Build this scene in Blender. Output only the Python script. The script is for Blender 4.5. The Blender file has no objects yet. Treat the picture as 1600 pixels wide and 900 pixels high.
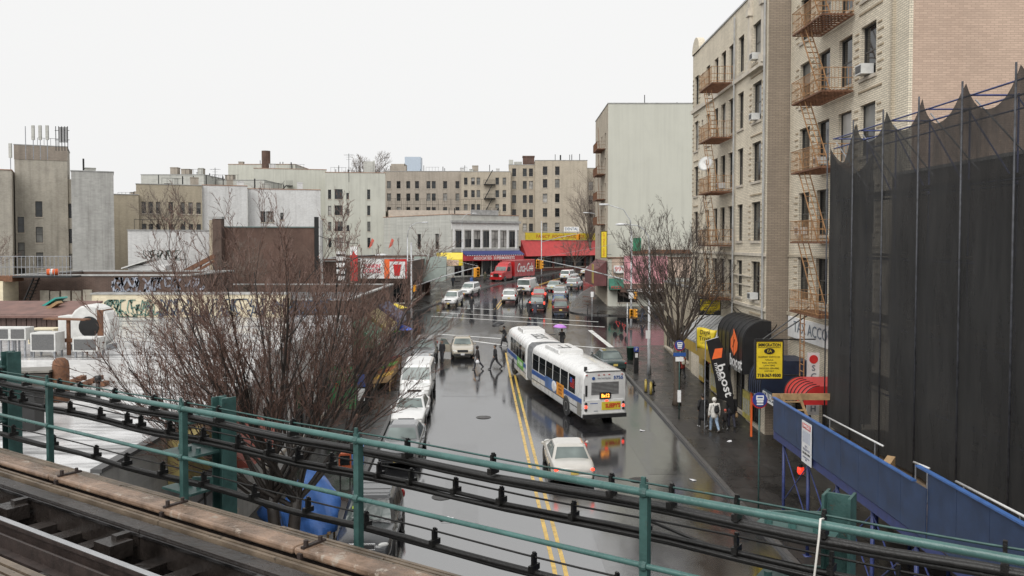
import bpy, math, random
import numpy as np
from mathutils import Vector, Matrix, Euler
R = math.radians
rnd = random.Random(7)
scn = bpy.context.scene
COL = scn.collection
# ---------------------------------------------------------------- camera
CAMZ, FPX, PITCH, PY0 = 10.3, 1300.0, R(1.862), 420.0
cd = bpy.data.cameras.new('camera'); cam = bpy.data.objects.new('camera', cd); COL.objects.link(cam)
cam.location = (0, 0, CAMZ); cam.rotation_euler = (R(90) - PITCH, 0, 0)
cd.sensor_width = 36; cd.lens = FPX / 1600 * 36; cd.shift_y = -(450 - PY0) / 1600; cd.clip_start = .1; cd.clip_end = 3000
scn.camera = cam
# ---------------------------------------------------------------- sky, sun, exposure
w = bpy.data.worlds.new('World'); scn.world = w; w.use_nodes = True
nt = w.node_tree; nt.nodes.clear()
sky = nt.nodes.new('ShaderNodeTexSky'); sky.sky_type = 'NISHITA'; sky.sun_disc = False
sky.sun_elevation = R(48); sky.sun_rotation = R(205); sky.dust_density = 6; sky.air_density = 1.5
hs = nt.nodes.new('ShaderNodeHueSaturation'); hs.inputs['Saturation'].default_value = .08; hs.inputs['Value'].default_value = .06
mx = nt.nodes.new('ShaderNodeMix'); mx.data_type = 'RGBA'; mx.inputs[0].default_value = .9
mx.inputs[7].default_value = (.585, .585, .583, 1)
bg = nt.nodes.new('ShaderNodeBackground'); out = nt.nodes.new('ShaderNodeOutputWorld')
nt.links.new(sky.outputs[0], hs.inputs['Color']); nt.links.new(hs.outputs[0], mx.inputs[6])
nt.links.new(mx.outputs[2], bg.inputs[0]); nt.links.new(bg.outputs[0], out.inputs[0])
bg.inputs[1].default_value = 1.0
sd = bpy.data.lights.new('sun', 'SUN'); sun = bpy.data.objects.new('sun', sd); COL.objects.link(sun)
sd.energy = 1.5; sd.angle = R(50); sd.color = (1, .98, .95)
sun.rotation_euler = (R(42), 0, R(-25))
scn.view_settings.view_transform = 'Standard'; scn.view_settings.look = 'None'
scn.view_settings.exposure = 0.75; scn.view_settings.gamma = 1
scn.render.engine = 'CYCLES'
scn.cycles.use_denoising = True; scn.cycles.max_bounces = 6; scn.cycles.diffuse_bounces = 3; scn.cycles.glossy_bounces = 3
scn.cycles.transparent_max_bounces = 12; scn.cycles.caustics_reflective = False; scn.cycles.caustics_refractive = False
scn.cycles.sample_clamp_indirect = 4

# ---------------------------------------------------------------- geometry of the place
_KY = [-60, 25, 33, 45, 67, 92, 115, 136, 170, 220, 320, 600]
_KZ = [0, 0, .05, .4, .95, 2.1, 3.0, 3.8, 4.9, 6.2, 8.0, 11]
_ys = np.arange(-80, 620, 1.0); _zs = np.interp(_ys, _KY, _KZ)
_zs = np.convolve(np.pad(_zs, 6, 'edge'), np.ones(13) / 13, 'valid')
def zg(y): return float(np.interp(y, _ys, _zs))
_cp, _sp = math.cos(PITCH), math.sin(PITCH)
def ray(px, py):
    a = (px - 800) / FPX; b = (PY0 - py) / FPX
    return Vector((a, _cp + b * _sp, -_sp + b * _cp))
def P(px, py, Y):                      # point of the place seen at that pixel, Y metres ahead
    d = ray(px, py); return Vector((0, 0, CAMZ)) + d * (Y / d.y)
def G(px, py, h=0.0):                  # ground point (raised by h) seen at that pixel
    d = ray(px, py); lo, hi = 3.0, 500.0
    for _ in range(50):
        m = (lo + hi) / 2
        if CAMZ + d.z / d.y * m > zg(m) + h: lo = m
        else: hi = m
    p = P(px, py, lo); p.z = zg(lo) + h
    return p
def X_r(y): return 8.9 - .026 * (y - 28)
def X_l(y): return -5.85 - .04 * (y - 24)
SW = .13                               # kerb height

# ---------------------------------------------------------------- materials
MATS = {}
def _new(name):
    m = bpy.data.materials.new(name); m.use_nodes = True
    return m, m.node_tree, m.node_tree.nodes['Principled BSDF']
def L(nt, a, b): nt.links.new(a, b)
def rgb(c): return (*c, 1) if len(c) == 3 else c
def _noise(nt, scale, detail=4, vec=None, rough=.6):
    n = nt.nodes.new('ShaderNodeTexNoise'); n.inputs['Scale'].default_value = scale
    n.inputs['Detail'].default_value = detail; n.inputs['Roughness'].default_value = rough
    if vec is not None: L(nt, vec, n.inputs['Vector'])
    return n
def _coord(nt, scale=(1, 1, 1), world=True):
    if world:
        g = nt.nodes.new('ShaderNodeNewGeometry'); o = g.outputs['Position']
    else:
        g = nt.nodes.new('ShaderNodeTexCoord'); o = g.outputs['Object']
    mp = nt.nodes.new('ShaderNodeMapping'); mp.inputs['Scale'].default_value = scale; L(nt, o, mp.inputs['Vector'])
    return mp.outputs[0]
def _ramp(nt, fac, stops):
    r = nt.nodes.new('ShaderNodeValToRGB'); L(nt, fac, r.inputs[0])
    e = r.color_ramp.elements
    while len(e) < len(stops): e.new(.5)
    for i, (p, c) in enumerate(stops): e[i].position = p; e[i].color = rgb(c) if not isinstance(c, (int, float)) else (c, c, c, 1)
    return r
def _mix(nt, mode, fac, a, b):
    m = nt.nodes.new('ShaderNodeMix'); m.data_type = 'RGBA'; m.blend_type = mode
    for s, v in ((0, fac), (6, a), (7, b)):
        if hasattr(v, 'is_output') or hasattr(v, 'links'): L(nt, v, m.inputs[s])
        elif s == 0: m.inputs[0].default_value = v
        else: m.inputs[s].default_value = rgb(v)
    return m.outputs[2]
def mat(name, col, rough=.6, var=.18, scale=3.0, metal=0, bump=0, coat=0, spec=.5, world=True, stretch=(1, 1, 1), emit=None, bscale=None, spots=None):
    if name in MATS: return MATS[name]
    m, nt, b = _new(name); MATS[name] = m
    b.inputs['Roughness'].default_value = rough; b.inputs['Metallic'].default_value = metal
    b.inputs['Coat Weight'].default_value = coat; b.inputs['Coat Roughness'].default_value = .05
    b.inputs['Specular IOR Level'].default_value = spec
    v = _coord(nt, stretch, world)
    if var > 0:
        n = _noise(nt, scale, 5, v)
        c0 = tuple(max(0, x * (1 - var)) for x in col); c1 = tuple(min(1, x * (1 + var)) for x in col)
        L(nt, _ramp(nt, n.outputs['Fac'], [(.3, c0), (.7, c1)]).outputs[0], b.inputs['Base Color'])
        rr = nt.nodes.new('ShaderNodeMapRange'); L(nt, n.outputs['Fac'], rr.inputs[0])
        rr.inputs[3].default_value = max(.02, rough - .12); rr.inputs[4].default_value = min(1, rough + .12); L(nt, rr.outputs[0], b.inputs['Roughness'])
    else: b.inputs['Base Color'].default_value = rgb(col)
    if spots and var > 0:                     # (colour, scale, threshold): chips, rust or grime with edges of their own
        src = b.inputs['Base Color'].links[0].from_socket; ns = _noise(nt, spots[1], 8, v, .75)
        L(nt, _mix(nt, 'MIX', _ramp(nt, ns.outputs['Fac'], [(spots[2], 0.0), (spots[2] + .04, 1.0)]).outputs[0], src, spots[0]), b.inputs['Base Color'])
    if bump:
        n2 = _noise(nt, bscale or scale * 6, 4, v); bp = nt.nodes.new('ShaderNodeBump'); bp.inputs['Strength'].default_value = bump
        bp.inputs['Distance'].default_value = .02; L(nt, n2.outputs['Fac'], bp.inputs['Height']); L(nt, bp.outputs[0], b.inputs['Normal'])
    if emit:
        b.inputs['Emission Color'].default_value = rgb(emit[:3]); b.inputs['Emission Strength'].default_value = emit[3]
    return m
def wallmat(name, col, brick=None, mortar=.55, var=.14, streak=.35, blotch=.25, grime=(.10, .09, .08), rough=.85, bcol=None):
    """masonry or render: blotches, rain streaks, optional brick courses"""
    if name in MATS: return MATS[name]
    m, nt, b = _new(name); MATS[name] = m
    b.inputs['Roughness'].default_value = rough; b.inputs['Specular IOR Level'].default_value = .3
    g = nt.nodes.new('ShaderNodeNewGeometry'); pos = g.outputs['Position']
    def mp(s):
        k = nt.nodes.new('ShaderNodeMapping'); k.inputs['Scale'].default_value = s; L(nt, pos, k.inputs['Vector']); return k.outputs[0]
    n1 = _noise(nt, .35, 6, mp((1, 1, 1)), .65)
    lo = tuple(x * (1 - var) for x in col); hi = tuple(min(1, x * (1 + var)) for x in col)
    c = _ramp(nt, n1.outputs['Fac'], [(.3, lo), (.7, hi)]).outputs[0]
    if brick:
        sx = nt.nodes.new('ShaderNodeSeparateXYZ'); L(nt, pos, sx.inputs[0])
        ad = nt.nodes.new('ShaderNodeMath'); ad.operation = 'ADD'; L(nt, sx.outputs[0], ad.inputs[0]); L(nt, sx.outputs[1], ad.inputs[1])
        cb = nt.nodes.new('ShaderNodeCombineXYZ'); L(nt, ad.outputs[0], cb.inputs[0]); L(nt, sx.outputs[2], cb.inputs[1])
        bt = nt.nodes.new('ShaderNodeTexBrick'); L(nt, cb.outputs[0], bt.inputs['Vector']); bt.inputs['Scale'].default_value = 1
        bt.inputs['Brick Width'].default_value = brick[0]; bt.inputs['Row Height'].default_value = brick[1]; bt.inputs['Mortar Size'].default_value = brick[1] * .12
        bt.inputs['Color1'].default_value = (1, 1, 1, 1); bt.inputs['Color2'].default_value = (.84, .84, .84, 1); bt.inputs['Mortar'].default_value = (mortar,) * 3 + (1,)
        c = _mix(nt, 'MULTIPLY', 1, c, bt.outputs['Color'])
        bp = nt.nodes.new('ShaderNodeBump'); bp.inputs['Strength'].default_value = .5; bp.inputs['Distance'].default_value = .01; bp.invert = True
        L(nt, bt.outputs['Fac'], bp.inputs['Height']); L(nt, bp.outputs[0], b.inputs['Normal'])
    if streak:
        n2 = _noise(nt, 1, 5, mp((2.2, 2.2, .09)), .6)
        f = _ramp(nt, n2.outputs['Fac'], [(.46, 0.0), (.75, streak)]).outputs[0]
        c = _mix(nt, 'MIX', f, c, grime)
    if blotch:
        n3 = _noise(nt, .9, 7, mp((1, 1, .6)), .7)
        f = _ramp(nt, n3.outputs['Fac'], [(.5, 0.0), (.78, blotch)]).outputs[0]
        c = _mix(nt, 'MIX', f, c, bcol or grime)
    L(nt, c, b.inputs['Base Color'])
    return m
def glassmat(name, col, rough=.06):
    if name in MATS: return MATS[name]
    m, nt, b = _new(name); MATS[name] = m
    n = _noise(nt, .8, 2, _coord(nt)); c = _ramp(nt, n.outputs['Fac'], [(.35, tuple(x * .6 for x in col)), (.7, tuple(min(1, x * 1.4) for x in col))])
    L(nt, c.outputs[0], b.inputs['Base Color']); b.inputs['Roughness'].default_value = rough; b.inputs['IOR'].default_value = 1.5
    return m
def wetmat(name, dry, wet, r0=.05, r1=.38, scale=.25, bump=.12, ior=1.6, thr=(.35, .65), bscale=14, stretch=(1, .55, 1)):
    """pavement under a film of rain: puddled patches are smooth, the rest is rough"""
    if name in MATS: return MATS[name]
    m, nt, b = _new(name); MATS[name] = m
    v = _coord(nt, stretch); n = _noise(nt, scale, 6, v, .6); f = n.outputs['Fac']
    fine = _noise(nt, 30, 3, _coord(nt)); mid = _noise(nt, 2.1, 5, v, .65)
    c = _ramp(nt, f, [(thr[0], wet), (thr[1], dry)]).outputs[0]
    c = _mix(nt, 'MULTIPLY', .5, c, _ramp(nt, fine.outputs['Fac'], [(.3, .45), (.7, 1.3)]).outputs[0])
    c = _mix(nt, 'MULTIPLY', .6, c, _ramp(nt, mid.outputs['Fac'], [(.3, .6), (.7, 1.0)]).outputs[0])
    L(nt, c, b.inputs['Base Color'])
    ad = nt.nodes.new('ShaderNodeMath'); ad.operation = 'MULTIPLY_ADD'; L(nt, mid.outputs['Fac'], ad.inputs[0]); ad.inputs[1].default_value = .35
    sb = nt.nodes.new('ShaderNodeMath'); sb.operation = 'SUBTRACT'; L(nt, f, sb.inputs[0]); sb.inputs[1].default_value = .175; L(nt, sb.outputs[0], ad.inputs[2])
    mr = nt.nodes.new('ShaderNodeMapRange'); L(nt, ad.outputs[0], mr.inputs[0]); mr.inputs[1].default_value = thr[0]; mr.inputs[2].default_value = thr[1]
    mr.inputs[3].default_value = r0; mr.inputs[4].default_value = r1; L(nt, mr.outputs[0], b.inputs['Roughness'])
    b.inputs['IOR'].default_value = ior
    bp = nt.nodes.new('ShaderNodeBump'); bp.inputs['Strength'].default_value = bump; bp.inputs['Distance'].default_value = .01
    n2 = _noise(nt, bscale, 3, _coord(nt)); L(nt, n2.outputs['Fac'], bp.inputs['Height']); L(nt, bp.outputs[0], b.inputs['Normal'])
    return m
def paint(name, col, rough=.22, metal=0):
    return mat(name, col, rough, .06, 2, metal=metal, coat=.6, world=False)

# ---------------------------------------------------------------- mesh builder
class MB:
    def __init__(s): s.v = []; s.f = []; s.m = []
    def add(s, vs, fs, m=0):
        o = len(s.v); s.v += [tuple(v) for v in vs]
        for f in fs: s.f.append(tuple(i + o for i in f)); s.m.append(m)
        return s
    def b(s, x0, x1, y0, y1, z0, z1, m=0):
        return s.add([(x0, y0, z0), (x1, y0, z0), (x1, y1, z0), (x0, y1, z0), (x0, y0, z1), (x1, y0, z1), (x1, y1, z1), (x0, y1, z1)],
                     [(3, 2, 1, 0), (4, 5, 6, 7), (0, 1, 5, 4), (1, 2, 6, 5), (2, 3, 7, 6), (3, 0, 4, 7)], m)
    def obox(s, c, u, v, wv, m=0):     # oriented box, half vectors
        c, u, v, wv = map(Vector, (c, u, v, wv))
        pts = [c + u * i + v * j + wv * k for k in (-1, 1) for i, j in ((-1, -1), (1, -1), (1, 1), (-1, 1))]
        return s.add(pts, [(3, 2, 1, 0), (4, 5, 6, 7), (0, 1, 5, 4), (1, 2, 6, 5), (2, 3, 7, 6), (3, 0, 4, 7)], m)
    def bar(s, p, q, wd, ht, m=0):     # rectangular bar from p to q
        p, q = Vector(p), Vector(q); d = q - p; L_ = d.length or 1e-6; d = d / L_
        up = Vector((0, 0, 1)) if abs(d.z) < .9 else Vector((0, 1, 0))
        a = d.cross(up).normalized(); c = a.cross(d).normalized()
        return s.obox((p + q) / 2, d * (L_ / 2), a * (wd / 2), c * (ht / 2), m)
    def tube(s, pts, r, n=6, m=0, caps=True):
        pts = [Vector(p) for p in pts]; k = len(pts); rs = r if isinstance(r, (list, tuple)) else [r] * k
        d0 = (pts[1] - pts[0]).normalized(); up = Vector((0, 0, 1)) if abs(d0.z) < .95 else Vector((1, 0, 0))
        a = d0.cross(up).normalized(); o = len(s.v)
        for i, p in enumerate(pts):
            d = (pts[min(i + 1, k - 1)] - pts[max(i - 1, 0)]).normalized()
            a = (a - d * a.dot(d)); a = a.normalized() if a.length > 1e-6 else d.orthogonal().normalized(); c = d.cross(a)
            for j in range(n):
                t = 2 * math.pi * j / n; s.v.append(tuple(p + (a * math.cos(t) + c * math.sin(t)) * rs[i]))
        for i in range(k - 1):
            for j in range(n):
                j2 = (j + 1) % n; s.f.append((o + i * n + j, o + i * n + j2, o + (i + 1) * n + j2, o + (i + 1) * n + j)); s.m.append(m)
        if caps:
            s.f.append(tuple(o + j for j in reversed(range(n)))); s.m.append(m)
            s.f.append(tuple(o + (k - 1) * n + j for j in range(n))); s.m.append(m)
        return s
    def cyl(s, x, y, z0, z1, r, n=12, m=0, r2=None): return s.tube([(x, y, z0), (x, y, z1)], [r, r if r2 is None else r2], n, m)
    def lathe(s, prof, c=(0, 0, 0), n=16, m=0, ax='z'):
        o = len(s.v)
        for (r, z) in prof:
            for j in range(n):
                t = 2 * math.pi * j / n; q = (r * math.cos(t), r * math.sin(t), z)
                if ax == 'x': q = (q[2], q[0], q[1])
                if ax == 'y': q = (q[1], q[2], q[0])
                s.v.append((c[0] + q[0], c[1] + q[1], c[2] + q[2]))
        for i in range(len(prof) - 1):
            for j in range(n):
                j2 = (j + 1) % n; s.f.append((o + i * n + j, o + i * n + j2, o + (i + 1) * n + j2, o + (i + 1) * n + j)); s.m.append(m)
        s.f.append(tuple(o + j for j in reversed(range(n)))); s.m.append(m)
        s.f.append(tuple(o + (len(prof) - 1) * n + j for j in range(n))); s.m.append(m)
        return s
    def quad(s, a, b_, c, d, m=0): return s.add([a, b_, c, d], [(0, 1, 2, 3)], m)
    def prism(s, poly, y0, y1, m=0, plane='xz'):   # extrude polygon (x,z) along y; 'yz': (y,z) along x; 'xy': along z
        n = len(poly)
        def q(p, t): return (p[0], t, p[1]) if plane == 'xz' else ((t, p[0], p[1]) if plane == 'yz' else (p[0], p[1], t))
        vs = [q(p, y0) for p in poly] + [q(p, y1) for p in poly]
        fs = [tuple(range(n)), tuple(reversed(range(n, 2 * n)))] + [(i, n + i, n + (i + 1) % n, (i + 1) % n) for i in range(n)]
        return s.add(vs, fs, m)
    def loft(s, secs, m=0, caps=True):
        n = len(secs[0]); o = len(s.v)
        for q in secs: s.v += [tuple(p) for p in q]
        for i in range(len(secs) - 1):
            for j in range(n):
                j2 = (j + 1) % n; s.f.append((o + i * n + j, o + i * n + j2, o + (i + 1) * n + j2, o + (i + 1) * n + j)); s.m.append(m)
        if caps:
            s.f.append(tuple(o + j for j in reversed(range(n)))); s.m.append(m)
            s.f.append(tuple(o + (len(secs) - 1) * n + j for j in range(n))); s.m.append(m)
        return s
    def mesh(s, name, mats, smooth=False):
        me = bpy.data.meshes.new(name); me.from_pydata(s.v, [], s.f)
        for k in (mats if isinstance(mats, (list, tuple)) else [mats]): me.materials.append(k)
        if any(s.m): me.polygons.foreach_set('material_index', s.m)
        if smooth: me.polygons.foreach_set('use_smooth', [True] * len(s.f))
        me.update(); return me
    def build(s, name, mats, parent=None, smooth=False, loc=(0, 0, 0), rot=None):
        return put(name, s.mesh(name, mats, smooth), parent, loc, rot)
def put(name, me, parent=None, loc=(0, 0, 0), rot=None):
    o = bpy.data.objects.new(name, me); COL.objects.link(o); o.location = loc
    if rot is not None: o.rotation_euler = rot
    if parent is not None: o.parent = parent
    return o
def fixnormals(o):
    import bmesh
    bm = bmesh.new(); bm.from_mesh(o.data); bmesh.ops.recalc_face_normals(bm, faces=bm.faces); bm.to_mesh(o.data); bm.free()
def tag(o, label, cat, group=None):
    o['label'] = label; o['category'] = cat
    if group: o['group'] = group
    return o
def thing(name, label, cat, loc=(0, 0, 0), rz=0, group=None):
    o = bpy.data.objects.new(name, None); COL.objects.link(o); o.empty_display_size = .2
    o.location = loc; o.rotation_euler = (0, 0, rz); return tag(o, label, cat, group)
def kind(o, k): o['kind'] = k; return o
def kids(o): return [c for c in COL.objects if c.parent == o]
def copy_tree(o, parent=None, kmap=None):
    c = o.copy(); COL.objects.link(c); c.parent = parent
    for ch in o.children: copy_tree(ch, c)
    return c
def place(o, loc, rz=None):
    o.location = loc
    if rz is not None: o.rotation_euler = (0, 0, rz)
    return o
def subs(o, lv=1, bev=None):
    if bev:
        m = o.modifiers.new('b', 'BEVEL'); m.width = bev; m.segments = 2; m.limit_method = 'ANGLE'; m.angle_limit = R(40)
    if lv:
        m = o.modifiers.new('s', 'SUBSURF'); m.levels = lv; m.render_levels = lv
    return o
_tc = {}
def text(s, size, m, parent, loc, rot=(R(90), 0, 0), name='lettering', shear=0, sx=1.0, align='CENTER', bold=0.0, ext=.004, fit=None):
    c = bpy.data.curves.new('t', 'FONT'); c.body = s; c.size = size; c.align_x = align; c.align_y = 'CENTER'
    c.extrude = ext; c.shear = shear; c.offset = bold; c.resolution_u = 2; c.space_line = .95
    o = bpy.data.objects.new('t', c); COL.objects.link(o)
    me = bpy.data.meshes.new_from_object(o); bpy.data.objects.remove(o); bpy.data.curves.remove(c)
    me.materials.clear(); me.materials.append(m); me.name = name
    if fit and len(me.vertices):
        xs = [v.co.x for v in me.vertices]; sx = fit / max(.01, max(xs) - min(xs))
    q = put(name, me, parent, loc, rot); q.scale = (sx, 1, 1)
    return q
# ================================================================ ground, road, pavements
M_asph = wetmat('wet_asphalt', (.030, .030, .032), (.020, .020, .022), .02, .24, .16, .09, 4.4, (.34, .72), 22)
M_walk = wetmat('wet_concrete', (.06, .058, .055), (.03, .029, .028), .12, .5, .5, .15, 1.45)
M_slab = wetmat('wet_paving', (.055, .051, .048), (.027, .026, .025), .14, .5, .6, .2, 1.42)
M_kerb = mat('kerb_steel', (.085, .082, .08), .4, .3, 4)
M_earth = mat('ground_dark', (.06, .058, .055), .8, .3, .3)
M_yel = mat('yellow_marking', (.55, .36, .07), .3, .35, 3)
M_wht = mat('white_marking', (.62, .62, .60), .3, .3, 2.5)
def sheet(name, ys, xl, xr, dz, m, nx=1, sides=0):
    mb = MB(); vs = []; n = nx + 1
    for y in ys:
        for i in range(n):
            x = xl(y) + (xr(y) - xl(y)) * i / nx; vs.append((x, y, zg(y) + dz))
    fs = [(j * n + i, j * n + i + 1, (j + 1) * n + i + 1, (j + 1) * n + i) for j in range(len(ys) - 1) for i in range(nx)]
    mb.add(vs, fs)
    if sides:
        for i in (0, nx):
            for j in range(len(ys) - 1):
                a, b_ = vs[j * n + i], vs[(j + 1) * n + i]
                mb.quad(a, b_, (b_[0], b_[1], b_[2] - sides), (a[0], a[1], a[2] - sides))
        for j in (0, len(ys) - 1):
            a, b_ = vs[j * n], vs[j * n + nx]
            mb.quad(a, b_, (b_[0], b_[1], b_[2] - sides), (a[0], a[1], a[2] - sides))
    return kind(mb.build(name, m), 'structure')
def fr(a, b_, st): return list(np.arange(a, b_ + 1e-6, st))
sheet('ground', fr(-60, 600, 6) , lambda y: -1500, lambda y: 1500, -.02, M_earth, 4)
sheet('road', fr(-40, 330, 2), lambda y: -70, lambda y: 90, 0, M_asph, 6)
def rc(y, ye, r, s):   # corner rounding: how far the kerb recedes near its end ye
    t = max(0, min(1, (r - abs(ye - y)) / r)); return r * (1 - math.sqrt(max(0, 1 - t * t)))
Y0 = fr(-30, 68, 2) + fr(68.5, 72, .35)
sw_r = sheet('sidewalk_right', Y0, lambda y: X_r(y) + rc(y, 72, 4, 1), lambda y: 60, SW, M_walk, 1, SW)
sw_l = sheet('sidewalk_left', Y0, lambda y: -60, lambda y: X_l(y) - rc(y, 72, 4, 1), SW, M_walk, 1, SW)
_fl = ([93, 97, 104, 119, 128, 145, 170, 200, 300], [-13, -10.6, -9.1, -5.3, -3.1, 3.5, 14, 30, 90])
_fr = ([92, 94.5, 105, 119, 138, 165, 195, 300], [6.7, 6.5, 7.6, 10.2, 16, 27, 44, 110])
def XFL(y): return float(np.interp(y, *_fl))
def XFR(y): return float(np.interp(y, *_fr))
Y1 = fr(93, 97, .4) + fr(98, 300, 3)
sw_fl = sheet('pavement_far_left', Y1, lambda y: -90, lambda y: XFL(y) - rc(y, 93, 4, 1), SW, M_walk, 1, SW)
sw_fr = sheet('pavement_far_right', fr(92, 96, .4) + fr(97, 300, 3), lambda y: XFR(y) + rc(y, 92, 4, 1), lambda y: 140, SW, M_walk, 1, SW)
def kerb(name, ys, fx, wd):
    mb = MB(); 
    for a, b_ in zip(ys[:-1], ys[1:]):
        for q0, q1, h, ww in ((0, wd, SW + .006, 0),):
            xa, xb = fx(a), fx(b_); za, zb = zg(a), zg(b_)
            mb.add([(xa - .01 * np.sign(wd), a, za - .05), (xa + wd, a, za - .05), (xa + wd, a, za + h), (xa - .01 * np.sign(wd), a, za + h),
                    (xb - .01 * np.sign(wd), b_, zb - .05), (xb + wd, b_, zb - .05), (xb + wd, b_, zb + h), (xb - .01 * np.sign(wd), b_, zb + h)],
                   [(0, 1, 2, 3), (7, 6, 5, 4), (3, 2, 6, 7), (0, 3, 7, 4), (1, 5, 6, 2)])
    return kind(mb.build(name, M_kerb), 'structure')
kerb('kerb_right', Y0, lambda y: X_r(y) + rc(y, 72, 4, 1), .16)
kerb('kerb_left', Y0, lambda y: X_l(y) - rc(y, 72, 4, 1), -.16)
kerb('kerb_far_left', Y1, lambda y: XFL(y) - rc(y, 93, 4, 1), -.16)
kerb('kerb_far_right', fr(92, 96, .4) + fr(97, 200, 3), lambda y: XFR(y) + rc(y, 92, 4, 1), .16)
# paving slabs of the near right pavement, each one a stone with its own height
y = 13.0
while y < 70:
    for c in range(3):
        x0 = X_r(y) + .18 + c * 1.22; dz = SW + rnd.uniform(.006, .014); t = rnd.uniform(-.003, .003)
        a, b_ = y + .012, y + 1.47; x1 = x0 + 1.205
        mb = MB(); mb.add([(x0, a, zg(a)), (x1, a, zg(a)), (x1, b_, zg(b_)), (x0, b_, zg(b_)),
                           (x0, a, zg(a) + dz), (x1, a, zg(a) + dz + t), (x1, b_, zg(b_) + dz), (x0, b_, zg(b_) + dz - t)],
                          [(3, 2, 1, 0), (4, 5, 6, 7), (0, 1, 5, 4), (1, 2, 6, 5), (2, 3, 7, 6), (3, 0, 4, 7)])
        mb.build('paving_slab', M_slab, sw_r)
    y += 1.485
# markings: each stripe is a sheet 5 mm above the asphalt
def stripe(name, pts, wd, m, dz=.005):
    mb = MB(); vs = []
    pp = []
    for (x0, y0), (x1, y1) in zip(pts[:-1], pts[1:]):
        n = max(1, int(math.hypot(x1 - x0, y1 - y0) / 2)); pp += [(x0 + (x1 - x0) * i / n, y0 + (y1 - y0) * i / n) for i in range(n)]
    pp.append(pts[-1])
    for i, (x, yy) in enumerate(pp):
        a = pp[max(0, i - 1)]; b_ = pp[min(len(pp) - 1, i + 1)]; d = Vector((b_[0] - a[0], b_[1] - a[1])).normalized()
        for s_ in (-1, 1): vs.append((x - d.y * s_ * wd / 2, yy + d.x * s_ * wd / 2, zg(yy + d.x * s_ * wd / 2) + dz))
    mb.add(vs, [(2 * i, 2 * i + 1, 2 * i + 3, 2 * i + 2) for i in range(len(pp) - 1)])
    return kind(mb.build(name, m), 'structure')
def g2(px, py): q = G(px, py); return (q.x, q.y)
for s_ in (-.17, .17):
    stripe('lane_marking_yellow', [(1.9 + s_, 8), (1.49 + s_, 26), (.85 + s_, 40), (.2 + s_, 55), (-.35 + s_, 69)], .14, M_yel)
    stripe('lane_marking_yellow', [(-1.9 + s_, 98), (-1.2 + s_, 108), (2.0 + s_, 122), (7.2 + s_, 140), (18 + s_, 166)], .14, M_yel)
for a, b_ in (((684, 522), (782, 529)), ((725, 531), (793, 540)), ((714, 481), (773, 484)), ((684, 488), (935, 503)), ((674, 494), (945, 511)), ((893, 540), (952, 545))):
    stripe('crosswalk_marking', [g2(*a), g2(*b_)], .28, M_wht)
stripe('crosswalk_marking', [g2(922, 516), g2(957, 544)], .45, M_wht)
# repairs in the asphalt and iron covers
M_patch = wetmat('asphalt_patch', (.022, .022, .024), (.014, .014, .015), .04, .26, .4, .10, 4.2, (.3, .7), 20)
def patch(x0, x1, y0, y1, sk=.0):
    mb = MB(); n = max(1, int((y1 - y0) / 2)); vs = []
    for i in range(n + 1):
        y = y0 + (y1 - y0) * i / n
        for x in (x0 + sk * i / n, x1 + sk * i / n): vs.append((x + .03 * math.sin(y * 3.1 + x), y, zg(y) + .0035))
    mb.add(vs, [(2 * i, 2 * i + 1, 2 * i + 3, 2 * i + 2) for i in range(n)]); return kind(mb.build('road_patch', M_patch), 'structure')
patch(4.6, 7.9, 24, 33, -.3); patch(-2.6, -1.2, 30, 41, -.5); patch(6.0, 7.6, 36, 46, -.3); patch(-3.0, .2, 73, 79); patch(2.4, 6.0, 72, 84); patch(-4.4, -1.6, 52, 57, -.2); patch(3.2, 4.2, 12, 30, -.4)
M_iron = mat('cast_iron', (.035, .033, .032), .3, .4, 30, bump=.6)
for (x, y) in ((5.4, 35.2), (-1.6, 46.5), (3.8, 79), (-2.8, 33.0), (.8, 88)):
    mb = MB(); mb.lathe([(.01, .0), (.40, .0), (.42, .004), (.01, .007)], n=24); kind(mb.build('manhole_cover', M_iron, None, False, (x, y, zg(y) + .006)), 'structure')
# ================================================================ buildings
M_tan = wallmat('tan_brick', (.56, .49, .38), (.30, .085), .5, .10, .22, .12, (.22, .18, .13))
M_tan2 = wallmat('tan_brick_cream', (.78, .70, .56), (.30, .085), .45, .08, .18, .10, (.25, .20, .14))
M_taupe = wallmat('taupe_brick', (.34, .28, .22), (.30, .085), .55, .10, .2, .1)
M_pink = wallmat('pink_brick', (.55, .41, .32), (.28, .08), .72, .08, .15, .10, (.35, .24, .18))
M_pale = wallmat('pale_green_render', (.53, .53, .465), None, .9, .03, .12, .06)
M_stone = mat('limestone_trim', (.55, .50, .42), .8, .2, 2)
M_cream = wallmat('cream_render', (.72, .64, .47), (.4, .2), .9, .05, .15, .08)
M_gtan = wallmat('old_tan_render', (.47, .435, .37), (.3, .085), .85, .14, .4, .4)
M_cement = wallmat('cement_render', (.46, .455, .43), (.6, .2), .92, .1, .45, .3, (.12, .11, .10))
M_ytan = wallmat('yellow_tan_brick', (.47, .41, .31), (.3, .085), .7, .08, .25, .15)
M_wbrick = wallmat('white_painted_brick', (.72, .72, .71), (.3, .085), .9, .05, .35, .35, (.28, .27, .26))
M_sage = wallmat('sage_grey_render', (.52, .52, .46), None, var=.06, streak=.2, blotch=.12)
M_fartan = wallmat('far_tan_brick', (.50, .44, .35), (.3, .085), .8, .10, .25, .2)
M_farbrn = wallmat('far_taupe_brick', (.43, .38, .32), (.3, .085), .8, .10, .3, .2)
M_lgrey = wallmat('light_grey_render', (.52, .52, .48), (.9, .3), .96, .05, .2, .12)
M_rbrick = wallmat('red_brick', (.125, .078, .062), (.26, .08), 1.35, .35, .4, .4, (.05, .04, .036), bcol=(.20, .15, .12))
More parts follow.
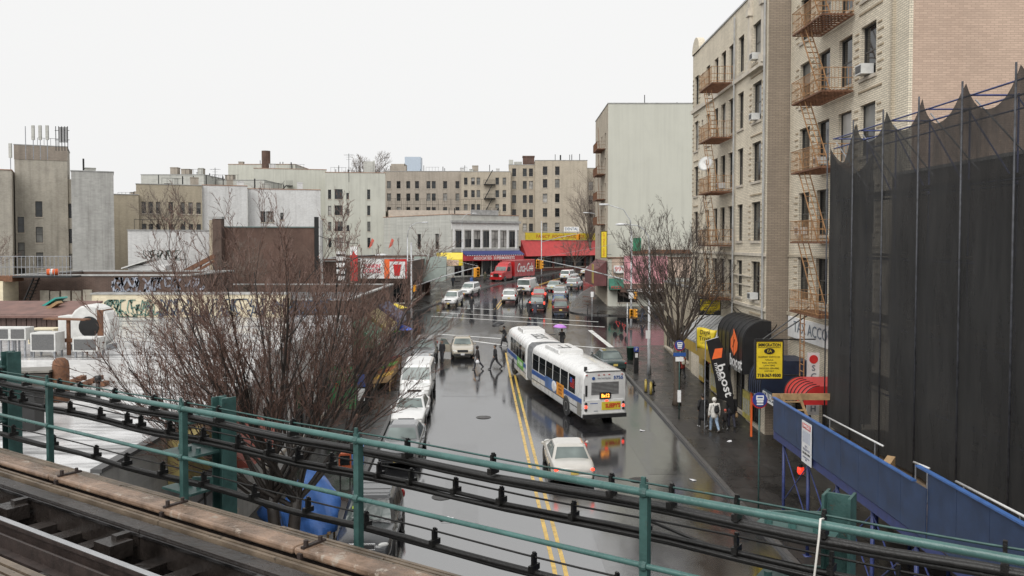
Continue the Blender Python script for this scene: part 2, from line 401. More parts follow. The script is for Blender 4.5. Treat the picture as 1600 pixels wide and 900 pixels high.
M_rbrick2 = wallmat('brown_brick', (.11, .076, .062), (.26, .08), 1.3, .35, .45, .4, (.05, .042, .038), bcol=(.19, .15, .125))
M_dbrick = wallmat('dark_brick', (.10, .08, .07), (.26, .08), 1.2, .2, .2, .2)
M_maroon = wallmat('maroon_brick', (.15, .06, .05), (.26, .08), 1.2, .2, .2, .2)
M_coping = mat('terracotta_coping', (.38, .22, .15), .8, .25, 2)
M_copgrey = mat('grey_coping', (.35, .35, .34), .7, .25, 2)
M_roofdark = mat('roof_felt', (.10, .10, .10), .7, .3, .5)
M_silver = wetmat('silver_roof_coat', (.17, .17, .17), (.70, .70, .70), .12, .5, .5, .7, 1.5, (.46, .62), 5, stretch=(.5, 3.2, 1))
M_frame = mat('window_frame_dark', (.055, .05, .045), .5, .2, 3)
M_framel = mat('window_frame_light', (.35, .34, .32), .5, .2, 3)
GL = [glassmat('window_glass_dark', (.012, .014, .016)), glassmat('window_glass', (.03, .034, .036)), glassmat('window_blind', (.16, .16, .15), .3), glassmat('window_curtain', (.34, .33, .31), .35)]
M_sill = mat('stone_sill', (.48, .43, .36), .8, .2, 2)
M_rust = mat('rusty_paint', (.33, .18, .08), .75, .45, 6, bump=.2)
M_rustd = mat('rusty_dark', (.16, .075, .04), .8, .4, 6)
M_blk = mat('black_metal', (.012, .012, .012), .45, .3, 4)
M_ac = mat('ac_white', (.62, .62, .60), .5, .12, 4)
M_acg = mat('ac_grille', (.12, .12, .12), .6, .2, 20)
_wc = {}
def win_mesh(w_, h_, style, fm):
    k = (round(w_, 2), round(h_, 2), style, fm.name)
    if k in _wc: return _wc[k]
    f = MB(); t = .055
    f.b(0, t, 0, .09, 0, h_); f.b(w_ - t, w_, 0, .09, 0, h_); f.b(t, w_ - t, 0, .09, 0, t); f.b(t, w_ - t, 0, .09, h_ - t, h_)
    f.b(t, w_ - t, .02, .085, h_ * .5 - .03, h_ * .5 + .03)
    if style == 'pair': f.b(w_ / 2 - .05, w_ / 2 + .05, -.01, .08, t, h_ - t)
    if style == 'tri':
        for q in (.3, .7): f.b(w_ * q - .04, w_ * q + .04, -.01, .08, t, h_ - t)
    g1 = MB(); g1.b(t, w_ - t, .05, .06, h_ * .5, h_ - t)
    g2_ = MB(); g2_.b(t, w_ - t, .035, .045, t, h_ * .5)
    s = MB(); s.b(-.1, w_ + .1, -.21, .0, -.13, -.002)
    _wc[k] = (f.mesh('window', fm), {}, g1, g2_, s.mesh('sill', M_sill)); return _wc[k]
def pane(k, which, g):
    e = _wc[k][1]
    if (which, g) not in e: e[(which, g)] = _wc[k][2 + which].mesh('pane', GL[g])
    return e[(which, g)]
def building(name, label, loc, rz, W, D, H, mats, ops=(), z0=-1.0, parapet=.6, fm=None, roof=None, cop=None, sills=True, reveal=.14, pick=(0, 0, 0, 1, 1, 2, 3), cat='building', group=None):
    """ops: (face, u, z, w, h[, style]); u from the local corner; faces f (front, -y), r (+x), l (-x), b"""
    t = thing(name, label, cat, loc, rz, group); fm = fm or M_frame
    if not isinstance(mats, dict): mats = {'f': mats, 'r': mats, 'l': mats, 'b': mats}
    ml = [mats['f'], mats['r'], mats['l'], mats['b']]
    def pt(fc, u, z, d=0.0): return {'f': (u, d, z), 'r': (W - d, u, z), 'l': (d, u, z), 'b': (u, D - d, z)}[fc]
    mb = MB()
    for mi, fc in enumerate('frlb'):
        LN = W if fc in 'fb' else D; oo = [o for o in ops if o[0] == fc]
        us = sorted({0, LN, *[o[1] for o in oo], *[o[1] + o[3] for o in oo]}); zs = sorted({z0, H, *[o[2] for o in oo], *[o[2] + o[4] for o in oo]})
        for a, b_ in zip(us[:-1], us[1:]):
            run = None
            for c, d in zip(zs[:-1], zs[1:]):
                um, zm = (a + b_) / 2, (c + d) / 2
                if any(o[1] < um < o[1] + o[3] and o[2] < zm < o[2] + o[4] for o in oo): continue
                q = [pt(fc, a, c), pt(fc, b_, c), pt(fc, b_, d), pt(fc, a, d)]
                if fc in 'lb': q.reverse()
                mb.quad(*q, m=mi)
        for o in oo:
            u, z, ww, hh = o[1:5]
            for (p, q) in (((u, z), (u + ww, z)), ((u + ww, z), (u + ww, z + hh)), ((u + ww, z + hh), (u, z + hh)), ((u, z + hh), (u, z))):
                mb.quad(pt(fc, *p), pt(fc, *q), pt(fc, *q, reveal + .1), pt(fc, *p, reveal + .1), m=mi)
    mb.build('wall', ml, t)
    rf = MB(); rf.b(.02, W - .02, .02, D - .02, H - parapet - .2, H - parapet); rf.build('roof', roof or M_roofdark, t)
    cp = MB(); e = .06
    if cop:
        cp.b(-e, W + e, -e, .26, H, H + .1); cp.b(-e, W + e, D - .26, D + e, H, H + .1); cp.b(-e, .26, .26, D - .26, H, H + .1); cp.b(W - .26, W + e, .26, D - .26, H, H + .1)
        cp.build('coping', cop, t)
        ip = MB(); ip.b(.25, .26, .26, D - .26, H - parapet, H - .002); ip.b(W - .26, W - .25, .26, D - .26, H - parapet, H - .002); ip.b(.26, W - .26, .25, .26, H - parapet, H - .002); ip.b(.26, W - .26, D - .26, D - .25, H - parapet, H - .002)
        ip.build('parapet_lining', mats['b'], t)
    for o in ops:
        fc, u, z, ww, hh = o[:5]; st = o[5] if len(o) > 5 else 'dh'
        k = (round(ww, 2), round(hh, 2), st, fm.name); fr_ = win_mesh(ww, hh, st, fm)
        org = pt(fc, u + (ww if fc == 'l' else 0), z, reveal); ra = {'f': 0, 'r': R(90), 'l': R(-90)}[fc]
        wo = put('window', fr_[0], t, org, (0, 0, ra)); g = rnd.choice(pick)
        put('pane', pane(k, 0, g), wo); put('pane', pane(k, 1, g if rnd.random() < .6 else 0), wo)
        if sills and hh > .9: put('sill', fr_[4], wo)
    return t
def W_(t, x, y, z):
    m = Matrix.Translation(t.location) @ Matrix.Rotation(t.rotation_euler.z, 4, 'Z'); return m @ Vector((x, y, z))
def grid(fc, us, zs, w_, h_, st='dh', skip=()):
    return [(fc, u - w_ / 2, z, w_, h_, st) for i, u in enumerate(us) for j, z in enumerate(zs) if (i, j) not in skip]
_acm = None
def ac_unit(b, fc, x, y, z, label, sc=1.0):
    global _acm
    if _acm is None:
        m = MB(); m.b(-.32, .32, -.42, .1, 0, .42, 0); m2 = MB()
        m2.b(-.27, .27, -.426, -.42, .06, .36)
        for i in range(5): m2.b(-.27, .27, -.436, -.426, .08 + i * .06, .1 + i * .06)
        _acm = (m.mesh('casing', M_ac), m2.mesh('grille', M_acg))
    p = W_(b, x, y, z); t = thing('air_conditioner', label, 'air conditioner', p, b.rotation_euler.z + {'f': 0, 'r': R(90)}[fc], 'window air conditioners')
    t.scale = (sc * .82,) * 3; put('casing', _acm[0], t); put('grille', _acm[1], t); return t
def fire_escape(b, u0, u1, z, dep, m, md, up=None, nbal=.17, flip=False):
    """platform with slats, railings and a ladder-like stair to the platform above; local to the building front"""
    y1 = -.06; y0 = -dep; n = max(3, int((u1 - u0) / .35))
    pf = MB()
    for yy in (y0, y1 - .05): pf.b(u0, u1, yy, yy + .05, z - .07, z)
    for i in range(8):
        yy = y0 + .08 + i * (y1 - y0 - .2) / 8; pf.b(u0, u1, yy, yy + .05, z + .002, z + .03)
    for i in range(n + 1):
        x = u0 + (u1 - u0) * i / n; pf.b(x - .025, x + .025, y0 + .06, y1 - .05, z - .07, z - .01)
    p = pf.build('fire_escape', md, b)
    r = MB(); hgt = .92
    for zz in (hgt, hgt * .55, .1):
        r.bar((u0, y0, z + zz), (u1, y0, z + zz), .024, .024); r.bar((u0, y0, z + zz), (u0, y1, z + zz), .024, .024); r.bar((u1, y0, z + zz), (u1, y1, z + zz), .024, .024)
    for x in np.arange(u0, u1 + .01, nbal): r.bar((x, y0, z), (x, y0, z + hgt), .015, .015)
    for yy in np.arange(y0, y1, nbal):
        for x in (u0, u1): r.bar((x, yy, z), (x, yy, z + hgt), .015, .015)
    r.build('railing', m, p)
    if up:
        s = MB(); xa, xb = (u0 + .6, u0 + 2.7) if not flip else (u1 - .5, u0 + .7); ys = (y0 + .12, y0 + .58)
        for yy in ys: s.bar((xa, yy, z), (xb, yy, z + up), .025, .07)
        k = 11
        for i in range(1, k):
            f = i / k; s.b(xa + (xb - xa) * f - .05, xa + (xb - xa) * f + .05, ys[0], ys[1], z + up * f - .012, z + up * f + .012)
        s.bar((xa, ys[0], z + .8), (xb, ys[0], z + up + .8), .03, .03)
        s.build('stair', m, p)
    return p

# ---- right side: the tall tan block, its cream neighbour, the scaffolded block
FA = [7.2 + 3.15 * k for k in range(5)]
opsA = []
for c, wd in ((1.2, 1.25), (3.0, .5), (4.6, 1.0), (6.8, 1.0), (8.6, 1.1), (10.4, 1.1), (12.5, 1.15), (15.6, 1.6)):
    opsA += grid('f', [c], FA, wd, 1.0 if wd == .5 else 2.05) if wd != .5 else [('f', c - .25, z + .9, .5, 1.0, 'dh') for z in FA]
opsA += [('f', 3.0, .75, 2.6, 2.5, 'tri'), ('f', 6.4, .75, 2.6, 2.5, 'tri'), ('f', 9.8, .55, 1.1, 2.6, 'dh'), ('f', 11.6, .75, 2.2, 2.4, 'pair'), ('f', 14.4, .6, 2.4, 2.5, 'tri')]
A = building('apartment_block', 'tall tan brick apartment block with arched parapet and rusty fire escapes', (12.9, 59.7, 0), R(-90), 17.5, 14, 23.5,
             {'f': M_tan2, 'r': M_taupe, 'l': M_tan, 'b': M_tan}, opsA, cop=M_copgrey)
q = MB()      # string courses, quoin dashes, parapet gable
for bx in ((0, 17.5, -.09, 0, 6.75, 6.91), (0, 17.5, -.09, 0, 9.55, 9.71), (0, 14.2, -.14, 0, 19.35, 19.6), (11.0, 14.9, -.09, 0, 8.4, 8.47), (11, 14.8, -.05, 0, 7.9, 7.96)):
    q = MB(); q.b(*bx); q.build('string_course', M_stone, A)
q = MB()
for z in FA:
    for c, hw in ((1.2, .65), (15.6, .82)):
        for i in range(7):
            for s_ in (-1, 1):
                wq = .42 if i % 2 else .3; x = c + s_ * (hw + .12 + wq / 2); q.b(x - wq / 2, x + wq / 2, -.035, 0, z + .05 + i * .3, z + .12 + i * .3)
    q.b(14.6, 16.6, -.05, 0, z - .75, z - .68); q.b(.5, 1.9, -.05, 0, z - .75, z - .68)
M_quoin = mat('brick_trim_shadow_tone', (.36, .29, .20), .85, .25, 3); kind(q.build('brick_quoins', M_quoin, A), 'stuff')  # quoin colour darkened to stand for shadow lines of the raised bands
q = MB()
for x0, x1 in ((.1, 2.3),):
    pts = [(x0, 23.5)] + [((x0 + x1) / 2 - (x1 - x0) / 2 * math.cos(t), 23.5 + 1.0 * math.sin(t)) for t in np.linspace(.0, math.pi, 13)[1:-1]] + [(x1, 23.5)]
    q.prism(pts, -.1, .35)
q.build('gable', M_tan2, A)
q = MB()
for x in (14.5, 16.9): 
    q.b(x - .16, x + .16, -.16, 0, 19.6, 23.9)
    q.b(x - .24, x + .24, -.26, 0, 19.45, 19.9); q.b(x - .24, x + .24, -.26, 0, 22.4, 22.8)
q.b(14.3, 17.1, -.3, 0, 19.25, 19.42)
q.build('pilaster', M_stone, A)
q = MB(); q.tube([(11.5, -.12, 3.4), (11.5, -.12, 23.2)], .055, 8); q.tube([(17.2, -.1, 3.4), (17.2, -.1, 23.2)], .06, 8); q.build('downpipe', M_copgrey, A)
for i, z in enumerate(FA): fire_escape(A, 7.9, 11.1, z - .25, 1.32, M_rust, M_rustd, 3.15 if i < 4 else None, nbal=.15, flip=True)
for i, (u, k) in enumerate(((15.6, 4), (15.6, 3), (15.6, 0), (8.6, 2))): ac_unit(A, 'f', u, 0, FA[k] + .06, ['air conditioner in the topmost near window of the tan block', 'air conditioner second from the top in the near window column', 'air conditioner in the lowest near window above the black awning', 'air conditioner behind the fire escape railing of the tan block'][i])
t = thing('satellite_dish', 'grey satellite dish on the fire escape of the tan block', 'satellite dish', W_(A, 9.4, -1.2, FA[2] + .9))
mb = MB(); mb.lathe([(.02, .0), (.28, .05), (.45, .14), (.46, .15), (.28, .07), (.02, .02)], n=18); mb.build('dish', M_ac, t, True, (0, 0, .55), (R(70), 0, R(-40)))
mb = MB(); mb.tube([(0, 0, -.05), (0, 0, .5)], .02); mb.tube([(0, 0, .5), (-.2, -.35, .7)], .012); mb.build('mast', M_copgrey, t)

FB = [7.5 + 3.1 * k for k in range(6)]
opsB = grid('f', [2.1, 4.5, 6.9, 9.15], FB, 1.4, 2.05) + [('f', .8, 1.0, 2.6, 2.4, 'tri'), ('f', 4.4, .6, 1.2, 2.7, 'dh'), ('f', 6.4, 1.0, 2.6, 2.4, 'tri')]
B = building('apartment_block', 'cream brick apartment block with a salmon side wall behind the scaffold', (14.0, 42.1, 0), R(-90), 12.5, 16, 27,
             {'f': M_tan2, 'r': M_pink, 'l': M_tan, 'b': M_tan}, opsB, cop=M_copgrey)
for bx in ((0, 12.5, -.08, 0, 6.6, 6.8), (0, 11.3, -.06, 0, 9.55, 9.65), (11.3, 11.45, -.12, 0, 6.8, 27), (8.1, 8.16, -.04, 0, 6.8, 9.5)):
    q = MB(); q.b(*bx); q.build('string_course', M_tan, B)
q = MB()
for z in FB:
    for c in (2.1, 9.15):
        for i in range(7):
            for s_ in (-1, 1):
                wq = .5 if i % 2 else .36; x = c + s_ * (.86 + wq / 2); q.b(x - wq / 2, x + wq / 2, -.03, 0, z + .05 + i * .3, z + .11 + i * .3)
    q.b(8.3, 10.4, -.04, 0, z - .55, z - .48)
kind(q.build('brick_quoins', M_quoin, B), 'stuff')
q = MB(); q.b(12.5, 12.52, .0, .14, -1, 27); q.build('corner_strip', M_tan2, B)
for i, z in enumerate(FB): fire_escape(B, 4.3, 7.9, z - .3, 1.38, M_rust, M_rustd, 3.1 if i < 5 else None, nbal=.14, flip=True)
q = MB()
for x in (5.4, 5.9): q.bar((x, -1.25, 3.6), (x, -1.25, 7.2), .04, .04)
for i in range(11): q.b(5.4, 5.9, -1.27, -1.23, 3.7 + i * .3, 3.73 + i * .3)
q.build('drop_ladder', M_rust, B)
ac_unit(B, 'f', 9.15, 0, FB[3] + .06, 'large air conditioner in the cream block window above the net', 1.15)
ac_unit(B, 'f', 2.1, 0, FB[1] + .06, 'air conditioner behind the lower fire escape of the cream block')
ac_unit(B, 'f', 4.5, 0, FB[2] + .06, 'air conditioner behind the middle fire escape of the cream block')
C_ = building('low_block', 'dark brick block wrapped in scaffold and black netting', (13.4, 29.4, 0), R(-90), 24, 12, 12.6, M_dbrick,
              grid('f', [2, 5, 8, 11, 14], [4.4, 7.6], 1.5, 1.9), cop=M_copgrey)
S1 = building('corner_shop', 'one storey corner shop beyond the tan block', (13.0, 71, 0), R(-90), 11.2, 12, 6.9, M_ytan,
              [('f', .6, 1.5, 3.4, 2.6, 'tri'), ('f', 4.6, 1.2, 1.3, 2.9, 'dh'), ('f', 6.4, 1.4, 3.6, 2.6, 'tri')], cop=M_copgrey)
PG = building('blank_walled_block', 'tall pale green block with a blank wall beyond the side street', (11.5, 100, 0), 0, 22, 15, 26.8,
              {'f': M_pale, 'l': M_fartan, 'r': M_pale, 'b': M_pale}, grid('l', [3, 7, 11], [9.5, 12.6, 15.7, 18.8, 21.9], 1.1, 1.8) + [('f', 1.2, 3.0, 2.4, 2.5, 'tri'), ('f', 5.0, 3.0, 3.4, 2.4, 'tri'), ('f', 9.4, 2.9, 1.2, 2.6, 'dh')], cop=M_copgrey)
q = MB(); q.b(2.8, 22, -.35, 0, 8.9, 9.35); q.b(-.1, 22, -.12, 0, 8.3, 8.45); q.build('cornice', M_rustd, PG)
q = MB(); q.b(.5, 21.9, -.06, 0, 6.0, 8.29); q.build('shopfront_band', mat('peach_render', (.52, .40, .32), .8, .15, 2), PG)
for i, z in enumerate((12.5, 15.6, 18.7, 21.8)):
    q = MB(); q.b(-1.0, -.03, 3, 8, z - .1, z)
    for yy in np.arange(3, 8.1, .25): q.bar((-1.0, yy, z), (-1.0, yy, z + .9), .03, .03)
    for yy in (3, 8): q.bar((-1, yy, z + .9), (0, yy, z + .9), .03, .03); q.bar((-1, yy, z + .5), (0, yy, z + .5), .03, .03)
    q.bar((-1, 3, z + .9), (-1, 8, z + .9), .03, .03); q.bar((-.6, 4, z), (-.6, 6, z + 3.0), .05, .08)
    q.build('fire_escape', M_rustd, PG)
q = MB(); q.cyl(4.5, 1, 26.2, 28, .05); q.cyl(9, 4, 26.2, 27.6, .09); q.build('vent_pipe', M_blk, PG)

# ---- left side: low roofs in front
def Sx(px, Y): return (px - 800) / FPX * Y
S_cream2 = wallmat('yellow_render', (.42, .34, .14), None, var=.2, streak=.4, blotch=.3)
L1 = building('shop_building', 'low shop with a silver coated roof below the railway', (-9.7, 19.4, 0), R(90), 12.8, 32, 4.85, {'f': M_cement, 'l': M_cement, 'r': M_cement, 'b': M_cement},
              [('f', 1.0, 1.2, 2.0, 1.6, 'pair'), ('f', 6.0, .9, 3.6, 2.4, 'tri')], parapet=.05, roof=M_silver)
q = MB(); q.b(3.8, 6.4, -.5, -.02, 3.4, 4.7); q.build('fascia', S_cream2, L1)
q = MB(); q.prism([(-1.5, 3.2), (-.02, 4.5), (-.02, 3.2)], 6.5, 10.5, plane='yz'); q.build('awning', mat('red_canvas', (.28, .07, .05), .7, .25, 3), L1)
q = MB(); q.b(0, 12.8, -.05, .22, 4.86, 4.95); q.build('roof_edge', M_roofdark, L1)
L2 = building('shop_building', 'low white shop with roof machinery behind the silver roof', (-10.0, 32.25, 0), R(90), 19.5, 34, 5.7, M_wbrick,
              [('f', 1, 1.2, 3.2, 2.4, 'tri'), ('f', 5.6, 1.0, 3.2, 2.6, 'tri'), ('f', 10.4, 1.2, 3.2, 2.5, 'tri'), ('f', 15, 1.2, 3.2, 2.5, 'tri')], parapet=.05, roof=M_silver)
L3 = building('brick_building', 'brown brick building with pale buttress strips behind the roof machinery', (-31.2, 52.2, 0), 0, 11.0, 8, 8.15, M_rbrick2, cop=M_copgrey)
q = MB()
for px in (70, 86, 103, 120, 137): x = Sx(px, 52.2) + 31.2; q.b(x - .28, x + .28, -.12, 0, 5.71, 7.3 - .1 * rnd.random())
q.build('buttress', mat('old_plaster', (.36, .33, .27), .85, .3, 2), L3)
L4 = building('wall_building', 'low cream wall covered in graffiti behind the bare tree', (-25.9, 51.2, 0), 0, 12.0, .9, 7.05, M_cream, z0=4, cop=M_copgrey)
L4b = building('wall_building', 'plain cream building at the left edge of the picture', (-48, 50.6, 0), 0, 17.0, 3, 7.9, M_cream, z0=4)
L5 = building('brick_building', 'broad red brown brick building with a dark roofline', (Sx(340, 75), 75, 0), R(16), 8.9, 26, 11.6, M_rbrick, cop=mat('green_coping', (.16, .21, .20), .7, .2, 2))
L6 = building('wall_building', 'long white painted wall with rooftop tree behind', (Sx(200, 78), 78, 0), R(23), 7.5, 12, 11.35, M_wbrick, cop=M_copgrey)
LR = building('shop_row', 'row of low shops on the left pavement before the corner', (-10.2, 52.3, 0), R(90), 19.2, 15, 6.6, M_rbrick2,
              [('f', 1, 1.6, 3.2, 2.4, 'tri'), ('f', 5.4, 1.6, 3.2, 2.4, 'tri'), ('f', 9.8, 1.7, 3.2, 2.4, 'tri'), ('f', 14.2, 1.9, 3.4, 2.4, 'tri')], cop=M_copgrey, roof=M_roofdark)
# tall old tenement at the left edge
wz = [7.0, 10.1, 13.2]
T1 = building('tenement', 'tall weathered tan tenement carrying phone antennas', (-59.6, 100, 0), R(26), 5.6, 8, 21.9, {'f': M_gtan, 'r': M_gtan, 'l': M_gtan, 'b': M_gtan},
              [('f', .2, z - 1.0, .7, 1.9) for z in (6.2, 9.3, 12.4)] + [('f', 2.1, z, .75, 1.9) for z in (7.1, 10.2, 13.3)], cop=M_copgrey, pick=(1, 2, 1))
q = MB(); q.b(-.03, 5.63, -.04, 0, 20.2, 21.88); q.build('upper_brickwork', wallmat('old_brown_brick', (.36, .31, .26), (.3, .085), .7), T1)
T2 = building('tenement', 'tan tenement wing cut off by the left edge', (-69.3, 91.1, 0), R(28), 12.6, 12, 18.6, M_gtan, cop=M_coping)
T3 = building('tenement', 'grey cement faced tenement with a stained parapet', (Sx(113, 99), 99, 0), R(26), 4.55, 8, 18.7, {'f': M_cement, 'l': M_gtan, 'r': M_rbrick, 'b': M_gtan}, cop=M_copgrey)
T4 = building('tenement', 'narrow tan link between the two tenements', (Sx(100, 102.5), 102.5, 0), R(20), 1.6, 6, 18.0, M_gtan, [('f', .55, z, .4, 1.8) for z in (7, 10.1, 13.2)], sills=False)
T5 = building('row_house', 'mustard tan row house behind the rooftop tree', (Sx(178, 118), 118, 0), R(26), 3.3, 9, 17.0, M_ytan, cop=M_copgrey)
T6 = building('row_house', 'tan row house with paired windows', (Sx(214, 120), 120, 0), R(23), 8.9, 9, 18.6, M_ytan, grid('f', [1.0, 1.9, 2.9, 4.6, 6.2, 7.3, 8.4], [11.2, 14.4], .6, 1.7), cop=M_copgrey)
T7 = building('row_house', 'white painted house side without windows', (Sx(317, 124), 124, 0), R(20), 6.4, 10, 18.7, M_wbrick, cop=M_coping)
T8 = building('row_house', 'white painted house with barred windows', (Sx(388, 128), 128, 0), R(16), 10.9, 12, 18.4, M_wbrick,
              [('f', 1.9, z, .7, 1.7) for z in (10.2, 13.3)] + [('f', 2.7, z, 1.1, 1.7, 'tri') for z in (10.2, 13.3)] + [('f', 4.8, z + .4, .45, 1.1) for z in (10.2, 13.3)] + [('f', .05, 9.5, .9, 1.8)], cop=M_coping)
sz = [9.2, 12.3, 15.4, 18.5]
T9 = building('apartment_building', 'sage grey apartment building with a small fire escape', (Sx(398, 165), 165, 0), R(14), 14.0, 20, 24.8, M_sage, grid('f', [2.0, 3.6, 5.4, 7.1, 11.2], [18.6, 15.5], .9, 2.0), cop=M_coping)
T10 = building('apartment_building', 'sage grey apartment building wing with stacked windows', (Sx(509, 160), 160, 0), R(9), 11.4, 20, 23.6, M_sage, grid('f', [.8], sz, .6, 1.8) + grid('f', [2.5], sz, 1.5, 1.9, 'tri') + grid('f', [4.2], sz, .5, 1.2) + grid('f', [8.2], sz, .6, 1.9), cop=M_coping)
T11 = building('apartment_building', 'long taupe apartment building in the distance', (Sx(600, 190), 190, 0), 0, 19.6, 18, 26.3, M_farbrn, grid('f', [1.2, 3.4, 5.6, 7.6, 10.2, 11.4, 14, 16.8, 18.4], [13.4, 16.5, 19.6, 22.4], .9, 1.7), cop=M_copgrey)
T12 = building('apartment_building', 'tan apartment building wing with a dark fire escape', (Sx(721, 186), 186, 0), 0, 11.0, 18, 25.9, M_fartan, grid('f', [1.0, 2.6, 3.8, 8.0, 9.6], [14, 17.1, 20.2, 23.0], .8, 1.6), cop=M_copgrey)
T13 = building('apartment_building', 'tallest tan apartment building in the middle distance', (Sx(795, 188), 188, 0), 0, 6.0, 18, 27.6, M_fartan, grid('f', [1.2, 3.6, 5.0], [12.6, 15.8, 19, 22.2, 25], .9, 1.8), cop=M_copgrey)
T14 = building('apartment_building', 'tan apartment building corner beside the blank wall', (Sx(836, 184), 184, 0), 0, 11.5, 18, 28.2, M_fartan, grid('f', [2.2, 4.9], [9.4, 12.6, 15.8, 19, 22.2, 25], 1.0, 1.9), cop=M_copgrey)
T15 = building('apartment_building', 'tan apartment building receding behind the bare tree', (Sx(916, 192), 192, 0), 0, 9, 18, 27.2, M_fartan, grid('f', [1, 3.4], [12.6, 15.8, 19, 22.2], 1.0, 1.9), cop=M_copgrey)
q = MB()
for z in (16.9, 20, 23.1):
    q.b(5.0, 7.6, -1, -.03, z - .12, z)
    for x in np.arange(5, 7.61, .3): q.bar((x, -1, z), (x, -1, z + .9), .05, .05)
    q.bar((5, -1, z + .9), (7.6, -1, z + .9), .06, .06); q.bar((5.3, -.7, z), (7.0, -.7, z + 3.1), .08, .2)
q.build('fire_escape', M_blk, T12)
q = MB(); q.b(3.2, 5.8, 2, 5, 27, 29.6); q.b(3.1, 5.9, 1.9, 5.1, 29.6, 29.85); q.build('brick_bulkhead', M_rbrick, T13)
q = MB(); q.b(0, 1.0, .5, 2, 27.6, 28.8); q.b(1.2, 3.0, 3, 6, 27, 28.6); q.build('bulkhead', M_lgrey, T13)
q = MB(); q.b(6.2, 7.4, -.9, -.03, 21.4, 21.5)
for x in np.arange(6.2, 7.5, .2): q.bar((x, -.9, 21.5), (x, -.9, 22.5), .04, .04)
q.bar((6.2, -.8, 21.5), (3.2, -.8, 18.2), .06, .2); q.bar((5.9, -.9, 22.4), (3.0, -.9, 19.1), .06, .06); q.build('fire_escape', M_blk, T9)
q = MB(); q.cyl(2.2, 3, 24.2, 28.6, .85, 12); q.build('chimney', M_rbrick, T9)
for bb, xs in ((T10, (2.5,)), (T6, (3.0, 7.8)), (T7, (3.0,)), (T14, (4.5, 8.2)), (T11, (9.0, 18.4))):
    q = MB()
    for x in xs: q.cyl(x, 1.5, bb.location.z + 16, [c for c in bb.children if c.name.startswith('coping')][0].bound_box[1][2] + 1.4, .07, 6)
    q.build('vent_pipe', M_blk, bb)
q = MB(); q.b(7.2, 9.0, 2, 5, 22.8, 26.0); q.b(9.0, 9.4, 2.2, 4.8, 22.8, 26.2); q.build('bulkhead', M_lgrey, T10)
q = MB(); q.b(1.4, 4.6, 2, 6, 25.7, 28.2); q.b(3.2, 5.0, 1.0, 2.0, 25.7, 27.6); q.build('bulkhead', M_farbrn, T11)
# rooftop clutter behind the tenements
T16 = building('far_building', 'pale far building low behind the row houses', (Sx(175, 150), 150, 0), 0, 8.5, 12, 18.2, M_lgrey, cop=M_coping)
T17 = building('far_building', 'pale stair bulkheads rising behind the tan row house', (Sx(222, 146), 146, 0), 0, 11.0, 12, 22.0, M_lgrey, grid('f', [4.6], [19.3], 1.2, 1.2), cop=M_copgrey)
T18 = building('far_building', 'long pale grey roof storey behind the white house', (Sx(290, 152), 152, 0), 0, 14.5, 12, 21.5, M_lgrey, grid('f', [5, 9], [18.4], 1.0, 1.2), cop=M_copgrey)
T19 = building('far_building', 'pale grey far building below the round brick chimney', (Sx(358, 175), 175, 0), 0, 14.0, 12, 26.5, M_sage, cop=M_coping)
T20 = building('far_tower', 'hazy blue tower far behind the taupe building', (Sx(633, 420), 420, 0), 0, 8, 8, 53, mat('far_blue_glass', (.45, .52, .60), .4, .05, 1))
# supermarket, maroon store, doughnut corner
SM = building('supermarket', 'two storey supermarket with white pilasters at the bend', (-10.4, 143, 0), R(37.8), 14.7, 50, 15.0,
              {'f': M_lgrey, 'l': M_lgrey, 'r': M_rbrick, 'b': M_lgrey}, [('f', .9 + i * 1.94, 9.3, 1.55, 2.9, 'pair') for i in range(7)] + [('l', 4, 9.0, 1.2, 2.7), ('l', 10, 9.0, 1.2, 2.7)]
              + [('f', .6 + i * 2.0, 4.4, 1.8, 2.6, 'pair') for i in range(7)], cop=M_coping, sills=False)
q = MB()
for i in range(8): x = .45 + i * 1.94; q.b(x - .2, x + .2, -.14, 0, 9.1, 12.4)
q.b(0, 14.7, -.1, 0, 12.4, 13.6); q.build('pilaster', mat('white_paint', (.74, .74, .72), .6, .1, 3), SM)
q = MB(); q.b(-.2, 14.9, -.45, 0, 13.6, 14.0); q.b(0, 14.7, -.2, 0, 8.5, 9.1); q.b(4, 10, -.12, .0, 15, 15.9); q.build('cornice', M_copgrey, SM)
MS = building('red_store', 'low maroon brick store at the far bend under a red awning', (1.6, 155, 0), R(45), 27, 12, 9.4, M_maroon, [('f', 3 + i * 3.2, 5.4, 2.6, 1.9, 'tri') for i in range(7)], cop=M_copgrey)
DK = building('corner_shop', 'one storey doughnut shop on the far left corner', (-32, 97, 0), 0, 20.2, 16, 8.0, M_rbrick2,
              [('f', 14.4, 3.0, 1.4, 2.8, 'dh'), ('f', 16.4, 3.2, 3.0, 2.2, 'tri'), ('f', 9.0, 3.2, 3.6, 2.2, 'tri'), ('r', 2, 3.4, 3.0, 2.2, 'tri'), ('r', 7, 3.4, 3.0, 2.2, 'tri'), ('r', 12, 3.5, 3, 2.2, 'tri')], cop=M_copgrey)
ML = building('shop_row', 'low shops along the bend between the corner and the supermarket', (-11.2, 113.2, 0), R(96), 28, 14, 8.0, M_rbrick,
              [('f', 1.5 + i * 5, 4.0, 3.6, 2.2, 'tri') for i in range(5)], cop=M_copgrey)
UP = building('raised_roof', 'beige roof storey with a chain link fence above it', (Sx(608, 160), 160, 0), R(12), 19, 10, 16.4, mat('beige_render', (.50, .43, .36), .8, .15, 1.5))
q = MB(); 
for x in np.arange(0, 19.1, 1.2): q.bar((x, .1, 16.4), (x, .1, 18.6), .05, .05)
for z in (17.5, 18.6): q.bar((0, .1, z), (19, .1, z), .04, .04)
for x in np.arange(0, 19, .4): q.bar((x, .1, 16.4), (x, .1, 18.6), .012, .012)
q.build('fence', M_blk, UP)

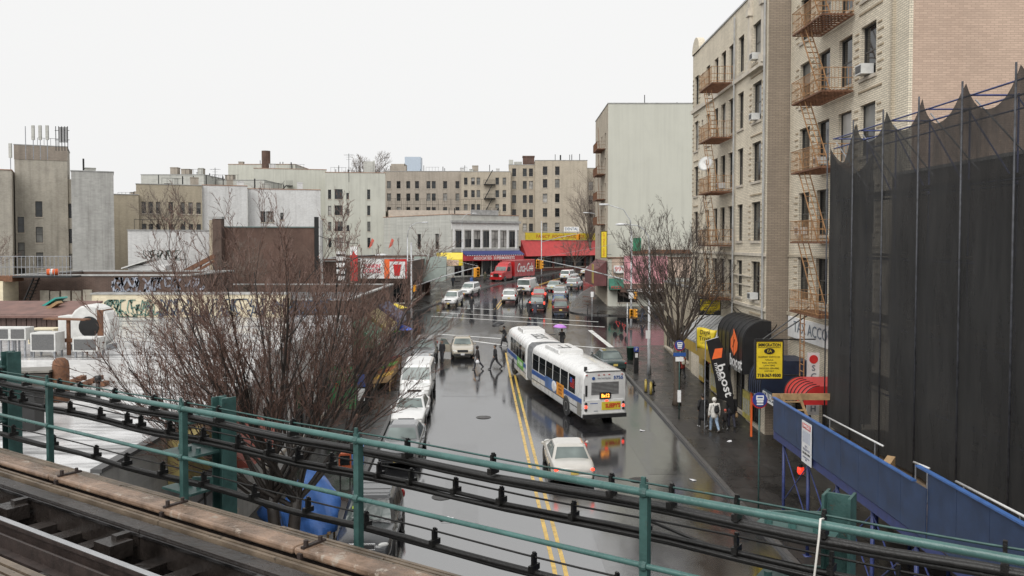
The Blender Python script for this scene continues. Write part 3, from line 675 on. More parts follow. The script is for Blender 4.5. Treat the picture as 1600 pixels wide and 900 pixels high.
# roof clutter on the distant blocks: bulkheads, pipes and hatches, each a part of its building
rc_ = random.Random(17)
for bb, W0, H0, n in ((T1, 5, 21.3, 1), (T3, 4.4, 18.1, 2), (T6, 8.5, 18.0, 4), (T7, 6, 18.1, 3), (T8, 10.5, 17.8, 5), (T9, 13, 24.2, 5), (T10, 7, 23.0, 4), (T11, 19, 25.7, 8), (T12, 10, 25.3, 4), (T14, 11, 27.6, 5), (T16, 8, 17.6, 4), (T17, 10.5, 21.4, 5), (T18, 14, 20.9, 6), (T19, 13, 25.9, 4), (SM, 14, 14.4, 4), (L6, 7, 10.8, 3)):
    for i in range(n):
        x = rc_.uniform(.5, W0 - .8); y = rc_.uniform(.6, 4); q = MB(); k_ = rc_.random()
        if k_ < .45: q.cyl(x, y, H0, H0 + rc_.uniform(1.2, 2.6), rc_.uniform(.05, .12), 7); q.build('vent_pipe', M_blk, bb)
        elif k_ < .8: w2 = rc_.uniform(.6, 1.5); h2 = rc_.uniform(1.1, 2.2); q.b(x, min(W0, x + w2), y, y + w2, H0, H0 + h2); q.b(x - .05, min(W0, x + w2) + .05, y - .05, y + w2 + .05, H0 + h2, H0 + h2 + .1); q.build('roof_hatch', rc_.choice((M_lgrey, M_farbrn, M_wbrick)), bb)
        else:
            for xx in np.arange(x, min(W0, x + 3.0), .7): q.bar((xx, .4, H0), (xx, .4, H0 + 1.6), .04, .04)
            q.bar((x, .4, H0 + 1.6), (min(W0, x + 3.0), .4, H0 + 1.6), .04, .04); q.build('roof_railing', M_blk, bb)
q = MB(); q.b(8.5, 8.9, -.25, 0, 4, 12.6); q.build('dark_pier', M_blk, L5)
q = MB(); q.tube([(9.15, -.2, 4), (9.15, -.2, 12.3)], .12, 8); q.build('downpipe', M_copgrey, L5)
# ================================================================ elevated railway in the foreground
M_teal = mat('teal_paint', (.055, .125, .115), .28, .25, 4, bump=.2, spots=((.09, .05, .03), 9, .66))
M_teald = mat('teal_paint_dull', (.035, .085, .078), .45, .35, 5, bump=.25, spots=((.08, .045, .03), 7, .62))
M_cable = mat('black_cable', (.009, .0085, .008), .4, .4, 6, bump=.3, spots=((.10, .09, .08), 14, .72))
M_tie = mat('wet_timber', (.022, .018, .016), .25, .6, 2.5, bump=.6, spots=((.10, .09, .08), 5, .64))
M_plank = mat('weathered_plank', (.13, .10, .072), .4, .5, 3, bump=.5, spots=((.05, .04, .03), 6, .6))
M_cover = mat('cover_board_paint', (.20, .135, .095), .22, .6, 2.6, bump=.6, spots=((.32, .27, .22), 4, .58))
M_rail = mat('worn_steel', (.55, .55, .56), .22, .15, 5, metal=1)
M_railr = mat('rail_rust', (.03, .02, .017), .6, .4, 8, bump=.3)
EZ = math.atan2(-.555, .832)
def el(name, label, cat, t, d, z, group=None):
    return thing(name, label, cat, (t * .832 + d * .555, -t * .555 + d * .832, z), EZ, group)
def e_t(px, d):   # position along the railway for a picture column
    a = (px - 800) / FPX; Y = d / (.555 * a + .832); return .832 * a * Y - .555 * Y
T0, T1e = -17.0, 4.6
DR = 5.33
rl = el('railing', 'teal pipe railing along the elevated track', 'railing', 0, DR, 7.4)
for z, r, nm in ((8.54, .029, 'top_rail'), (8.02, .021, 'mid_rail')):
    m = MB(); m.tube([(t, 0, z - 7.4) for t in np.linspace(T0, T1e, 14)], r, 12); m.build(nm, M_teal, rl, True)
ps = [e_t(p, DR) for p in (70, 280, 555, 1008)]
for t in [ps[0] - 2.63, *ps, ps[3] + 2.63 * 1.02]:
    m = MB(); m.b(-.03, .03, -.01, .01, .05, 1.2); m.b(.02, .03, .01, .055, .05, 1.16); m.b(-.1, .1, -.07, .1, 0, .05)
    m.prism([(-.08, .05), (.08, .05), (.03, .2), (-.03, .2)], -.012, .012)
    for zz in (1.14, .62): m.lathe([(.034, -.025), (.04, 0), (.034, .025)], (0, 0, zz), 10, ax='x')
    m.b(-.02, .012, -.01, .01, 1.2, 1.25)
    m.build('post', M_teald, rl, False, (t, 0, 0))
def bundle(label, d, z, pipes, wire, step, seed, brk=True):
    rr = random.Random(seed); t = el('cable_run', label, 'cable run', 0, d, z)
    for (dy, dz, r) in pipes:
        m = MB(); pts = []
        for x in np.linspace(T0, T1e, 44): pts.append((x, dy + .008 * math.sin(x * 1.7 + r * 90), dz - .025 * math.sin(x * 1.2) ** 2 + rr.uniform(-.004, .004)))
        m.tube(pts, r, 8); m.build('cable', M_cable, t, True)
    m = MB(); m.tube([(x, 0, wire + .008 * math.sin(x * 2.2)) for x in np.linspace(T0, T1e, 40)], .009, 5); m.build('messenger_wire', M_cable if seed != 1 else M_teald, t, True)
    x = T0 + .2
    while x < T1e:
        k = MB(); w_ = .022; k.b(x - w_ / 2, x + w_ / 2, -.03, .03, -.02, wire + .02); k.b(x - w_ * .9, x + w_ * .9, -.06, .06, -.02, .03); k.b(x - .012, x + .012, -.012, .012, wire, wire + .035)
        k.build('clip', M_cable, t); x += step * rr.uniform(.55, 1.45)
    return t
bundle('black cable bundle just below the top rail', 5.60, 8.40, [(0, -.03, .022), (.02, -.07, .02), (.05, -.03, .02)], .12, .85, 1)
bundle('thick black cable bundle between the rails with raised wire', 5.78, 8.10, [(0, 0, .02), (.0, -.04, .019), (.05, -.02, .02), (.03, -.07, .014), (-.04, -.03, .012)], .09, .5, 2)
bundle('single black cable under the mid rail with raised wire', 5.72, 7.62, [(0, -.02, .03), (.02, -.06, .014)], .10, .75, 3)
m = MB(); pts = [(x, 0, -.25 * (1 - ((x + 1.5) / 2.2) ** 2)) for x in np.linspace(-3.7, .7, 14)]; m.tube(pts, .014, 6)
t = el('slack_cable', 'slack thin cable drooping across the cable bundles', 'cable', 1.0, 5.9, 8.15); m.build('cable', M_cable, t, True)
for i, (px, zt, lab) in enumerate(((14, 8.62, 'teal steel column at the left edge behind the railing'), (347, 8.45, 'teal steel column left of the bare tree trunk'), (1316, 8.47, 'teal steel column with bolted brackets at the right'))):
    t = el('steel_column', lab, 'column', e_t(px, 6.3), 6.3, 5.2); h = zt - 5.2
    m = MB(); m.b(-.10, -.08, -.1, .1, 0, h); m.b(.08, .10, -.1, .1, 0, h); m.b(-.08, .08, -.012, .012, 0, h); m.build('i_beam', M_teald, t)
    for z in (h - .22, h - .62, h - 1.05):
        k = MB(); k.prism([(-.5, z), (-.1, z), (-.1, z + .09), (-.5, z + .03)], -.09, -.06); k.b(-.5, .05, -.5, -.1, z - .015, z + .012); k.build('bracket', M_teald, t)
        k = MB()
        for x in (-.42, -.25, -.08): k.cyl(x, -.3, z + .012, z + .06, .03, 6)
        k.build('bolt', M_teal, t)
t = el('hanging_rope', 'pale rope end tied over the top rail at the right', 'rope', e_t(1290, 5.3), 5.28, 8.6); m = MB()
m.tube([(0, .05, -.02), (.0, -.03, .0), (0, -.06, -.1), (-.03, -.06, -.4), (-.06, -.05, -.8)], .007, 6); m.build('rope', mat('pale_rope', (.6, .58, .54), .8, .1, 9), t, True)
# deck: every plank, tie and rail is its own piece
deck = el('track_deck', 'elevated track deck with planks, ties and shiny rail', 'railway track', 0, 0, 0)
def seg(name, d0, d1, z0, z1, m, ln=4.2, jit=.006, start=0, bev=0):
    t = T0 - start
    while t < T1e:
        b_ = min(t + ln, T1e + 1); dz = rnd.uniform(-jit, jit)
        k = MB(); k.b(t + .006, b_ - .006, d0, d1, z0, z1 + dz); o = k.build(name, m, deck)
        if bev: subs(o, 0, bev)
        t = b_
for i in range(4): seg('plank', 4.90 + i * .05, 4.90 + i * .05 + .032, 7.62, 7.72 - .004 * i, M_plank, 5, start=i * 1.3)
seg('cover_board', 4.67, 4.87, 7.70, 7.76, M_cover, 3.9, .01, bev=.02)
for i in range(2): seg('plank', 4.55 + i * .05, 4.55 + i * .05 + .03, 7.62, 7.70, M_plank, 5, start=i * 2)
seg('guard_timber', 4.36, 4.51, 7.40, 7.68, M_tie, 5)
x = T0 + .4
while x < T1e:
    k = MB(); k.b(x - .02, x + .02, 4.68, 4.93, 7.765, 7.785); k.cyl(x, 4.72, 7.78, 7.83, .022, 6); k.cyl(x, 4.88, 7.78, 7.82, .02, 6); k.b(x - .02, x + .02, 4.64, 4.665, 7.6, 7.74); k.build('clamp', M_railr, deck); x += 1.9
m = MB(); m.b(T0, T1e, 4.72, 4.8, 7.52, 7.64); m.b(T0, T1e, 4.7, 4.84, 7.48, 7.52); m.build('third_rail', M_railr, deck)
def rail(d, zt):
    m = MB(); m.prism([(d - .035, zt), (d + .035, zt), (d + .035, zt - .035), (d + .008, zt - .05), (d + .008, zt - .13), (d + .07, zt - .15), (d - .07, zt - .15), (d - .008, zt - .13), (d - .008, zt - .05), (d - .035, zt - .035)], T0, T1e, plane='yz')
    m.build('running_rail', M_railr, deck); k = MB(); k.b(T0, T1e, d - .03, d + .03, zt + .001, zt + .004); k.build('rail_head', M_rail, deck)
rail(3.86, 7.64); rail(2.42, 7.64)
m = MB(); m.b(T0, T1e, 4.335, 4.35, 7.62, 7.645); m.build('steel_edge', M_rail, deck)
m = MB(); m.b(T0, T1e, 3.70, 3.72, 7.46, 7.6); m.b(T0, T1e, 3.62, 3.7, 7.46, 7.48); m.build('guard_rail', M_railr, deck)
x = T0 + .1; i = 0
while x < T1e:
    k = MB(); k.b(x, x + .2, 1.6, 4.54, 7.26, 7.47 + rnd.uniform(-.015, .01)); k.build('tie', M_tie, deck)
    k = MB(); k.b(x + .03, x + .17, 3.74, 3.98, 7.47, 7.50)
    for yy in (3.75, 3.96): k.cyl(x + .1, yy, 7.5, 7.55, .022, 6)
    k.build('tie_plate', M_railr, deck)
    if i % 4 == 1: k = MB(); k.b(x - .02, x + .24, 4.08, 4.30, 7.46, 7.6); k.b(x + .06, x + .14, 4.2, 4.36, 7.5, 7.64); k.build('insulator_block', M_tie, deck)
    x += .46; i += 1
for i in range(6): seg('walk_plank', 2.95 + i * .095, 2.95 + i * .095 + .065, 7.50, 7.56, M_plank, 5, start=i * .9)
m = MB(); m.b(T0, T1e, .9, 4.9, 6.95, 7.0); m.b(T0, T1e, 4.35, 4.42, 6.2, 6.95); m.b(T0, T1e, 4.2, 4.6, 6.15, 6.2); m.b(T0, T1e, 1.6, 1.67, 6.2, 6.95); m.build('girder_dark_plate', M_blk, deck)  # girders, plus a black plate added for the dark gaps between ties
for t_ in (-13, 1):
    k = MB(); k.b(t_ - .2, t_ + .2, 2.9, 3.3, 0, 6.95); k.build('support_column', M_teald, deck)
k = MB()
for t_ in np.arange(T0, T1e, 1.3): k.b(t_, t_ + .1, 4.6, 5.5, 7.3, 7.42)
k.b(T0, T1e, 5.27, 5.42, 7.37, 7.40); k.b(T0, T1e, 4.88, 5.1, 7.56, 7.60); k.build('outrigger', M_blk, deck)

# ================================================================ scaffold, net and blue sidewalk shed
M_blue = mat('blue_plywood', (.028, .050, .108), .5, .3, 1.6, bump=.08, spots=((.10, .12, .17), 11, .70))
M_bluep = mat('blue_steel', (.035, .05, .16), .45, .3, 5)
M_galv = mat('galvanised_pipe', (.30, .31, .33), .4, .3, 6, metal=.4)
M_wood = mat('rough_timber', (.34, .22, .11), .7, .3, 3, bump=.3)
M_board = mat('deck_boards', (.17, .125, .085), .6, .4, 2, bump=.3)
sh = thing('sidewalk_shed', 'blue plywood sidewalk shed over the right pavement', 'scaffold', (9.35, 30, 0))
def spn(y, z0, z1, ln, nm='parapet_panel', x=0.0): 
    m = MB(); m.b(x, x + .03, -(30 - y) - ln + .006, -(30 - y) - .006, z0, z1); return m.build(nm, M_blue, sh)
yy = 29.6; i = 0
while yy > 6.5:
    hi = yy < 19.2; spn(yy, 3.55, 5.1 if hi else 4.72, 1.22, x=.0 if not hi else .035); yy -= 1.22; i += 1
m = MB(); m.b(-.04, .07, -10.8, -.4, 4.722, 4.76); m.b(-.02, .1, -23.5, -10.9, 5.102, 5.14); m.build('cap_rail', mat('blue_trim', (.06, .14, .36), .4, .2, 3), sh)
for k_, x in enumerate(np.arange(.08, 3.9, .26)):
    m = MB(); m.b(x, x + .24, -23.5, -.3, 3.50, 3.545 + .006 * (k_ % 2)); m.build('deck_board', M_board, sh)
m = MB(); m.b(.05, .15, -23.5, -.3, 3.25, 3.5); m.b(3.5, 3.6, -23.5, -.3, 3.25, 3.5); m.build('beam', M_bluep, sh)
m = MB(); m.b(.0, 3.2, -.32, -.24, 4.62, 4.85); m.build('end_beam', M_wood, sh)
for yk in (-1.0, -3.4, -5.8, -8.2, -10.6, -13, -15.4, -17.8):
    for x in (.2, 3.5):
        m = MB(); m.cyl(x, yk, SW + .02, 3.25, .055, 10); m.b(x - .12, x + .12, yk - .12, yk + .12, SW, SW + .03); m.build('post', M_bluep, sh, True)
    m = MB(); m.tube([(.2, yk, 3.1), (.2, yk - 2.4, 1.2)], .022, 6); m.tube([(.2, yk - 2.4, 3.1), (.2, yk, 1.2)], .022, 6); m.build('brace', M_bluep, sh)
t = thing('warning_lamp', 'red warning lamp hanging from the blue shed', 'lamp', P(1251, 735, 28.0)); m = MB(); m.lathe([(.05, .12), (.11, .1), (.12, -.05), (.08, -.13), (.02, -.14)], n=12); m.build('lens', mat('red_lens', (.75, .05, .03), .3, 0, emit=(.9, .05, .02, .6)), t, True)
m = MB(); m.cyl(0, 0, .1, .2, .07, 10); m.tube([(0, 0, .2), (0, 0, 1.0)], .01); m.build('holder', M_blk, t)
t = thing('notice_board', 'white construction notice fixed to the blue plywood', 'sign', (9.32, 26.1, 4.05), R(-90)); m = MB(); m.b(-.42, .42, -.02, 0, -.78, .55); m.build('board', mat('white_board', (.75, .75, .75), .5, .06, 3), t)
m = MB(); m.b(-.36, .36, -.024, -.02, .32, .48); m.build('red_panel', mat('red_print', (.6, .08, .07), .5, .1, 4), t)
k = mat('grey_print', (.25, .26, .32), .5, .1, 4)
text('DANGER', .15, MATS['white_board'], t, (0, -.027, .40), fit=.6)
m = MB(); m.b(-.34, .34, -.024, -.021, -.12, .25); m.build('drawing_panel', mat('pale_print', (.52, .55, .62), .5, .1, 12), t)
text('NO\nTRESPASS', .11, k, t, (0, -.025, -.28), fit=.62); text('718-786-3000', .1, M_blk, t, (0, -.025, -.46), fit=.66)
text('CONSTRUCTION\nSITE', .07, k, t, (0, -.025, -.62), fit=.6)
# poles and net
M_stand = mat('dark_galvanised', (.045, .047, .055), .5, .6, 7)
XN = 11.5; PYS = [30.1 - 2.24 * i for i in range(11)]
sc = thing('scaffold', 'tall pipe scaffold behind the black netting', 'scaffold', (XN, 30.1, 3.55))
for i, y in enumerate(PYS):
    for x in (-.13, 1.3):
        m = MB(); m.tube([(x, y - 30.1, 0), (x, y - 30.1, 10.8 if x < 1 else 10.5)], .026, 8); m.build('standard', M_stand if x < 1 else M_bluep, sc, True)
    if x: m = MB(); [m.tube([(.06, y - 30.1, z), (1.3, y - 30.1, z)], .025, 6) for z in (10.45, 8.2, 6.2, 4.1, 2.0)]; m.build('transom', M_bluep, sc)
for x in (.1, 1.3):
    for z in (10.45, 10.1, 8.2, 6.2, 4.1, 2.0):
        m = MB(); m.tube([(x, 0, z), (x, -22.4, z)], .024, 6); m.build('ledger', M_bluep, sc)
for i in range(0, 10):
    m = MB(); m.tube([(1.28, -2.24 * i, 10.4), (1.28, -2.24 * i - 2.24, 8.2)], .022, 6); m.tube([(.1, -2.24 * i - .2, 10.3), (.5, -2.24 * i - 1.9, 8.6)], .02, 6, 1); m.build('brace', [M_bluep, M_galv], sc)
for z in (8.3, 6.3, 4.2, 2.1):
    m = MB(); m.b(.2, 1.25, -22.4, 0, z, z + .05); m.build('walk_board', M_board, sc)
m, nt_, b_ = _new('black_net'); MATS['black_net'] = m
b_.inputs['Base Color'].default_value = (.022, .022, .022, 1); b_.inputs['Roughness'].default_value = .9
nb = _noise(nt_, 1.6, 7, _coord(nt_, (1, 1.5, .25)), .7); L(nt_, _ramp(nt_, nb.outputs['Fac'], [(.35, (.014, .014, .014)), (.7, (.034, .033, .032))]).outputs[0], b_.inputs['Base Color'])
tr = nt_.nodes.new('ShaderNodeBsdfTransparent'); ms = nt_.nodes.new('ShaderNodeMixShader'); o_ = nt_.nodes['Material Output']
nz = _noise(nt_, 1.0, 4, _coord(nt_, (1, 1.6, .5))); mr = _ramp(nt_, nz.outputs['Fac'], [(.3, .82), (.7, .95)])
L(nt_, mr.outputs[0], ms.inputs[0]); L(nt_, tr.outputs[0], ms.inputs[1]); L(nt_, b_.outputs[0], ms.inputs[2]); L(nt_, ms.outputs[0], o_.inputs[0])
nn = mat('net_fold', (.03, .03, .03), .9, .3, 2)
mb = MB(); nu, nv = 150, 34; rs = random.Random(3)
sag = [rs.uniform(.6, .95) for _ in range(12)]; skew = [rs.uniform(.38, .62) for _ in range(12)]
vs = []
for i in range(nu + 1):
    d = i / nu * 22.4; k_ = min(9, int(d / 2.24)); f = d / 2.24 - k_; s_ = skew[k_]; g = f / s_ * .5 if f < s_ else .5 + (f - s_) / (1 - s_) * .5
    top = 10.75 - sag[k_] * (1 - abs(2 * g - 1) ** 2.4) if k_ != 0 else 10.2 - 1.0 * (1 - abs(2 * g - 1) ** 1.4) + .5 * f
    for j in range(nv + 1):
        q = j / nv; z = top * (1 - q) + .12 * q
        bul = .10 * math.sin(math.pi * f) * (.4 + .6 * q) + .025 * math.sin(d * 3.1 + q * 5 + math.sin(d)) * (1 - .3 * q) + .012 * math.sin(d * 7.3 - q * 9 + math.sin(z * 2)) + .05 * math.sin(z * 1.3 + d * .8)
        vs.append((.0 - .03 - bul * .6 * (1 if f > .02 and f < .98 else .2), -d, z))
mb.add(vs, [(i * (nv + 1) + j, (i + 1) * (nv + 1) + j, (i + 1) * (nv + 1) + j + 1, i * (nv + 1) + j + 1) for i in range(nu) for j in range(nv)])
t = thing('debris_net', 'black debris netting hung over the scaffold', 'net', (XN, 30.1, 3.55)); mb.build('netting', MATS['black_net'], t, True)
mb = MB(); vs = []
for i in range(13):
    for j in range(20): q = j / 19; top = 10.0 - .8 * math.sin(math.pi * i / 12); vs.append((i * .13, .02 + .05 * math.sin(i * 1.1 + q * 4), top * (1 - q) + .1 * q))
mb.add(vs, [(i * 20 + j, i * 20 + j + 1, (i + 1) * 20 + j + 1, (i + 1) * 20 + j) for i in range(12) for j in range(19)]); mb.build('end_netting', MATS['black_net'], t, True)
for lab, a, b_ in (('white pipe rail lying along the far end of the shed deck', (1287, 649, 28), (1380, 697, 24)), ('short white pipe rail in the middle of the shed deck', (1428, 722, 22), (1452, 732, 21.2)), ('long white pipe rail along the near shed deck', (1494, 752, 19.8), (1610, 812, 16.8))):
    pa, pb = P(*a), P(*b_); t = thing('guard_pipe', lab, 'pipe', pa); m = MB(); m.tube([(0, 0, 0), pb - pa], .03, 8); m.build('pipe', mat('white_pipe', (.62, .62, .62), .35, .15, 5), t, True)
    m = MB()
    for f in (.12, .88): q = (pb - pa) * f; m.tube([(q.x, q.y, q.z), (q.x, q.y, 3.56 - pa.z)], .02, 6)
    m.build('upright', M_galv, t)
t = thing('timber_ladder', 'wooden ladder leaning at the far end of the shed', 'ladder', (9.9, 28.7, 3.56)); m = MB()
for x in (0, .62): 
    k = MB(); k.bar((x, 0, 0), (x - .35, .7, 1.35), .09, .05); k.build('stile', M_wood, t)
for i in range(1, 5): f = i / 5; k = MB(); k.bar((-.35 * f, .7 * f, 1.35 * f), (.62 - .35 * f, .7 * f, 1.35 * f), .08, .04); k.build('rung', M_wood, t)
t = thing('bucket', 'white bucket standing on the shed deck', 'bucket', (9.95, 25.2, 3.56)); m = MB(); m.lathe([(.13, 0), (.16, .36), (.17, .36), (.17, .4), (.15, .4), (.14, .3)], n=16); m.build('pail', MATS['white_pipe'], t, True); m = MB(); m.tube([(-.16, 0, .36), (-.1, .1, .5), (.1, .1, .5), (.16, 0, .36)], .008, 5); m.build('handle', M_galv, t)
for i, (x, y, rz, ln) in enumerate(((10.0, 21.9, .5, .9), (9.9, 21.0, -.4, .7), (10.1, 17.2, 1.2, 1.1))):
    t = thing('scrap_timber', ['upright timber offcuts piled against the blue plywood', 'brown brick and timber offcut on the deck edge', 'pale timber offcut on the near shed deck'][i], 'timber', (x, y, 3.56), rz)
    m = MB(); m.b(-ln / 2, ln / 2, -.12, .12, 0, .35 if i == 0 else .18); m.build('offcut', M_wood, t); k = MB(); k.obox((.05, .1, .45 if i == 0 else .25), (ln * .35, .1, .12), (-.03, .1, 0), (0, 0, .06 if i else .4)); k.build('splinter', M_wood, t)

# ================================================================ signs and awnings
M_black = mat('black_vinyl', (.012, .012, .013), .45, .2, 3); M_yels = mat('yellow_sign', (.72, .55, .03), .45, .12, 2); M_whs = mat('white_sign', (.76, .76, .75), .45, .08, 3)
M_reds = mat('red_sign', (.55, .03, .03), .45, .15, 2); M_org = mat('orange_print', (.85, .16, .04), .5, .08, 3); M_ink = mat('black_print', (.015, .015, .015), .5, .1, 4); M_redp = mat('red_letters', (.5, .02, .02), .5, .1, 4)
def sign(name, label, c, w_, h_, rz, m, texts=(), frame=None, th=.1, cat='sign', bracket=None):
    t = thing(name, label, cat, c, rz); k = MB(); k.b(-w_ / 2, w_ / 2, -th / 2, th / 2, -h_ / 2, h_ / 2); k.build('panel', m, t)
    if frame:
        for (a, b_, c_, d) in ((-w_ / 2 - .04, w_ / 2 + .04, h_ / 2, h_ / 2 + .06), (-w_ / 2 - .04, w_ / 2 + .04, -h_ / 2 - .06, -h_ / 2), (-w_ / 2 - .05, -w_ / 2, -h_ / 2, h_ / 2), (w_ / 2, w_ / 2 + .05, -h_ / 2, h_ / 2)):
            k = MB(); k.b(a, b_, -th / 2 - .03, th / 2 + .03, c_, d); k.build('frame_bar', frame, t)
    for tx in texts:
        s, sz, dx, dz, tm = tx[:5]; text(s, sz, tm, t, (dx, -th / 2 - .006, dz), fit=tx[5] if len(tx) > 5 else None, bold=tx[6] if len(tx) > 6 else 0)
    if bracket:
        for a, b_ in bracket: MB().tube([a, b_], .03, 6).build('bracket', M_blk, t)
    return t
# immigration sign
pc = P(1201, 562, 37.2)
sign('projecting_sign', 'large yellow sign for immigration services facing the camera', pc, 1.17, 1.66, 0, M_yels,
     [('IMMIGRATION', .2, 0, .67, M_ink, 1.0, .006), ('PASSPORT PHOTO I.D.', .11, 0, .13, M_ink, .98), ('VISAS', .1, 0, .0, M_ink, .36), ('REAL ESTATE', .1, 0, -.13, M_ink, .64), ('LAWYERS', .1, 0, -.25, M_ink, .5), ('PROCESS SERVERS', .1, 0, -.38, M_ink, .88), ('NOTARY', .1, 0, -.5, M_ink, .42), ('718-367-9500', .2, 0, -.7, M_ink, 1.04, .008)],
     M_ink, .18, bracket=[((-.6, 0, .92), (2.1, 0, .92)), ((0, 0, .9), (1.9, 0, 2.1)), ((-.3, 0, .9), (1.8, 0, 2.4)), ((.6, 0, -.7), (2.1, 0, -.7))])
k = MB(); k.lathe([(.02, -.01), (.24, -.01), (.24, .01), (.02, .01)], n=24, ax='y'); o = k.build('emblem', M_ink, [c for c in COL.objects if c.get('label', '').startswith('large yellow sign for imm')][0], False, (0, -.1, .4)); o.scale = (1, 1, .55)
text('EA', .18, M_yels, o.parent, (0, -.116, .4))
text('_', .3, M_ink, o.parent, (0, -.096, .68), fit=1.0)
t = sign('projecting_sign', 'small yellow and black projecting sign above the white shop roof', P(1109, 479, 49.5), 1.2, .9, 0, M_yels, [('INCOME TAX SERVICE', .13, 0, .34, M_ink, 1.0), ('IMMIGRATION', .12, 0, .18, M_ink, .7), ('TRAVEL - NOTARY', .12, 0, .03, M_ink, .9), ('TRANSLATIONS', .12, 0, -.12, M_ink, .8)], M_ink, .14, bracket=[((.6, 0, .4), (1.4, 0, .4))])
k = MB(); k.b(-.6, .6, -.082, -.07, -.45, -.22); k.build('black_strip', M_ink, t); text('WESTERN\nUNION', .12, M_yels, t, (0, -.09, -.335), fit=.6)
# black barrel awnings
def barrel(name, label, y0, y1, x0, x1, z0, z1, m, n=9, rr=.75):
    """quarter-barrel awning on the right-hand facade: x1 at the wall, x0 outer face"""
    t = thing(name, label, 'awning', (x1, y0, z0)); dx = x1 - x0; dz = z1 - z0; k = MB(); r = min(dx, dz) * rr
    prof = [(-dx, 0), (-dx, dz - r)] + [(-dx + r - r * math.cos(a), dz - r + r * math.sin(a)) for a in np.linspace(0, math.pi / 2, n)[1:]] + [(0, dz), (0, 0)]
    k.prism(prof, 0, y1 - y0); k.build('canopy', m, t)
    rb = MB()
    for f in np.linspace(.02, .98, 7):
        yy = (y1 - y0) * f; rb.tube([(p[0] - .012 if p[0] < -.01 else p[0], yy, p[1] + .01) for p in prof[:-2]], .022, 5)
    rb.build('rib', M_black, t, True)
    return t
bz = zg(43)
t = barrel('awning', 'black barrel awning with an orange leaf emblem', 41.2, 46.4, 11.5, 12.88, 3.7, 6.35, M_black)
def leaf(parent, loc, s, rot, m):
    k = MB(); pts = [(0, -1), (.42, -.45), (.5, .1), (.25, .65), (-.05, 1.15), (-.12, .7), (-.42, .25), (-.45, -.4)]
    k.prism([(x * s, z * s) for x, z in pts], -.012, 0); k.build('emblem', m, parent, False, loc, rot)
    k = MB(); k.bar((-.12 * s, -.016, -.35 * s), (.14 * s, -.016, .35 * s), .01, .05); k.build('slash', M_black, parent, False, loc, rot)
leaf(t, (-1.39, 1.7, 1.35), .62, (0, 0, R(-90)), M_org)
for c in t.children:
    if c.name.startswith(('emblem', 'slash')): c.scale = (2.3, 1, 1.05)
text('boost', .85, M_whs, t, (-1.4, 1.35, .42), (R(90), 0, R(-90)), fit=2.3, bold=.012); text('mobile', .4, M_copgrey, t, (-1.4, 1.35, .12), (R(90), 0, R(-90)), fit=1.7)
t = thing('flag', 'black feather flag with orange and white lettering', 'flag', (10.72, 43.4, SW + zg(44) - .3))
k = MB(); k.prism([(-.55, 4.9), (.1, 5.1), (.45, 4.3), (.85, 2.4), (.95, 1.1), (.5, 1.75), (.05, 1.9), (-.1, 3.0)], -.015, .015); k.build('cloth', M_black, t)
k = MB(); k.tube([(-.6, .03, 0), (-.6, .03, 3.6), (-.58, .03, 4.9)], .025, 6); k.tube([(-.6, .03, 4.9), (.1, .03, 5.12)], .02, 6); k.build('pole', M_galv, t)
k = MB(); k.prism([(-.25, 3.95), (.25, 4.05), (.3, 4.55), (-.1, 4.5)], -.03, -.018); k.build('emblem', M_org, t)
text('boost', .62, M_whs, t, (.42, -.03, 2.85), (R(90), R(74), 0), fit=1.75, bold=.01); text('mobile', .34, M_whs, t, (.08, -.03, 3.3), (R(90), R(74), 0), fit=.95)
t = thing('flag', 'yellow travel agency flag tied above the pavement', 'flag', P(1089, 512, 46.5)); k = MB()
vs = []
for i in range(9):
    f = i / 8
    for j in range(7): q = j / 6; vs.append((f * (1.12 - .3 * q), .1 * math.sin(f * 5 + q), -.12 * f - q * (1.16 - .0 * f) + .04 * math.sin(f * 6)))
k.add(vs, [(i * 7 + j, i * 7 + j + 1, (i + 1) * 7 + j + 1, (i + 1) * 7 + j) for i in range(8) for j in range(6)]); o = k.build('cloth', M_yels, t, True); o.modifiers.new('s', 'SOLIDIFY').thickness = .01
text('Daysi\nTravel', .36, M_ink, t, (.42, -.13, -.42), fit=.62, bold=.006); text('718-733-2121', .1, M_ink, t, (.42, -.13, -.85), fit=.5)
k = MB(); k.tube([(-.02, .02, .2), (-.02, .02, -1.3)], .02, 6); k.tube([(-.02, .02, .1), (2.0, .3, .3)], .02, 6); k.build('pole', M_galv, t)
t = barrel('awning', 'blue barrel awning behind the yellow sign', 38.9, 40.9, 11.7, 13.97, 3.0, 4.7, mat('blue_vinyl', (.018, .028, .06), .45, .25, 2), 9, .7)
text('R/N', .9, M_whs, t, (-2.09, 1.3, .95), (R(90), R(-15), R(-90)), fit=.9)
k = MB(); k.b(-2.18, -2.1, -3.0, 2.42, -.12, .4); k.build('valance', mat('navy_valance', (.035, .055, .085), .5, .2, 3), t); text('RESTAURANT', .42, M_whs, t, (-2.19, -.9, .17), (R(90), 0, R(-90)), fit=2.8, bold=.01)
for i in range(4): k = MB(); k.b(-2.19, -2.181, -2.6 + i * 1.05, -1.75 + i * 1.05, -.11, .0); k.build('white_patch', M_whs, t)
k = MB(); k.b(-2.1, -2.02, 2.2, 2.3, -2.4, -.12); k.build('red_post', M_org, t)
t = barrel('awning', 'red domed awning below the cream block', 33.2, 35.6, 11.7, 13.97, 3.75, 4.5, mat('red_vinyl', (.5, .03, .03), .4, .15, 2), 9, .9)
k = MB(); k.b(-1.2, 0, 34.7 - 30.9, 39.3 - 34.7, .2, .9)
t = thing('fascia_sign', 'white accounting fascia sign behind the fire escape', 'sign', (13.86, 37.2, 6.1), R(-90)); k = MB(); k.b(-4.3, 5.2, -.06, .06, -.5, .5); k.build('panel', M_whs, t)
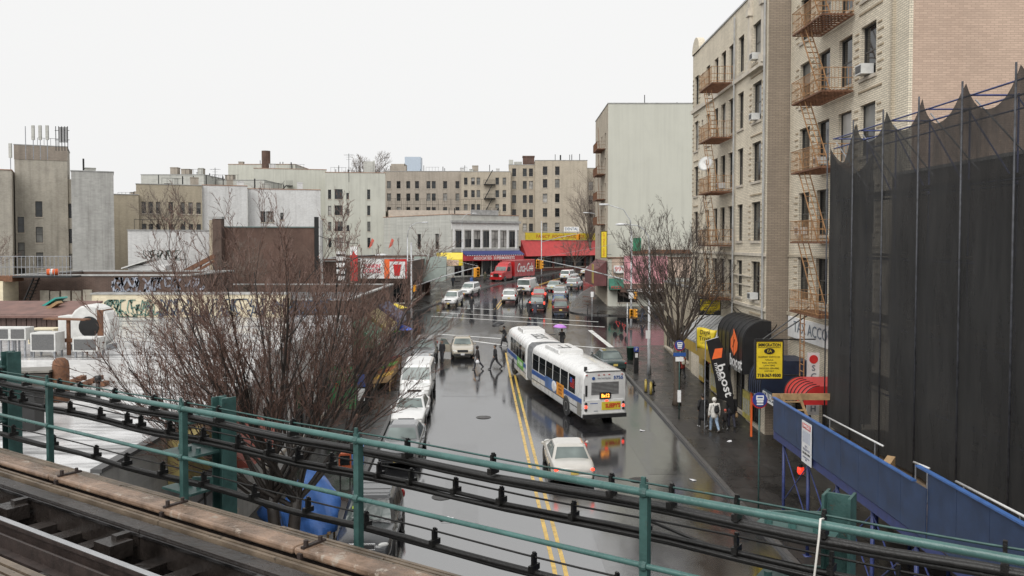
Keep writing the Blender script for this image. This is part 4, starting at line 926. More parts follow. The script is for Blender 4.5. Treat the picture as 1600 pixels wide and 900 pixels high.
text('TAX ACCOUNTING', .75, mat('grey_letters', (.16, .19, .23), .5, .1, 3), t, (.4, -.075, .05), fit=7.6)
t = thing('blade_sign', 'tall narrow white sign with stacked characters and a red disc', 'sign', (13.3, 36.6, 4.0)); k = MB(); k.b(-.26, .26, -.06, .06, -1.35, 1.4); k.build('panel', M_whs, t)
k = MB(); k.lathe([(.02, -.02), (.19, -.02), (.19, .0), (.02, .0)], n=20, ax='y'); k.build('disc', M_reds, t, False, (0, -.06, 1.12))
for i, c in enumerate('SC7DHH'): text(c, .36, MATS['grey_letters'], t, (0, -.07, .72 - i * .36), bold=.008)
# shops below the tan block
k = thing('shop_roof', 'pale corrugated shop roof projecting from the tan block', 'shop roof', (11.2, 50.2, 4.2)); mb = MB()
for i in range(24): yy = -3.4 + i * .34; mb.prism([(0, .0 + .04 * (i % 2)), (1.68, 1.5 + .04 * (i % 2)), (1.68, 1.42), (0, -.08)], yy, yy + .335)
mb.build('sheeting', mat('grey_sheet', (.45, .45, .44), .45, .25, 2), k)
mb = MB(); mb.b(0, .1, -3.5, 4.8, -.75, -.1); mb.build('fascia', mat('mustard_fascia', (.48, .32, .05), .5, .25, 2), k)
k = thing('shop_roof', 'dark flat canopy over the shop beside the black awning', 'shop roof', (11.4, 46.6, 4.3)); mb = MB(); mb.b(0, 1.48, 0, 3.0, -.5, .25); mb.build('canopy', M_black, k)
for i, (y, h, lab, c) in enumerate(((56.0, 2.3, 'mustard shop front panel beyond the travel flag', (.45, .30, .05)), (52.6, 1.9, 'poster covered yellow panel on the shop front', (.55, .45, .10)), (45.2, 1.6, 'low yellow poster panel beside the black flag', (.55, .47, .12)))):
    t = thing('poster_board', lab, 'panel', (12.84, y, zg(y) + SW), R(-90)); k = MB(); k.b(-.7, .7, -.05, 0, .1, h); k.build('board', mat('panel_%d' % i, c, .5, .35, 4), t); k = MB(); [k.b(-.6 + .45 * j, -.25 + .45 * j, -.056, -.051, .4, 1.2) for j in range(3)]; k.build('poster', mat('poster_%d' % i, (.5, .5, .42), .5, .5, 9), t)
for i, (y, lab) in enumerate(((49.6, 'red shop sign under the corrugated roof'), (54.5, 'orange shop sign near the far end of the tan block'))):
    sign('shop_sign', lab, (12.2, y, zg(y) + 3.2), .9, 1.4, 0, M_reds if i == 0 else M_org, [('OPEN', .3, 0, .3, M_whs, .7), ('CELL\nPHONES', .2, 0, -.3, M_whs, .7)], None, .12)
# far right corner
sign('billboard', 'pink billboard on the pale block across the side street', (16.0, 99.6, 6.95), 5.2, 3.3, 0, mat('pink_print', (.58, .27, .30), .5, .45, 1.3), [], M_stone, .2, 'billboard')
t = thing('awning', 'brown awning with white lettering under the pink billboard', 'awning', (16.3, 99.95, 4.3)); k = MB(); k.prism([(-1.3, 0), (-1.3, .45), (-.02, 1.1), (-.02, 0)], -3.4, 3.4, plane='yz'); k.build('canopy', mat('brown_canvas', (.10, .055, .04), .7, .2, 2), t); text('JEWELRY & GIFTS', .5, M_whs, t, (0, -1.31, .22), fit=5)
t = thing('awning', 'dark green and red awning on the far right corner', 'awning', (13.0, 99.95, 4.6)); k = MB(); k.prism([(-1.2, 0), (-1.2, .3), (-.02, 1.3), (-.02, 0)], -1.4, .3, plane='yz'); k.build('canopy', mat('green_canvas', (.03, .13, .09), .7, .25, 2), t); text('PIZZA', .5, M_reds, t, (-.55, -1.215, .25), fit=1.3)
sign('shop_sign', 'red lettered shop sign on the far right corner', (13.2, 99.7, 7.0), 2.0, .9, 0, M_whs, [('99', .8, -.5, 0, M_reds), ('STORE', .4, .45, 0, M_reds, 1.0)], None, .2)
t = thing('awning', 'maroon wrap round awning at the far right corner', 'awning', (11.4, 103, 5.4)); k = MB(); k.prism([(-1.6, -.4), (-1.6, 1.2), (-.05, 2.6), (-.05, -.4)], -3.2, 9); k.build('canopy', mat('maroon_canvas', (.13, .045, .045), .7, .25, 1.5), t)
k = MB(); k.b(-1.66, -1.6, -3.2, -1.4, -.1, 2.2); k.build('yellow_edge', mat('dull_yellow', (.35, .26, .06), .6, .25, 2), t)
t = sign('blade_sign', 'tall yellow vertical sign high on the far right corner', P(943.5, 382, 98), .62, 3.05, 0, M_yels, [(c, .29, 0, 1.25 - i * .235, M_redp) for i, c in enumerate('CHINESE') ] + [(c, .29, 0, -.58 - i * .235, M_redp) for i, c in enumerate('FOOD')], M_ink, .16, bracket=[((.3, 0, 1.2), (.9, 0, 1.2)), ((.3, 0, -1.2), (.9, 0, -1.2))])
# supermarket and maroon store signs
t = thing('awning', 'red supermarket awning with white lettering and blue edge', 'awning', SM.location + Vector((0, 0, 0)), SM.rotation_euler.z); k = MB(); k.prism([(-1.5, 7.0), (-1.5, 7.9), (-.03, 8.5), (-.03, 7.0)], 2.0, 14.7, plane='yz'); k.build('canopy', mat('supermarket_red', (.42, .05, .06), .6, .15, 2), t)
k = MB(); k.prism([(-1.52, 7.9), (-1.5, 8.1), (-.03, 8.8), (-.03, 8.5)], 1.9, 14.8, plane='yz'); k.build('blue_band', mat('navy_band', (.04, .05, .16), .6, .2, 2), t)
k = MB(); [k.b(2.2 + i * .5, 2.45 + i * .5, -1.53, -1.52, 7.86, 7.98) for i in range(25)]; k.build('scallop', M_whs, t)
text('ASSOCIATED  SUPERMARKETS', .72, M_whs, t, (8.1, -1.51, 7.42), fit=9.0, bold=.012)
t = thing('awning', 'wide red awning on the far maroon store', 'awning', MS.location, MS.rotation_euler.z); k = MB(); k.prism([(-1.6, 7.6), (-.03, 10.6), (-.03, 7.6)], 0, 26, plane='yz'); k.build('canopy', mat('bright_red_canvas', (.50, .06, .06), .6, .15, 1.2), t)
t = thing('fascia_sign', 'long yellow fascia sign on the far maroon store', 'sign', MS.location, MS.rotation_euler.z); k = MB(); k.b(1.2, 24, -.25, -.02, 10.65, 12.0); k.build('panel', M_yels, t); text('FANCY  FOOD  PRODUCE', .9, M_redp, t, (11, -.27, 11.3), fit=14)
t = sign('roof_sign', 'white roof sign with dark blue lettering above the maroon store', P(893, 358, 166), 3.0, .95, 0, M_whs, [('DENTAL', .8, 0, 0, mat('navy_letters', (.05, .1, .2), .5, 0), 2.6, .01)], None, .1, bracket=[((-1.2, 0, -.4), (-1.2, 0, -2.6)), ((1.2, 0, -.4), (1.2, 0, -2.6))])
# doughnut shop and the left blade signs
t = sign('shop_sign', 'white and orange doughnut shop sign with a cup emblem', P(600, 420, 95), 5.3, 2.2, 0, M_whs, [('DUNKIN\'\nDONUTS', .62, -1.35, .0, mat('magenta_red', (.62, .06, .10), .5, .05), 2.0, .02)], None, .25)
k = MB(); k.b(.05, .65, -.15, -.126, -1.1, 1.1); k.build('orange_panel', M_org, t); k = MB(); k.b(.65, 2.62, -.15, -.126, .85, 1.1); k.b(2.45, 2.62, -.15, -.126, -1.1, .85); k.build('red_panel', M_reds, t)
k = MB(); k.prism([(1.2, -.8), (1.8, -.8), (1.95, .35), (1.1, .35)], -.15, -.13); k.b(1.05, 2.0, -.16, -.13, .35, .5); k.bar((1.55, -.14, .5), (1.75, -.14, .78), .03, .06); k.build('cup_emblem', M_redp, t)
t = sign('blade_sign', 'black and white vertical film strip sign left of the corner', P(533, 417, 70), .75, 2.6, 0, M_whs, [], None, .15)
for i in range(5): k = MB(); k.b(-.38, .38, -.1, -.078, -1.3 + i * .55, -1.12 + i * .55); k.build('black_band', M_ink, t)
t = sign('blade_sign', 'red vertical sign with arrow beside the film strip sign', P(553, 412, 72), .62, 3.0, 0, M_reds, [], None, .15)
k = MB(); k.b(-.31, .31, -.1, -.078, .75, 1.5); k.build('white_block', M_whs, t); k = MB(); k.prism([(-.3, .5), (0, 1.1), (.3, .5)], -.12, -.101); k.build('arrow', M_redp, t)
for px, lab in ((529, 'film strip sign'), (557, 'red arrow sign')):
    pass
t = thing('awning', 'yellow awning with fruit pictures before the supermarket', 'awning', P(703, 407, 128)); k = MB(); k.prism([(-1.0, -.8), (-1.0, .2), (-.6, 1.0), (0, 1.2), (0, -.8)], -2.0, 2.0, plane='yz'); k.build('canopy', M_yels, t); k = MB(); k.b(-1.6, 1.4, -1.03, -1.002, -.75, .1); k.build('picture_panel', mat('fruit_print', (.55, .40, .30), .5, .7, 3), t)
t = thing('awning', 'grey green sloping awning beside the doughnut shop', 'awning', P(668, 425, 112)); k = MB(); k.prism([(-2.2, -1.2), (-.02, 2.1), (-.02, -1.2)], -1.8, 2.6, plane='yz'); k.build('canopy', mat('grey_green_canvas', (.16, .19, .17), .6, .2, 2), t)
# shop fronts seen through the big tree
for i, (y, c, tx, lab) in enumerate(((55, (.04, .13, .07), 'FRUITS & VEGETABLES', 'green shop awning on the left row behind the tree'), (60.5, (.24, .18, .06), 'DELI GROCERY', 'mustard shop awning on the left row behind the tree'), (66, (.07, .075, .14), 'PHARMACY', 'blue shop awning on the left row nearest the corner'))):
    t = thing('awning', lab, 'awning', (-10.2, y, zg(y) + 2.9), R(90)); k = MB(); k.prism([(-1.5, 0), (-1.5, .5), (-.02, 1.6), (-.02, 0)], -2.4, 2.4, plane='yz'); k.build('canopy', mat('row_canvas_%d' % i, c, .6, .2, 2), t); text(tx, .45, M_whs, t, (0, -1.51, .25), fit=4.2)
t = sign('shop_sign', 'green and white fruit sign standing before the left row', P(535, 605, 44), 1.5, 2.3, 0, mat('green_sign', (.04, .2, .08), .5, .2, 2), [('FRUTAS', .4, 0, .7, M_whs, 1.2), ('FRESH', .35, 0, .1, M_reds, 1.1)], M_ink, .12)
# ================================================================ vehicles
M_tyre = mat('tyre_rubber', (.02, .02, .02), .6, .2, 8); M_rim = mat('wheel_rim', (.45, .45, .46), .3, .15, 6, metal=.7); M_trim = mat('black_trim', (.02, .02, .021), .4, .2, 6)
M_cg = glassmat('car_glass', (.15, .18, .172), .04); M_cgd = glassmat('car_glass_dark', (.012, .014, .015), .04)  # car_glass base colour paled to stand in for the reflected sky
M_hl = mat('headlight_lens', (.62, .62, .60), .12, .1, 8, coat=.5); M_tl = mat('tail_light', (.38, .015, .012), .2, .1, 8, coat=.5); M_tlon = mat('tail_light_lit', (.7, .03, .02), .2, 0, emit=(1, .06, .03, 1.6))
M_chr = mat('chrome', (.6, .6, .6), .15, .1, 5, metal=1); M_plate = mat('licence_plate', (.6, .45, .12), .5, .2, 12); M_plw = mat('licence_plate_white', (.6, .6, .6), .5, .2, 12)
BODY = {  # y, zb, zs, zc, hw   (front at +y)
 'sedan': [(-2.58, .46, .74, .76, .66), (-2.5, .30, .88, .92, .82), (-2.25, .25, .95, 1.0, .90), (-1.6, .22, .97, 1.02, .93), (-.9, .2, .94, .96, .94), (.3, .2, .93, .95, .94), (1.0, .2, .93, .97, .935), (1.7, .22, .88, .94, .92), (2.25, .25, .80, .87, .88), (2.52, .28, .68, .76, .80), (2.6, .42, .58, .6, .66)],
 'suv': [(-2.32, .55, 1.0, 1.02, .76), (-2.26, .34, 1.06, 1.1, .88), (-1.9, .3, 1.1, 1.14, .93), (-1.0, .28, 1.07, 1.1, .94), (.2, .28, 1.06, 1.1, .94), (.9, .28, 1.05, 1.1, .935), (1.5, .3, 1.02, 1.09, .92), (2.0, .33, .94, 1.03, .89), (2.28, .36, .82, .9, .82), (2.36, .5, .7, .72, .7)],
 'van': [(-2.7, .5, 1.15, 1.18, .92), (-2.62, .34, 1.2, 1.22, .98), (-2.0, .3, 1.22, 1.24, 1.0), (0, .3, 1.2, 1.22, 1.0), (1.4, .3, 1.18, 1.22, 1.0), (2.0, .32, 1.1, 1.18, .97), (2.5, .34, 1.0, 1.08, .93), (2.72, .38, .86, .94, .86), (2.8, .5, .7, .72, .74)]}
CAB = {  # yr0, yf0, yr1, yf1, z0, z1, hw0, hw1, side windows, wheelbase, wheel radius
 'sedan': (-1.72, 1.12, -1.0, .28, .92, 1.45, .87, .66, 2, 2.85, .33),
 'suv': (-2.22, .98, -1.98, .30, 1.04, 1.76, .89, .72, 3, 2.72, .37),
 'van': (-2.62, 1.75, -2.56, 1.0, 1.16, 2.12, .97, .88, 2, 3.3, .36)}
def wheel_set(t, pts, r, wd=.23, am=.06, arch=True):
    for (x, y, s_) in pts:
        if arch: k = MB(); k.lathe([(.01, -.16), (r + am, -.16), (r + am, .006), (.01, .006)], n=22, ax='x'); k.build('wheel_arch', M_trim, t, True, (x if s_ > 0 else x, y, r + .02), (0, 0, 0 if s_ > 0 else R(180)))
        k = MB(); k.lathe([(r * .62, -wd * .9), (r * .97, -wd * .9), (r, -wd * .75), (r, -.01), (r * .96, .02), (r * .62, .02)], n=22, ax='x'); wo = k.build('wheel', M_tyre, t, True, (x, y, r), (0, 0, 0 if s_ > 0 else R(180)))
        k = MB(); k.lathe([(.03, -.02), (r * .3, .012), (r * .55, .022), (r * .64, .014), (r * .64, -.05)], n=14, ax='x'); k.build('rim', M_rim, wo)
def car(name, label, loc, rz, kd, pm, lit=False, glass=None, rack=False, plate=None, sc=1.0, cat='car', group=None, wht_roof=None):
    t = thing(name, label, cat, loc, rz, group); t.scale = (sc,) * 3; B_ = BODY[kd]; yr0, yf0, yr1, yf1, z0, z1, h0, h1, nw, wb, wr = CAB[kd]; gl = glass or M_cg
    secs = []
    for (y, zb, zs, zc, hw) in B_:
        hf = [(0, zb), (.8 * hw, zb), (.985 * hw, zb + .1), (hw, (zb + zs) / 2 + .05), (.975 * hw, zs - .06), (.88 * hw, zs), (.45 * hw, zc), (0, zc)]
        secs.append([(x, y, z) for x, z in hf] + [(-x, y, z) for x, z in reversed(hf[1:-1])])
    k = MB(); k.loft(secs); o = k.build('body', pm, t, True); fixnormals(o); subs(o, 2)
    # cabin
    def ring(yr, yf, hw, z, c): return [(hw - c, yr, z), (hw, yr + c, z), (hw, yf - c, z), (hw - c, yf, z), (-hw + c, yf, z), (-hw, yf - c, z), (-hw, yr + c, z), (-hw + c, yr, z)]
    ze = z1 - .07; k = MB(); k.loft([ring(yr0, yf0, h0, z0 - .08, .12), ring(yr1, yf1, h1, ze, .1), ring(yr1 + .12, yf1 - .14, h1 - .12, z1, .1)]); o = k.build('cabin', pm, t, False); fixnormals(o); subs(o, 0, .035)
    zb = z0 - .08
    def lp(a, b_, v): return a + (b_ - a) * v
    def end_glass(nm, ya, yb, sg):
        n = Vector((0, (ze - zb) * sg, abs(yb - ya))).normalized() * .012; k = MB(); q = []
        for v, ins in ((.24, .1), (.93, .1)):
            y, z, hw = lp(ya, yb, v), lp(zb, ze, v), lp(h0, h1, v) - ins; q += [Vector((-hw, y, z)) + n, Vector((hw, y, z)) + n]
        k.add([q[0], q[1], q[3], q[2]], [(0, 1, 2, 3)]); m_ = Vector((0, 0, 0)); 
        o = k.build(nm, gl, t); s_ = o.modifiers.new('s', 'SOLIDIFY'); s_.thickness = .008; s_.offset = 0
        return q
    end_glass('windshield', yf0, yf1, 1)
    if kd != 'van' or True: end_glass('rear_window', yr0, yr1, -1)
    for sd in (-1, 1):
        n = Vector(((ze - zb) * sd, 0, (h0 - h1))).normalized() * .01
        va, vb = .22, .88
        def P_(u, v):
            ya, yb = lp(yr0, yr1, v) + .14, lp(yf0, yf1, v) - .14; return Vector((sd * lp(h0, h1, v), lp(ya, yb, u), lp(zb, ze, v))) + n
        cuts = {2: (0, .5, 1), 3: (0, .3, .64, 1)}[nw] if kd != 'van' else (.76, 1)
        for a, b_ in zip(cuts[:-1], cuts[1:]):
            k = MB(); k.add([P_(a + .02, va), P_(b_ - .02, va), P_(b_ - .02, vb), P_(a + .02, vb)], [(0, 1, 2, 3)]); o = k.build('side_window', gl if kd != 'suv' else M_cgd, t); s_ = o.modifiers.new('s', 'SOLIDIFY'); s_.thickness = .008; s_.offset = 0
        k = MB(); k.b(-.09, .09, -.06, .06, -.08, .08); o = k.build('mirror', pm if kd == 'sedan' else M_trim, t, True, (sd * (h0 + .14), lp(yf0, yf1, .1) - .12, z0 + .1)); subs(o, 2)
        for yy in (-.35, .75): k = MB(); k.b(-.012, .012, -.09, .09, -.015, .015); k.build('door_handle', M_chr if kd == 'sedan' else M_trim, t, False, (sd * (B_[4][4] + .004), yy, z0 - .16))
        k = MB(); k.b(-.006, .006, -1.5, 1.5, -.03, .03); k.build('side_trim', M_trim, t, False, (sd * (B_[4][4] + .003), 0, z0 - .42))
    hw = B_[3][4]; wheel_set(t, [(sd * (hw - .0), y, sd) for sd in (-1, 1) for y in (-wb / 2 + (.05 if kd == 'sedan' else 0), wb / 2)], wr)
    yF, yR = B_[-1][0], B_[0][0]; zl = {'sedan': .70, 'suv': .84, 'van': .86}[kd]
    for sd in (-1, 1):
        k = MB(); k.b(-.2, .2, -.07, .05, -.085, .085); o = k.build('headlight', M_hl, t, True, (sd * (hw - .28), yF - .12, zl), (0, 0, -sd * R(16))); subs(o, 2)
        zt = zl + (.08 if kd == 'sedan' else .22); k = MB(); k.b(-.12, .12, -.05, .06, -.08 if kd == 'sedan' else -.2, .08 if kd == 'sedan' else .2); o = k.build('tail_light', M_tlon if lit else M_tl, t, True, (sd * (hw - (.18 if kd == 'sedan' else .12)), yR + (.085 if kd == 'sedan' else .05), zt), (0, 0, sd * R(14))); subs(o, 2)
    k = MB(); k.b(-.42, .42, -.03, .03, -.1, .1); o = k.build('grille', M_chr if kd == 'suv' else M_trim, t, False, (0, yF - .035, zl - .02)); subs(o, 0, .02)
    if kd == 'suv': k = MB(); k.b(-.38, .38, 0, .006, -.07, .06); k.build('grille_mesh', M_trim, t, False, (0, yF - .004, zl - .03))
    k = MB(); k.b(-.7, .7, -.03, .04, -.09, .06); o = k.build('front_bumper', M_trim, t, False, (0, yF - .02, .42)); subs(o, 0, .03)
    k = MB(); k.b(-.74, .74, -.05, .06, -.08, .07); o = k.build('rear_bumper', M_trim if kd != 'sedan' else pm, t, False, (0, yR + .03, .5)); subs(o, 0, .03)
    k = MB(); k.b(-.16, .16, -.012, .012, -.08, .08); k.build('licence_plate', plate or M_plate, t, False, (0, yR - .02 if kd == 'sedan' else yR - .03, .68 if kd == 'sedan' else .74))
    k = MB(); k.b(-.16, .16, -.012, .012, -.08, .08); k.build('licence_plate', plate or M_plate, t, False, (0, yF + .03, .45))
    k = MB()
    for x0 in (-.45, .1): k.bar((x0, yf0 - .02, z0 + .06), (x0 + .45, lp(yf0, yf1, .2), z0 + .16), .02, .015)
    k.build('wiper', M_trim, t)
    if rack:
        for sd in (-1, 1): k = MB(); k.tube([(sd * (h1 - .1), yr1 + .2, z1), (sd * (h1 - .1), yr1 + .3, z1 + .07), (sd * (h1 - .1), yf1 - .3, z1 + .07), (sd * (h1 - .1), yf1 - .2, z1)], .018, 6); k.build('roof_rail', M_galv, t, True)
        for y in (yr1 + .5, yf1 - .6): k = MB(); k.tube([(-h1 + .1, y, z1 + .07), (h1 - .1, y, z1 + .07)], .014, 6); k.build('roof_bar', M_trim, t, True)
    return t
LEN = {'sedan': 5.2, 'suv': 4.7, 'van': 5.5}
def near(px, py, kd, face, rzd=0):           # centre of a vehicle whose nearer end touches the ground at that pixel
    p = G(px, py); a = R(rzd); d = Vector((-math.sin(a), math.cos(a), 0)); c = p + d * (LEN[kd] / 2); c.z = zg(c.y); return c
def slope(t):                                # tilt a vehicle to lie on the sloping street
    y = t.location.y; s = math.atan((zg(y + 2) - zg(y - 2)) / 4); t.rotation_mode = 'XYZ'; t.rotation_euler.x = s * math.cos(t.rotation_euler.z); t.rotation_euler.y = 0
    return t
C_blk = paint('paint_charcoal', (.045, .047, .05)); C_sil = paint('paint_silver', (.36, .37, .38), .25, .3); C_wht = paint('paint_white', (.70, .70, .69)); C_gry = paint('paint_grey', (.16, .165, .17)); C_bei = paint('paint_beige', (.40, .36, .29)); C_red = paint('paint_red', (.30, .02, .025)); C_grn = paint('paint_dark_green', (.03, .05, .05)); C_mar = paint('paint_maroon', (.055, .022, .02)); C_blu = paint('paint_blue', (.05, .10, .26)); C_slg = paint('paint_silver_green', (.34, .38, .36), .25, .3)
def atc(X, Y): return Vector((X, Y, zg(Y)))
car_list = [
 ('parked_car', 'dark grey car with roof rails parked nearest on the left kerb', atc(-4.75, 27.9), 182, 'suv', C_blk, dict(rack=True, sc=1.0)),
 ('parked_car', 'slate grey hatchback parked second from the railway on the left', atc(-5.15, 39.2), 181, 'sedan', C_gry, {}),
 ('parked_car', 'white sedan parked just in front of the white van', atc(-5.55, 45.6), 181, 'sedan', C_wht, {}),
 ('parked_van', 'white van parked on the left kerb behind the tree', atc(-5.95, 52.3), 182, 'van', C_wht, dict(cat='van')),
 ('parked_car', 'silver grey sedan parked behind the white van', atc(-6.5, 59.3), 182, 'sedan', C_sil, {}),
 ('parked_car', 'dark car parked nearest the corner on the left', atc(-6.9, 65.6), 182, 'suv', C_gry, {}),
 ('double_parked_car', 'beige sedan stopped in the street with its door open', near(723, 562, 'sedan', 'f', 4), 184, 'sedan', C_bei, dict(plate=M_plw)),
 ('moving_car', 'cream white sedan driving away behind the bus', atc(2.45, 36.6), 3, 'sedan', paint('paint_cream', (.52, .50, .46)), dict(lit=True)),
 ('parked_car', 'dark green sedan parked at the right kerb beside the bus', near(962, 585, 'sedan', 'r', 6), 6, 'sedan', C_grn, {}),
 ('parked_car', 'white front facing sport utility car parked past the crossing', near(700, 480, 'suv', 'f', -10), 170, 'suv', C_wht, dict(rack=True)),
 ('parked_car', 'white sport utility car parked behind the first one at the bend', near(724, 464, 'suv', 'f', -18), 164, 'suv', C_wht, {}),
 ('moving_car', 'white sport utility car driving away beside the yellow line', near(795, 475, 'suv', 'r', -4), -4, 'suv', C_wht, dict(rack=True)),
 ('moving_van', 'white panel van ahead of the white car in the middle of the street', near(818, 460, 'van', 'r', -16), -16, 'van', C_wht, dict(cat='van')),
 ('moving_car', 'dark car with lit brake lights behind the red one', near(839, 488, 'suv', 'r', -4), -4, 'suv', C_blk, dict(lit=True, plate=M_plw)),
 ('moving_car', 'red car in the queue past the crossing', near(842, 472, 'suv', 'r', -6), -6, 'suv', C_red, dict(lit=True)),
 ('parked_car', 'dark maroon car parked first past the crossing on the right', near(876, 495, 'suv', 'r', -3), -3, 'suv', C_mar, {}),
 ('parked_car', 'blue car parked second past the crossing on the right', near(873, 480, 'sedan', 'r', -5), -5, 'sedan', C_blu, dict(sc=.92)),
 ('parked_car', 'silver sport utility car parked third past the crossing', near(874, 469, 'suv', 'r', -8), -8, 'suv', C_sil, {}),
 ('moving_car', 'pale green grey sedan stopped in the far lane', near(862, 456, 'sedan', 'r', -14), -14, 'sedan', C_slg, {}),
 ('parked_car', 'silver car parked at the far right kerb', near(893, 453, 'suv', 'r', -16), -16, 'suv', C_sil, {}),
 ('moving_car', 'white car in the far lane before the red store', near(882, 439, 'suv', 'r', -24), -24, 'suv', C_wht, {}),
 ('parked_car', 'white car near the bend seen from its side', near(912, 430, 'sedan', 'r', -40), -40, 'sedan', C_wht, {}),
 ('parked_car', 'white car furthest along the right kerb', near(934, 428, 'suv', 'r', -40), -40, 'suv', C_wht, {}),
]
CARS = []
for (nm, lab, p, rz, kd, pm, kw) in car_list:
    CARS.append(slope(car(nm, lab, p, R(rz), kd, pm, group='cars parked along the kerbs' if nm == 'parked_car' else None, **kw)))
# open door of the beige sedan, hinged at its front edge on the left of the picture
t = CARS[6]; d_ = bpy.data.objects.new('open_door', None)
k = MB(); k.b(-.03, .03, -1.05, 0, .3, .92); o = k.build('door', C_bei, t, False, (.95, .75, 0), (0, 0, R(62))); subs(o, 0, .02)
k = MB(); k.prism([(-1.0, .92), (-.1, .92), (-.42, 1.38), (-.92, 1.4)], -.012, .012, plane='yz'); k.build('door_glass', M_cg, o)
k = MB(); k.tube([(0, -1.0, .92), (0, -.92, 1.4), (0, -.42, 1.38), (0, -.08, .92)], .022, 6); k.build('door_frame', C_bei, o)
bpy.data.objects.remove(d_)
k = MB(); k.b(-.55, .55, -.3, .3, 0, .02); k.build('sunroof_rack', M_chr, t, False, (0, -.45, 1.455))
k = MB(); k.b(-.5, .5, -.005, .0, -.05, .05); o = k.build('registration_strip', mat('lime_sticker', (.5, .65, .05), .5, .1, 3), CARS[0], False, (.38, .62, 1.5), (R(42), 0, 0)); o.scale = (.35, 1, 1)

# ---------------------------------------------------------------- articulated bus
M_bw = mat('bus_white', (.66, .66, .65), .28, .08, 1.5, coat=.4, world=False); M_bblue = mat('bus_blue', (.03, .09, .30), .3, .1, 2); M_bel = mat('bellows_grey', (.16, .165, .17), .7, .25, 3); M_bg = glassmat('bus_glass', (.010, .012, .013), .05)
bus = thing('articulated_bus', 'white articulated city bus with a blue stripe pulling out from the kerb', 'bus', (5.0, 44.85, zg(46)), R(15.5))
bus.rotation_euler.x = math.atan(.03)
HWB = 1.29
def bsec(y, hw=HWB, zb=.36, zt=3.0, ins=0): 
    pr = [(0, zb), (hw - .06, zb), (hw, zb + .1), (hw, 1.3), (hw - .02, 2.45), (hw - .1, 2.72), (hw - .3, 2.9), (hw * .45, zt), (0, zt + .02)]
    return [(x, y, z) for x, z in pr] + [(-x, y, z) for x, z in reversed(pr[1:-1])]
def bus_section(parent, L_, nm):
    k = MB(); k.loft([bsec(.0, HWB - .08, .42, 2.92), bsec(.06, HWB - .01), *[bsec(y) for y in np.linspace(.2, L_ - .2, 8)], bsec(L_ - .04, HWB - .02), bsec(L_, HWB - .08, .4, 2.93)]); o = k.build(nm, M_bw, parent, True); fixnormals(o)
    m = o.modifiers.new('e', 'EDGE_SPLIT'); m.split_angle = R(35); return o
LR_ = 9.4
rear = bus_section(bus, LR_, 'rear_body')
fro = bpy.data.objects.new('front_unit', None)
bpy.data.objects.remove(fro)
LF_ = 7.3; a2 = R(-5.5); oy = LR_ + 1.15
front = bus_section(bus, LF_, 'front_body'); front.location = (-.06 * 0, oy, .03); front.rotation_euler = (0, 0, a2)
k = MB(); n = 14; secs = []
for i in range(n * 2 + 1):
    f = i / (n * 2); a = a2 * f; ins = .0 if i % 2 == 0 else .09; y = LR_ - .02 + f * 1.22; c, s = math.cos(a), math.sin(a)
    secs.append([(x * c, y + x * s, z + .03 * f) for x, _, z in bsec(0, HWB - .06 - ins, .5 + ins * .5, 2.9 - ins)])
k.loft(secs); o = k.build('bellows', M_bel, bus); fixnormals(o)
def side_parts(par, L_, wins, doors=()):
    for (y0, y1) in wins:
        for sd in (-1, 1):
            k = MB(); k.add([(sd * (HWB + .006), y0, 1.46), (sd * (HWB + .006), y1, 1.46), (sd * (HWB - .016), y1, 2.45), (sd * (HWB - .016), y0, 2.45), (sd * (HWB - .03), y0, 1.46), (sd * (HWB - .03), y1, 1.46), (sd * (HWB - .05), y1, 2.45), (sd * (HWB - .05), y0, 2.45)], [(0, 1, 2, 3), (4, 7, 6, 5), (0, 4, 5, 1), (1, 5, 6, 2), (2, 6, 7, 3), (3, 7, 4, 0)]); o = k.build('window', M_bg, par); fixnormals(o)
            k = MB(); k.b(-.004, .004, y0 + .03, y1 - .03, 2.08, 2.11); k.build('window_bar', M_trim, o, False, (sd * (HWB - .002), 0, 0))
    for sd in (-1, 1):
        k = MB(); k.b(-.006, .006, .1, L_ - .1, 1.12, 1.40); k.build('blue_stripe', M_bblue, par, False, (sd * (HWB + .001), 0, 0))
        k = MB(); k.b(-.01, .01, .1, L_ - .1, .78, .82); k.build('rub_rail', M_trim, par, False, (sd * (HWB + .003), 0, 0))
side_parts(rear, LR_, [(1.0 + i * 1.38, 2.24 + i * 1.38) for i in range(1, 6)][0:5] + [(1.15, 2.22)])
side_parts(front, LF_, [(.45 + i * 1.12, 1.47 + i * 1.12) for i in range(5)])
wheel_set(bus, [(sd * (HWB + .005), y, sd) for sd in (-1, 1) for y in (2.55,)], .5, .3, .07)
for o in list(bus.children):
    if o.name.startswith('wheel') and not o.name.startswith('wheel_arch'): pass
wheel_set(bus, [(sd * (HWB + .005) * math.cos(a2) - y * math.sin(a2), oy + y * math.cos(a2) + sd * HWB * math.sin(a2), sd) for sd in (-1, 1) for y in (4.6,)] + [(sd * HWB, 8.2, sd) for sd in ()], .5, .3, .07)
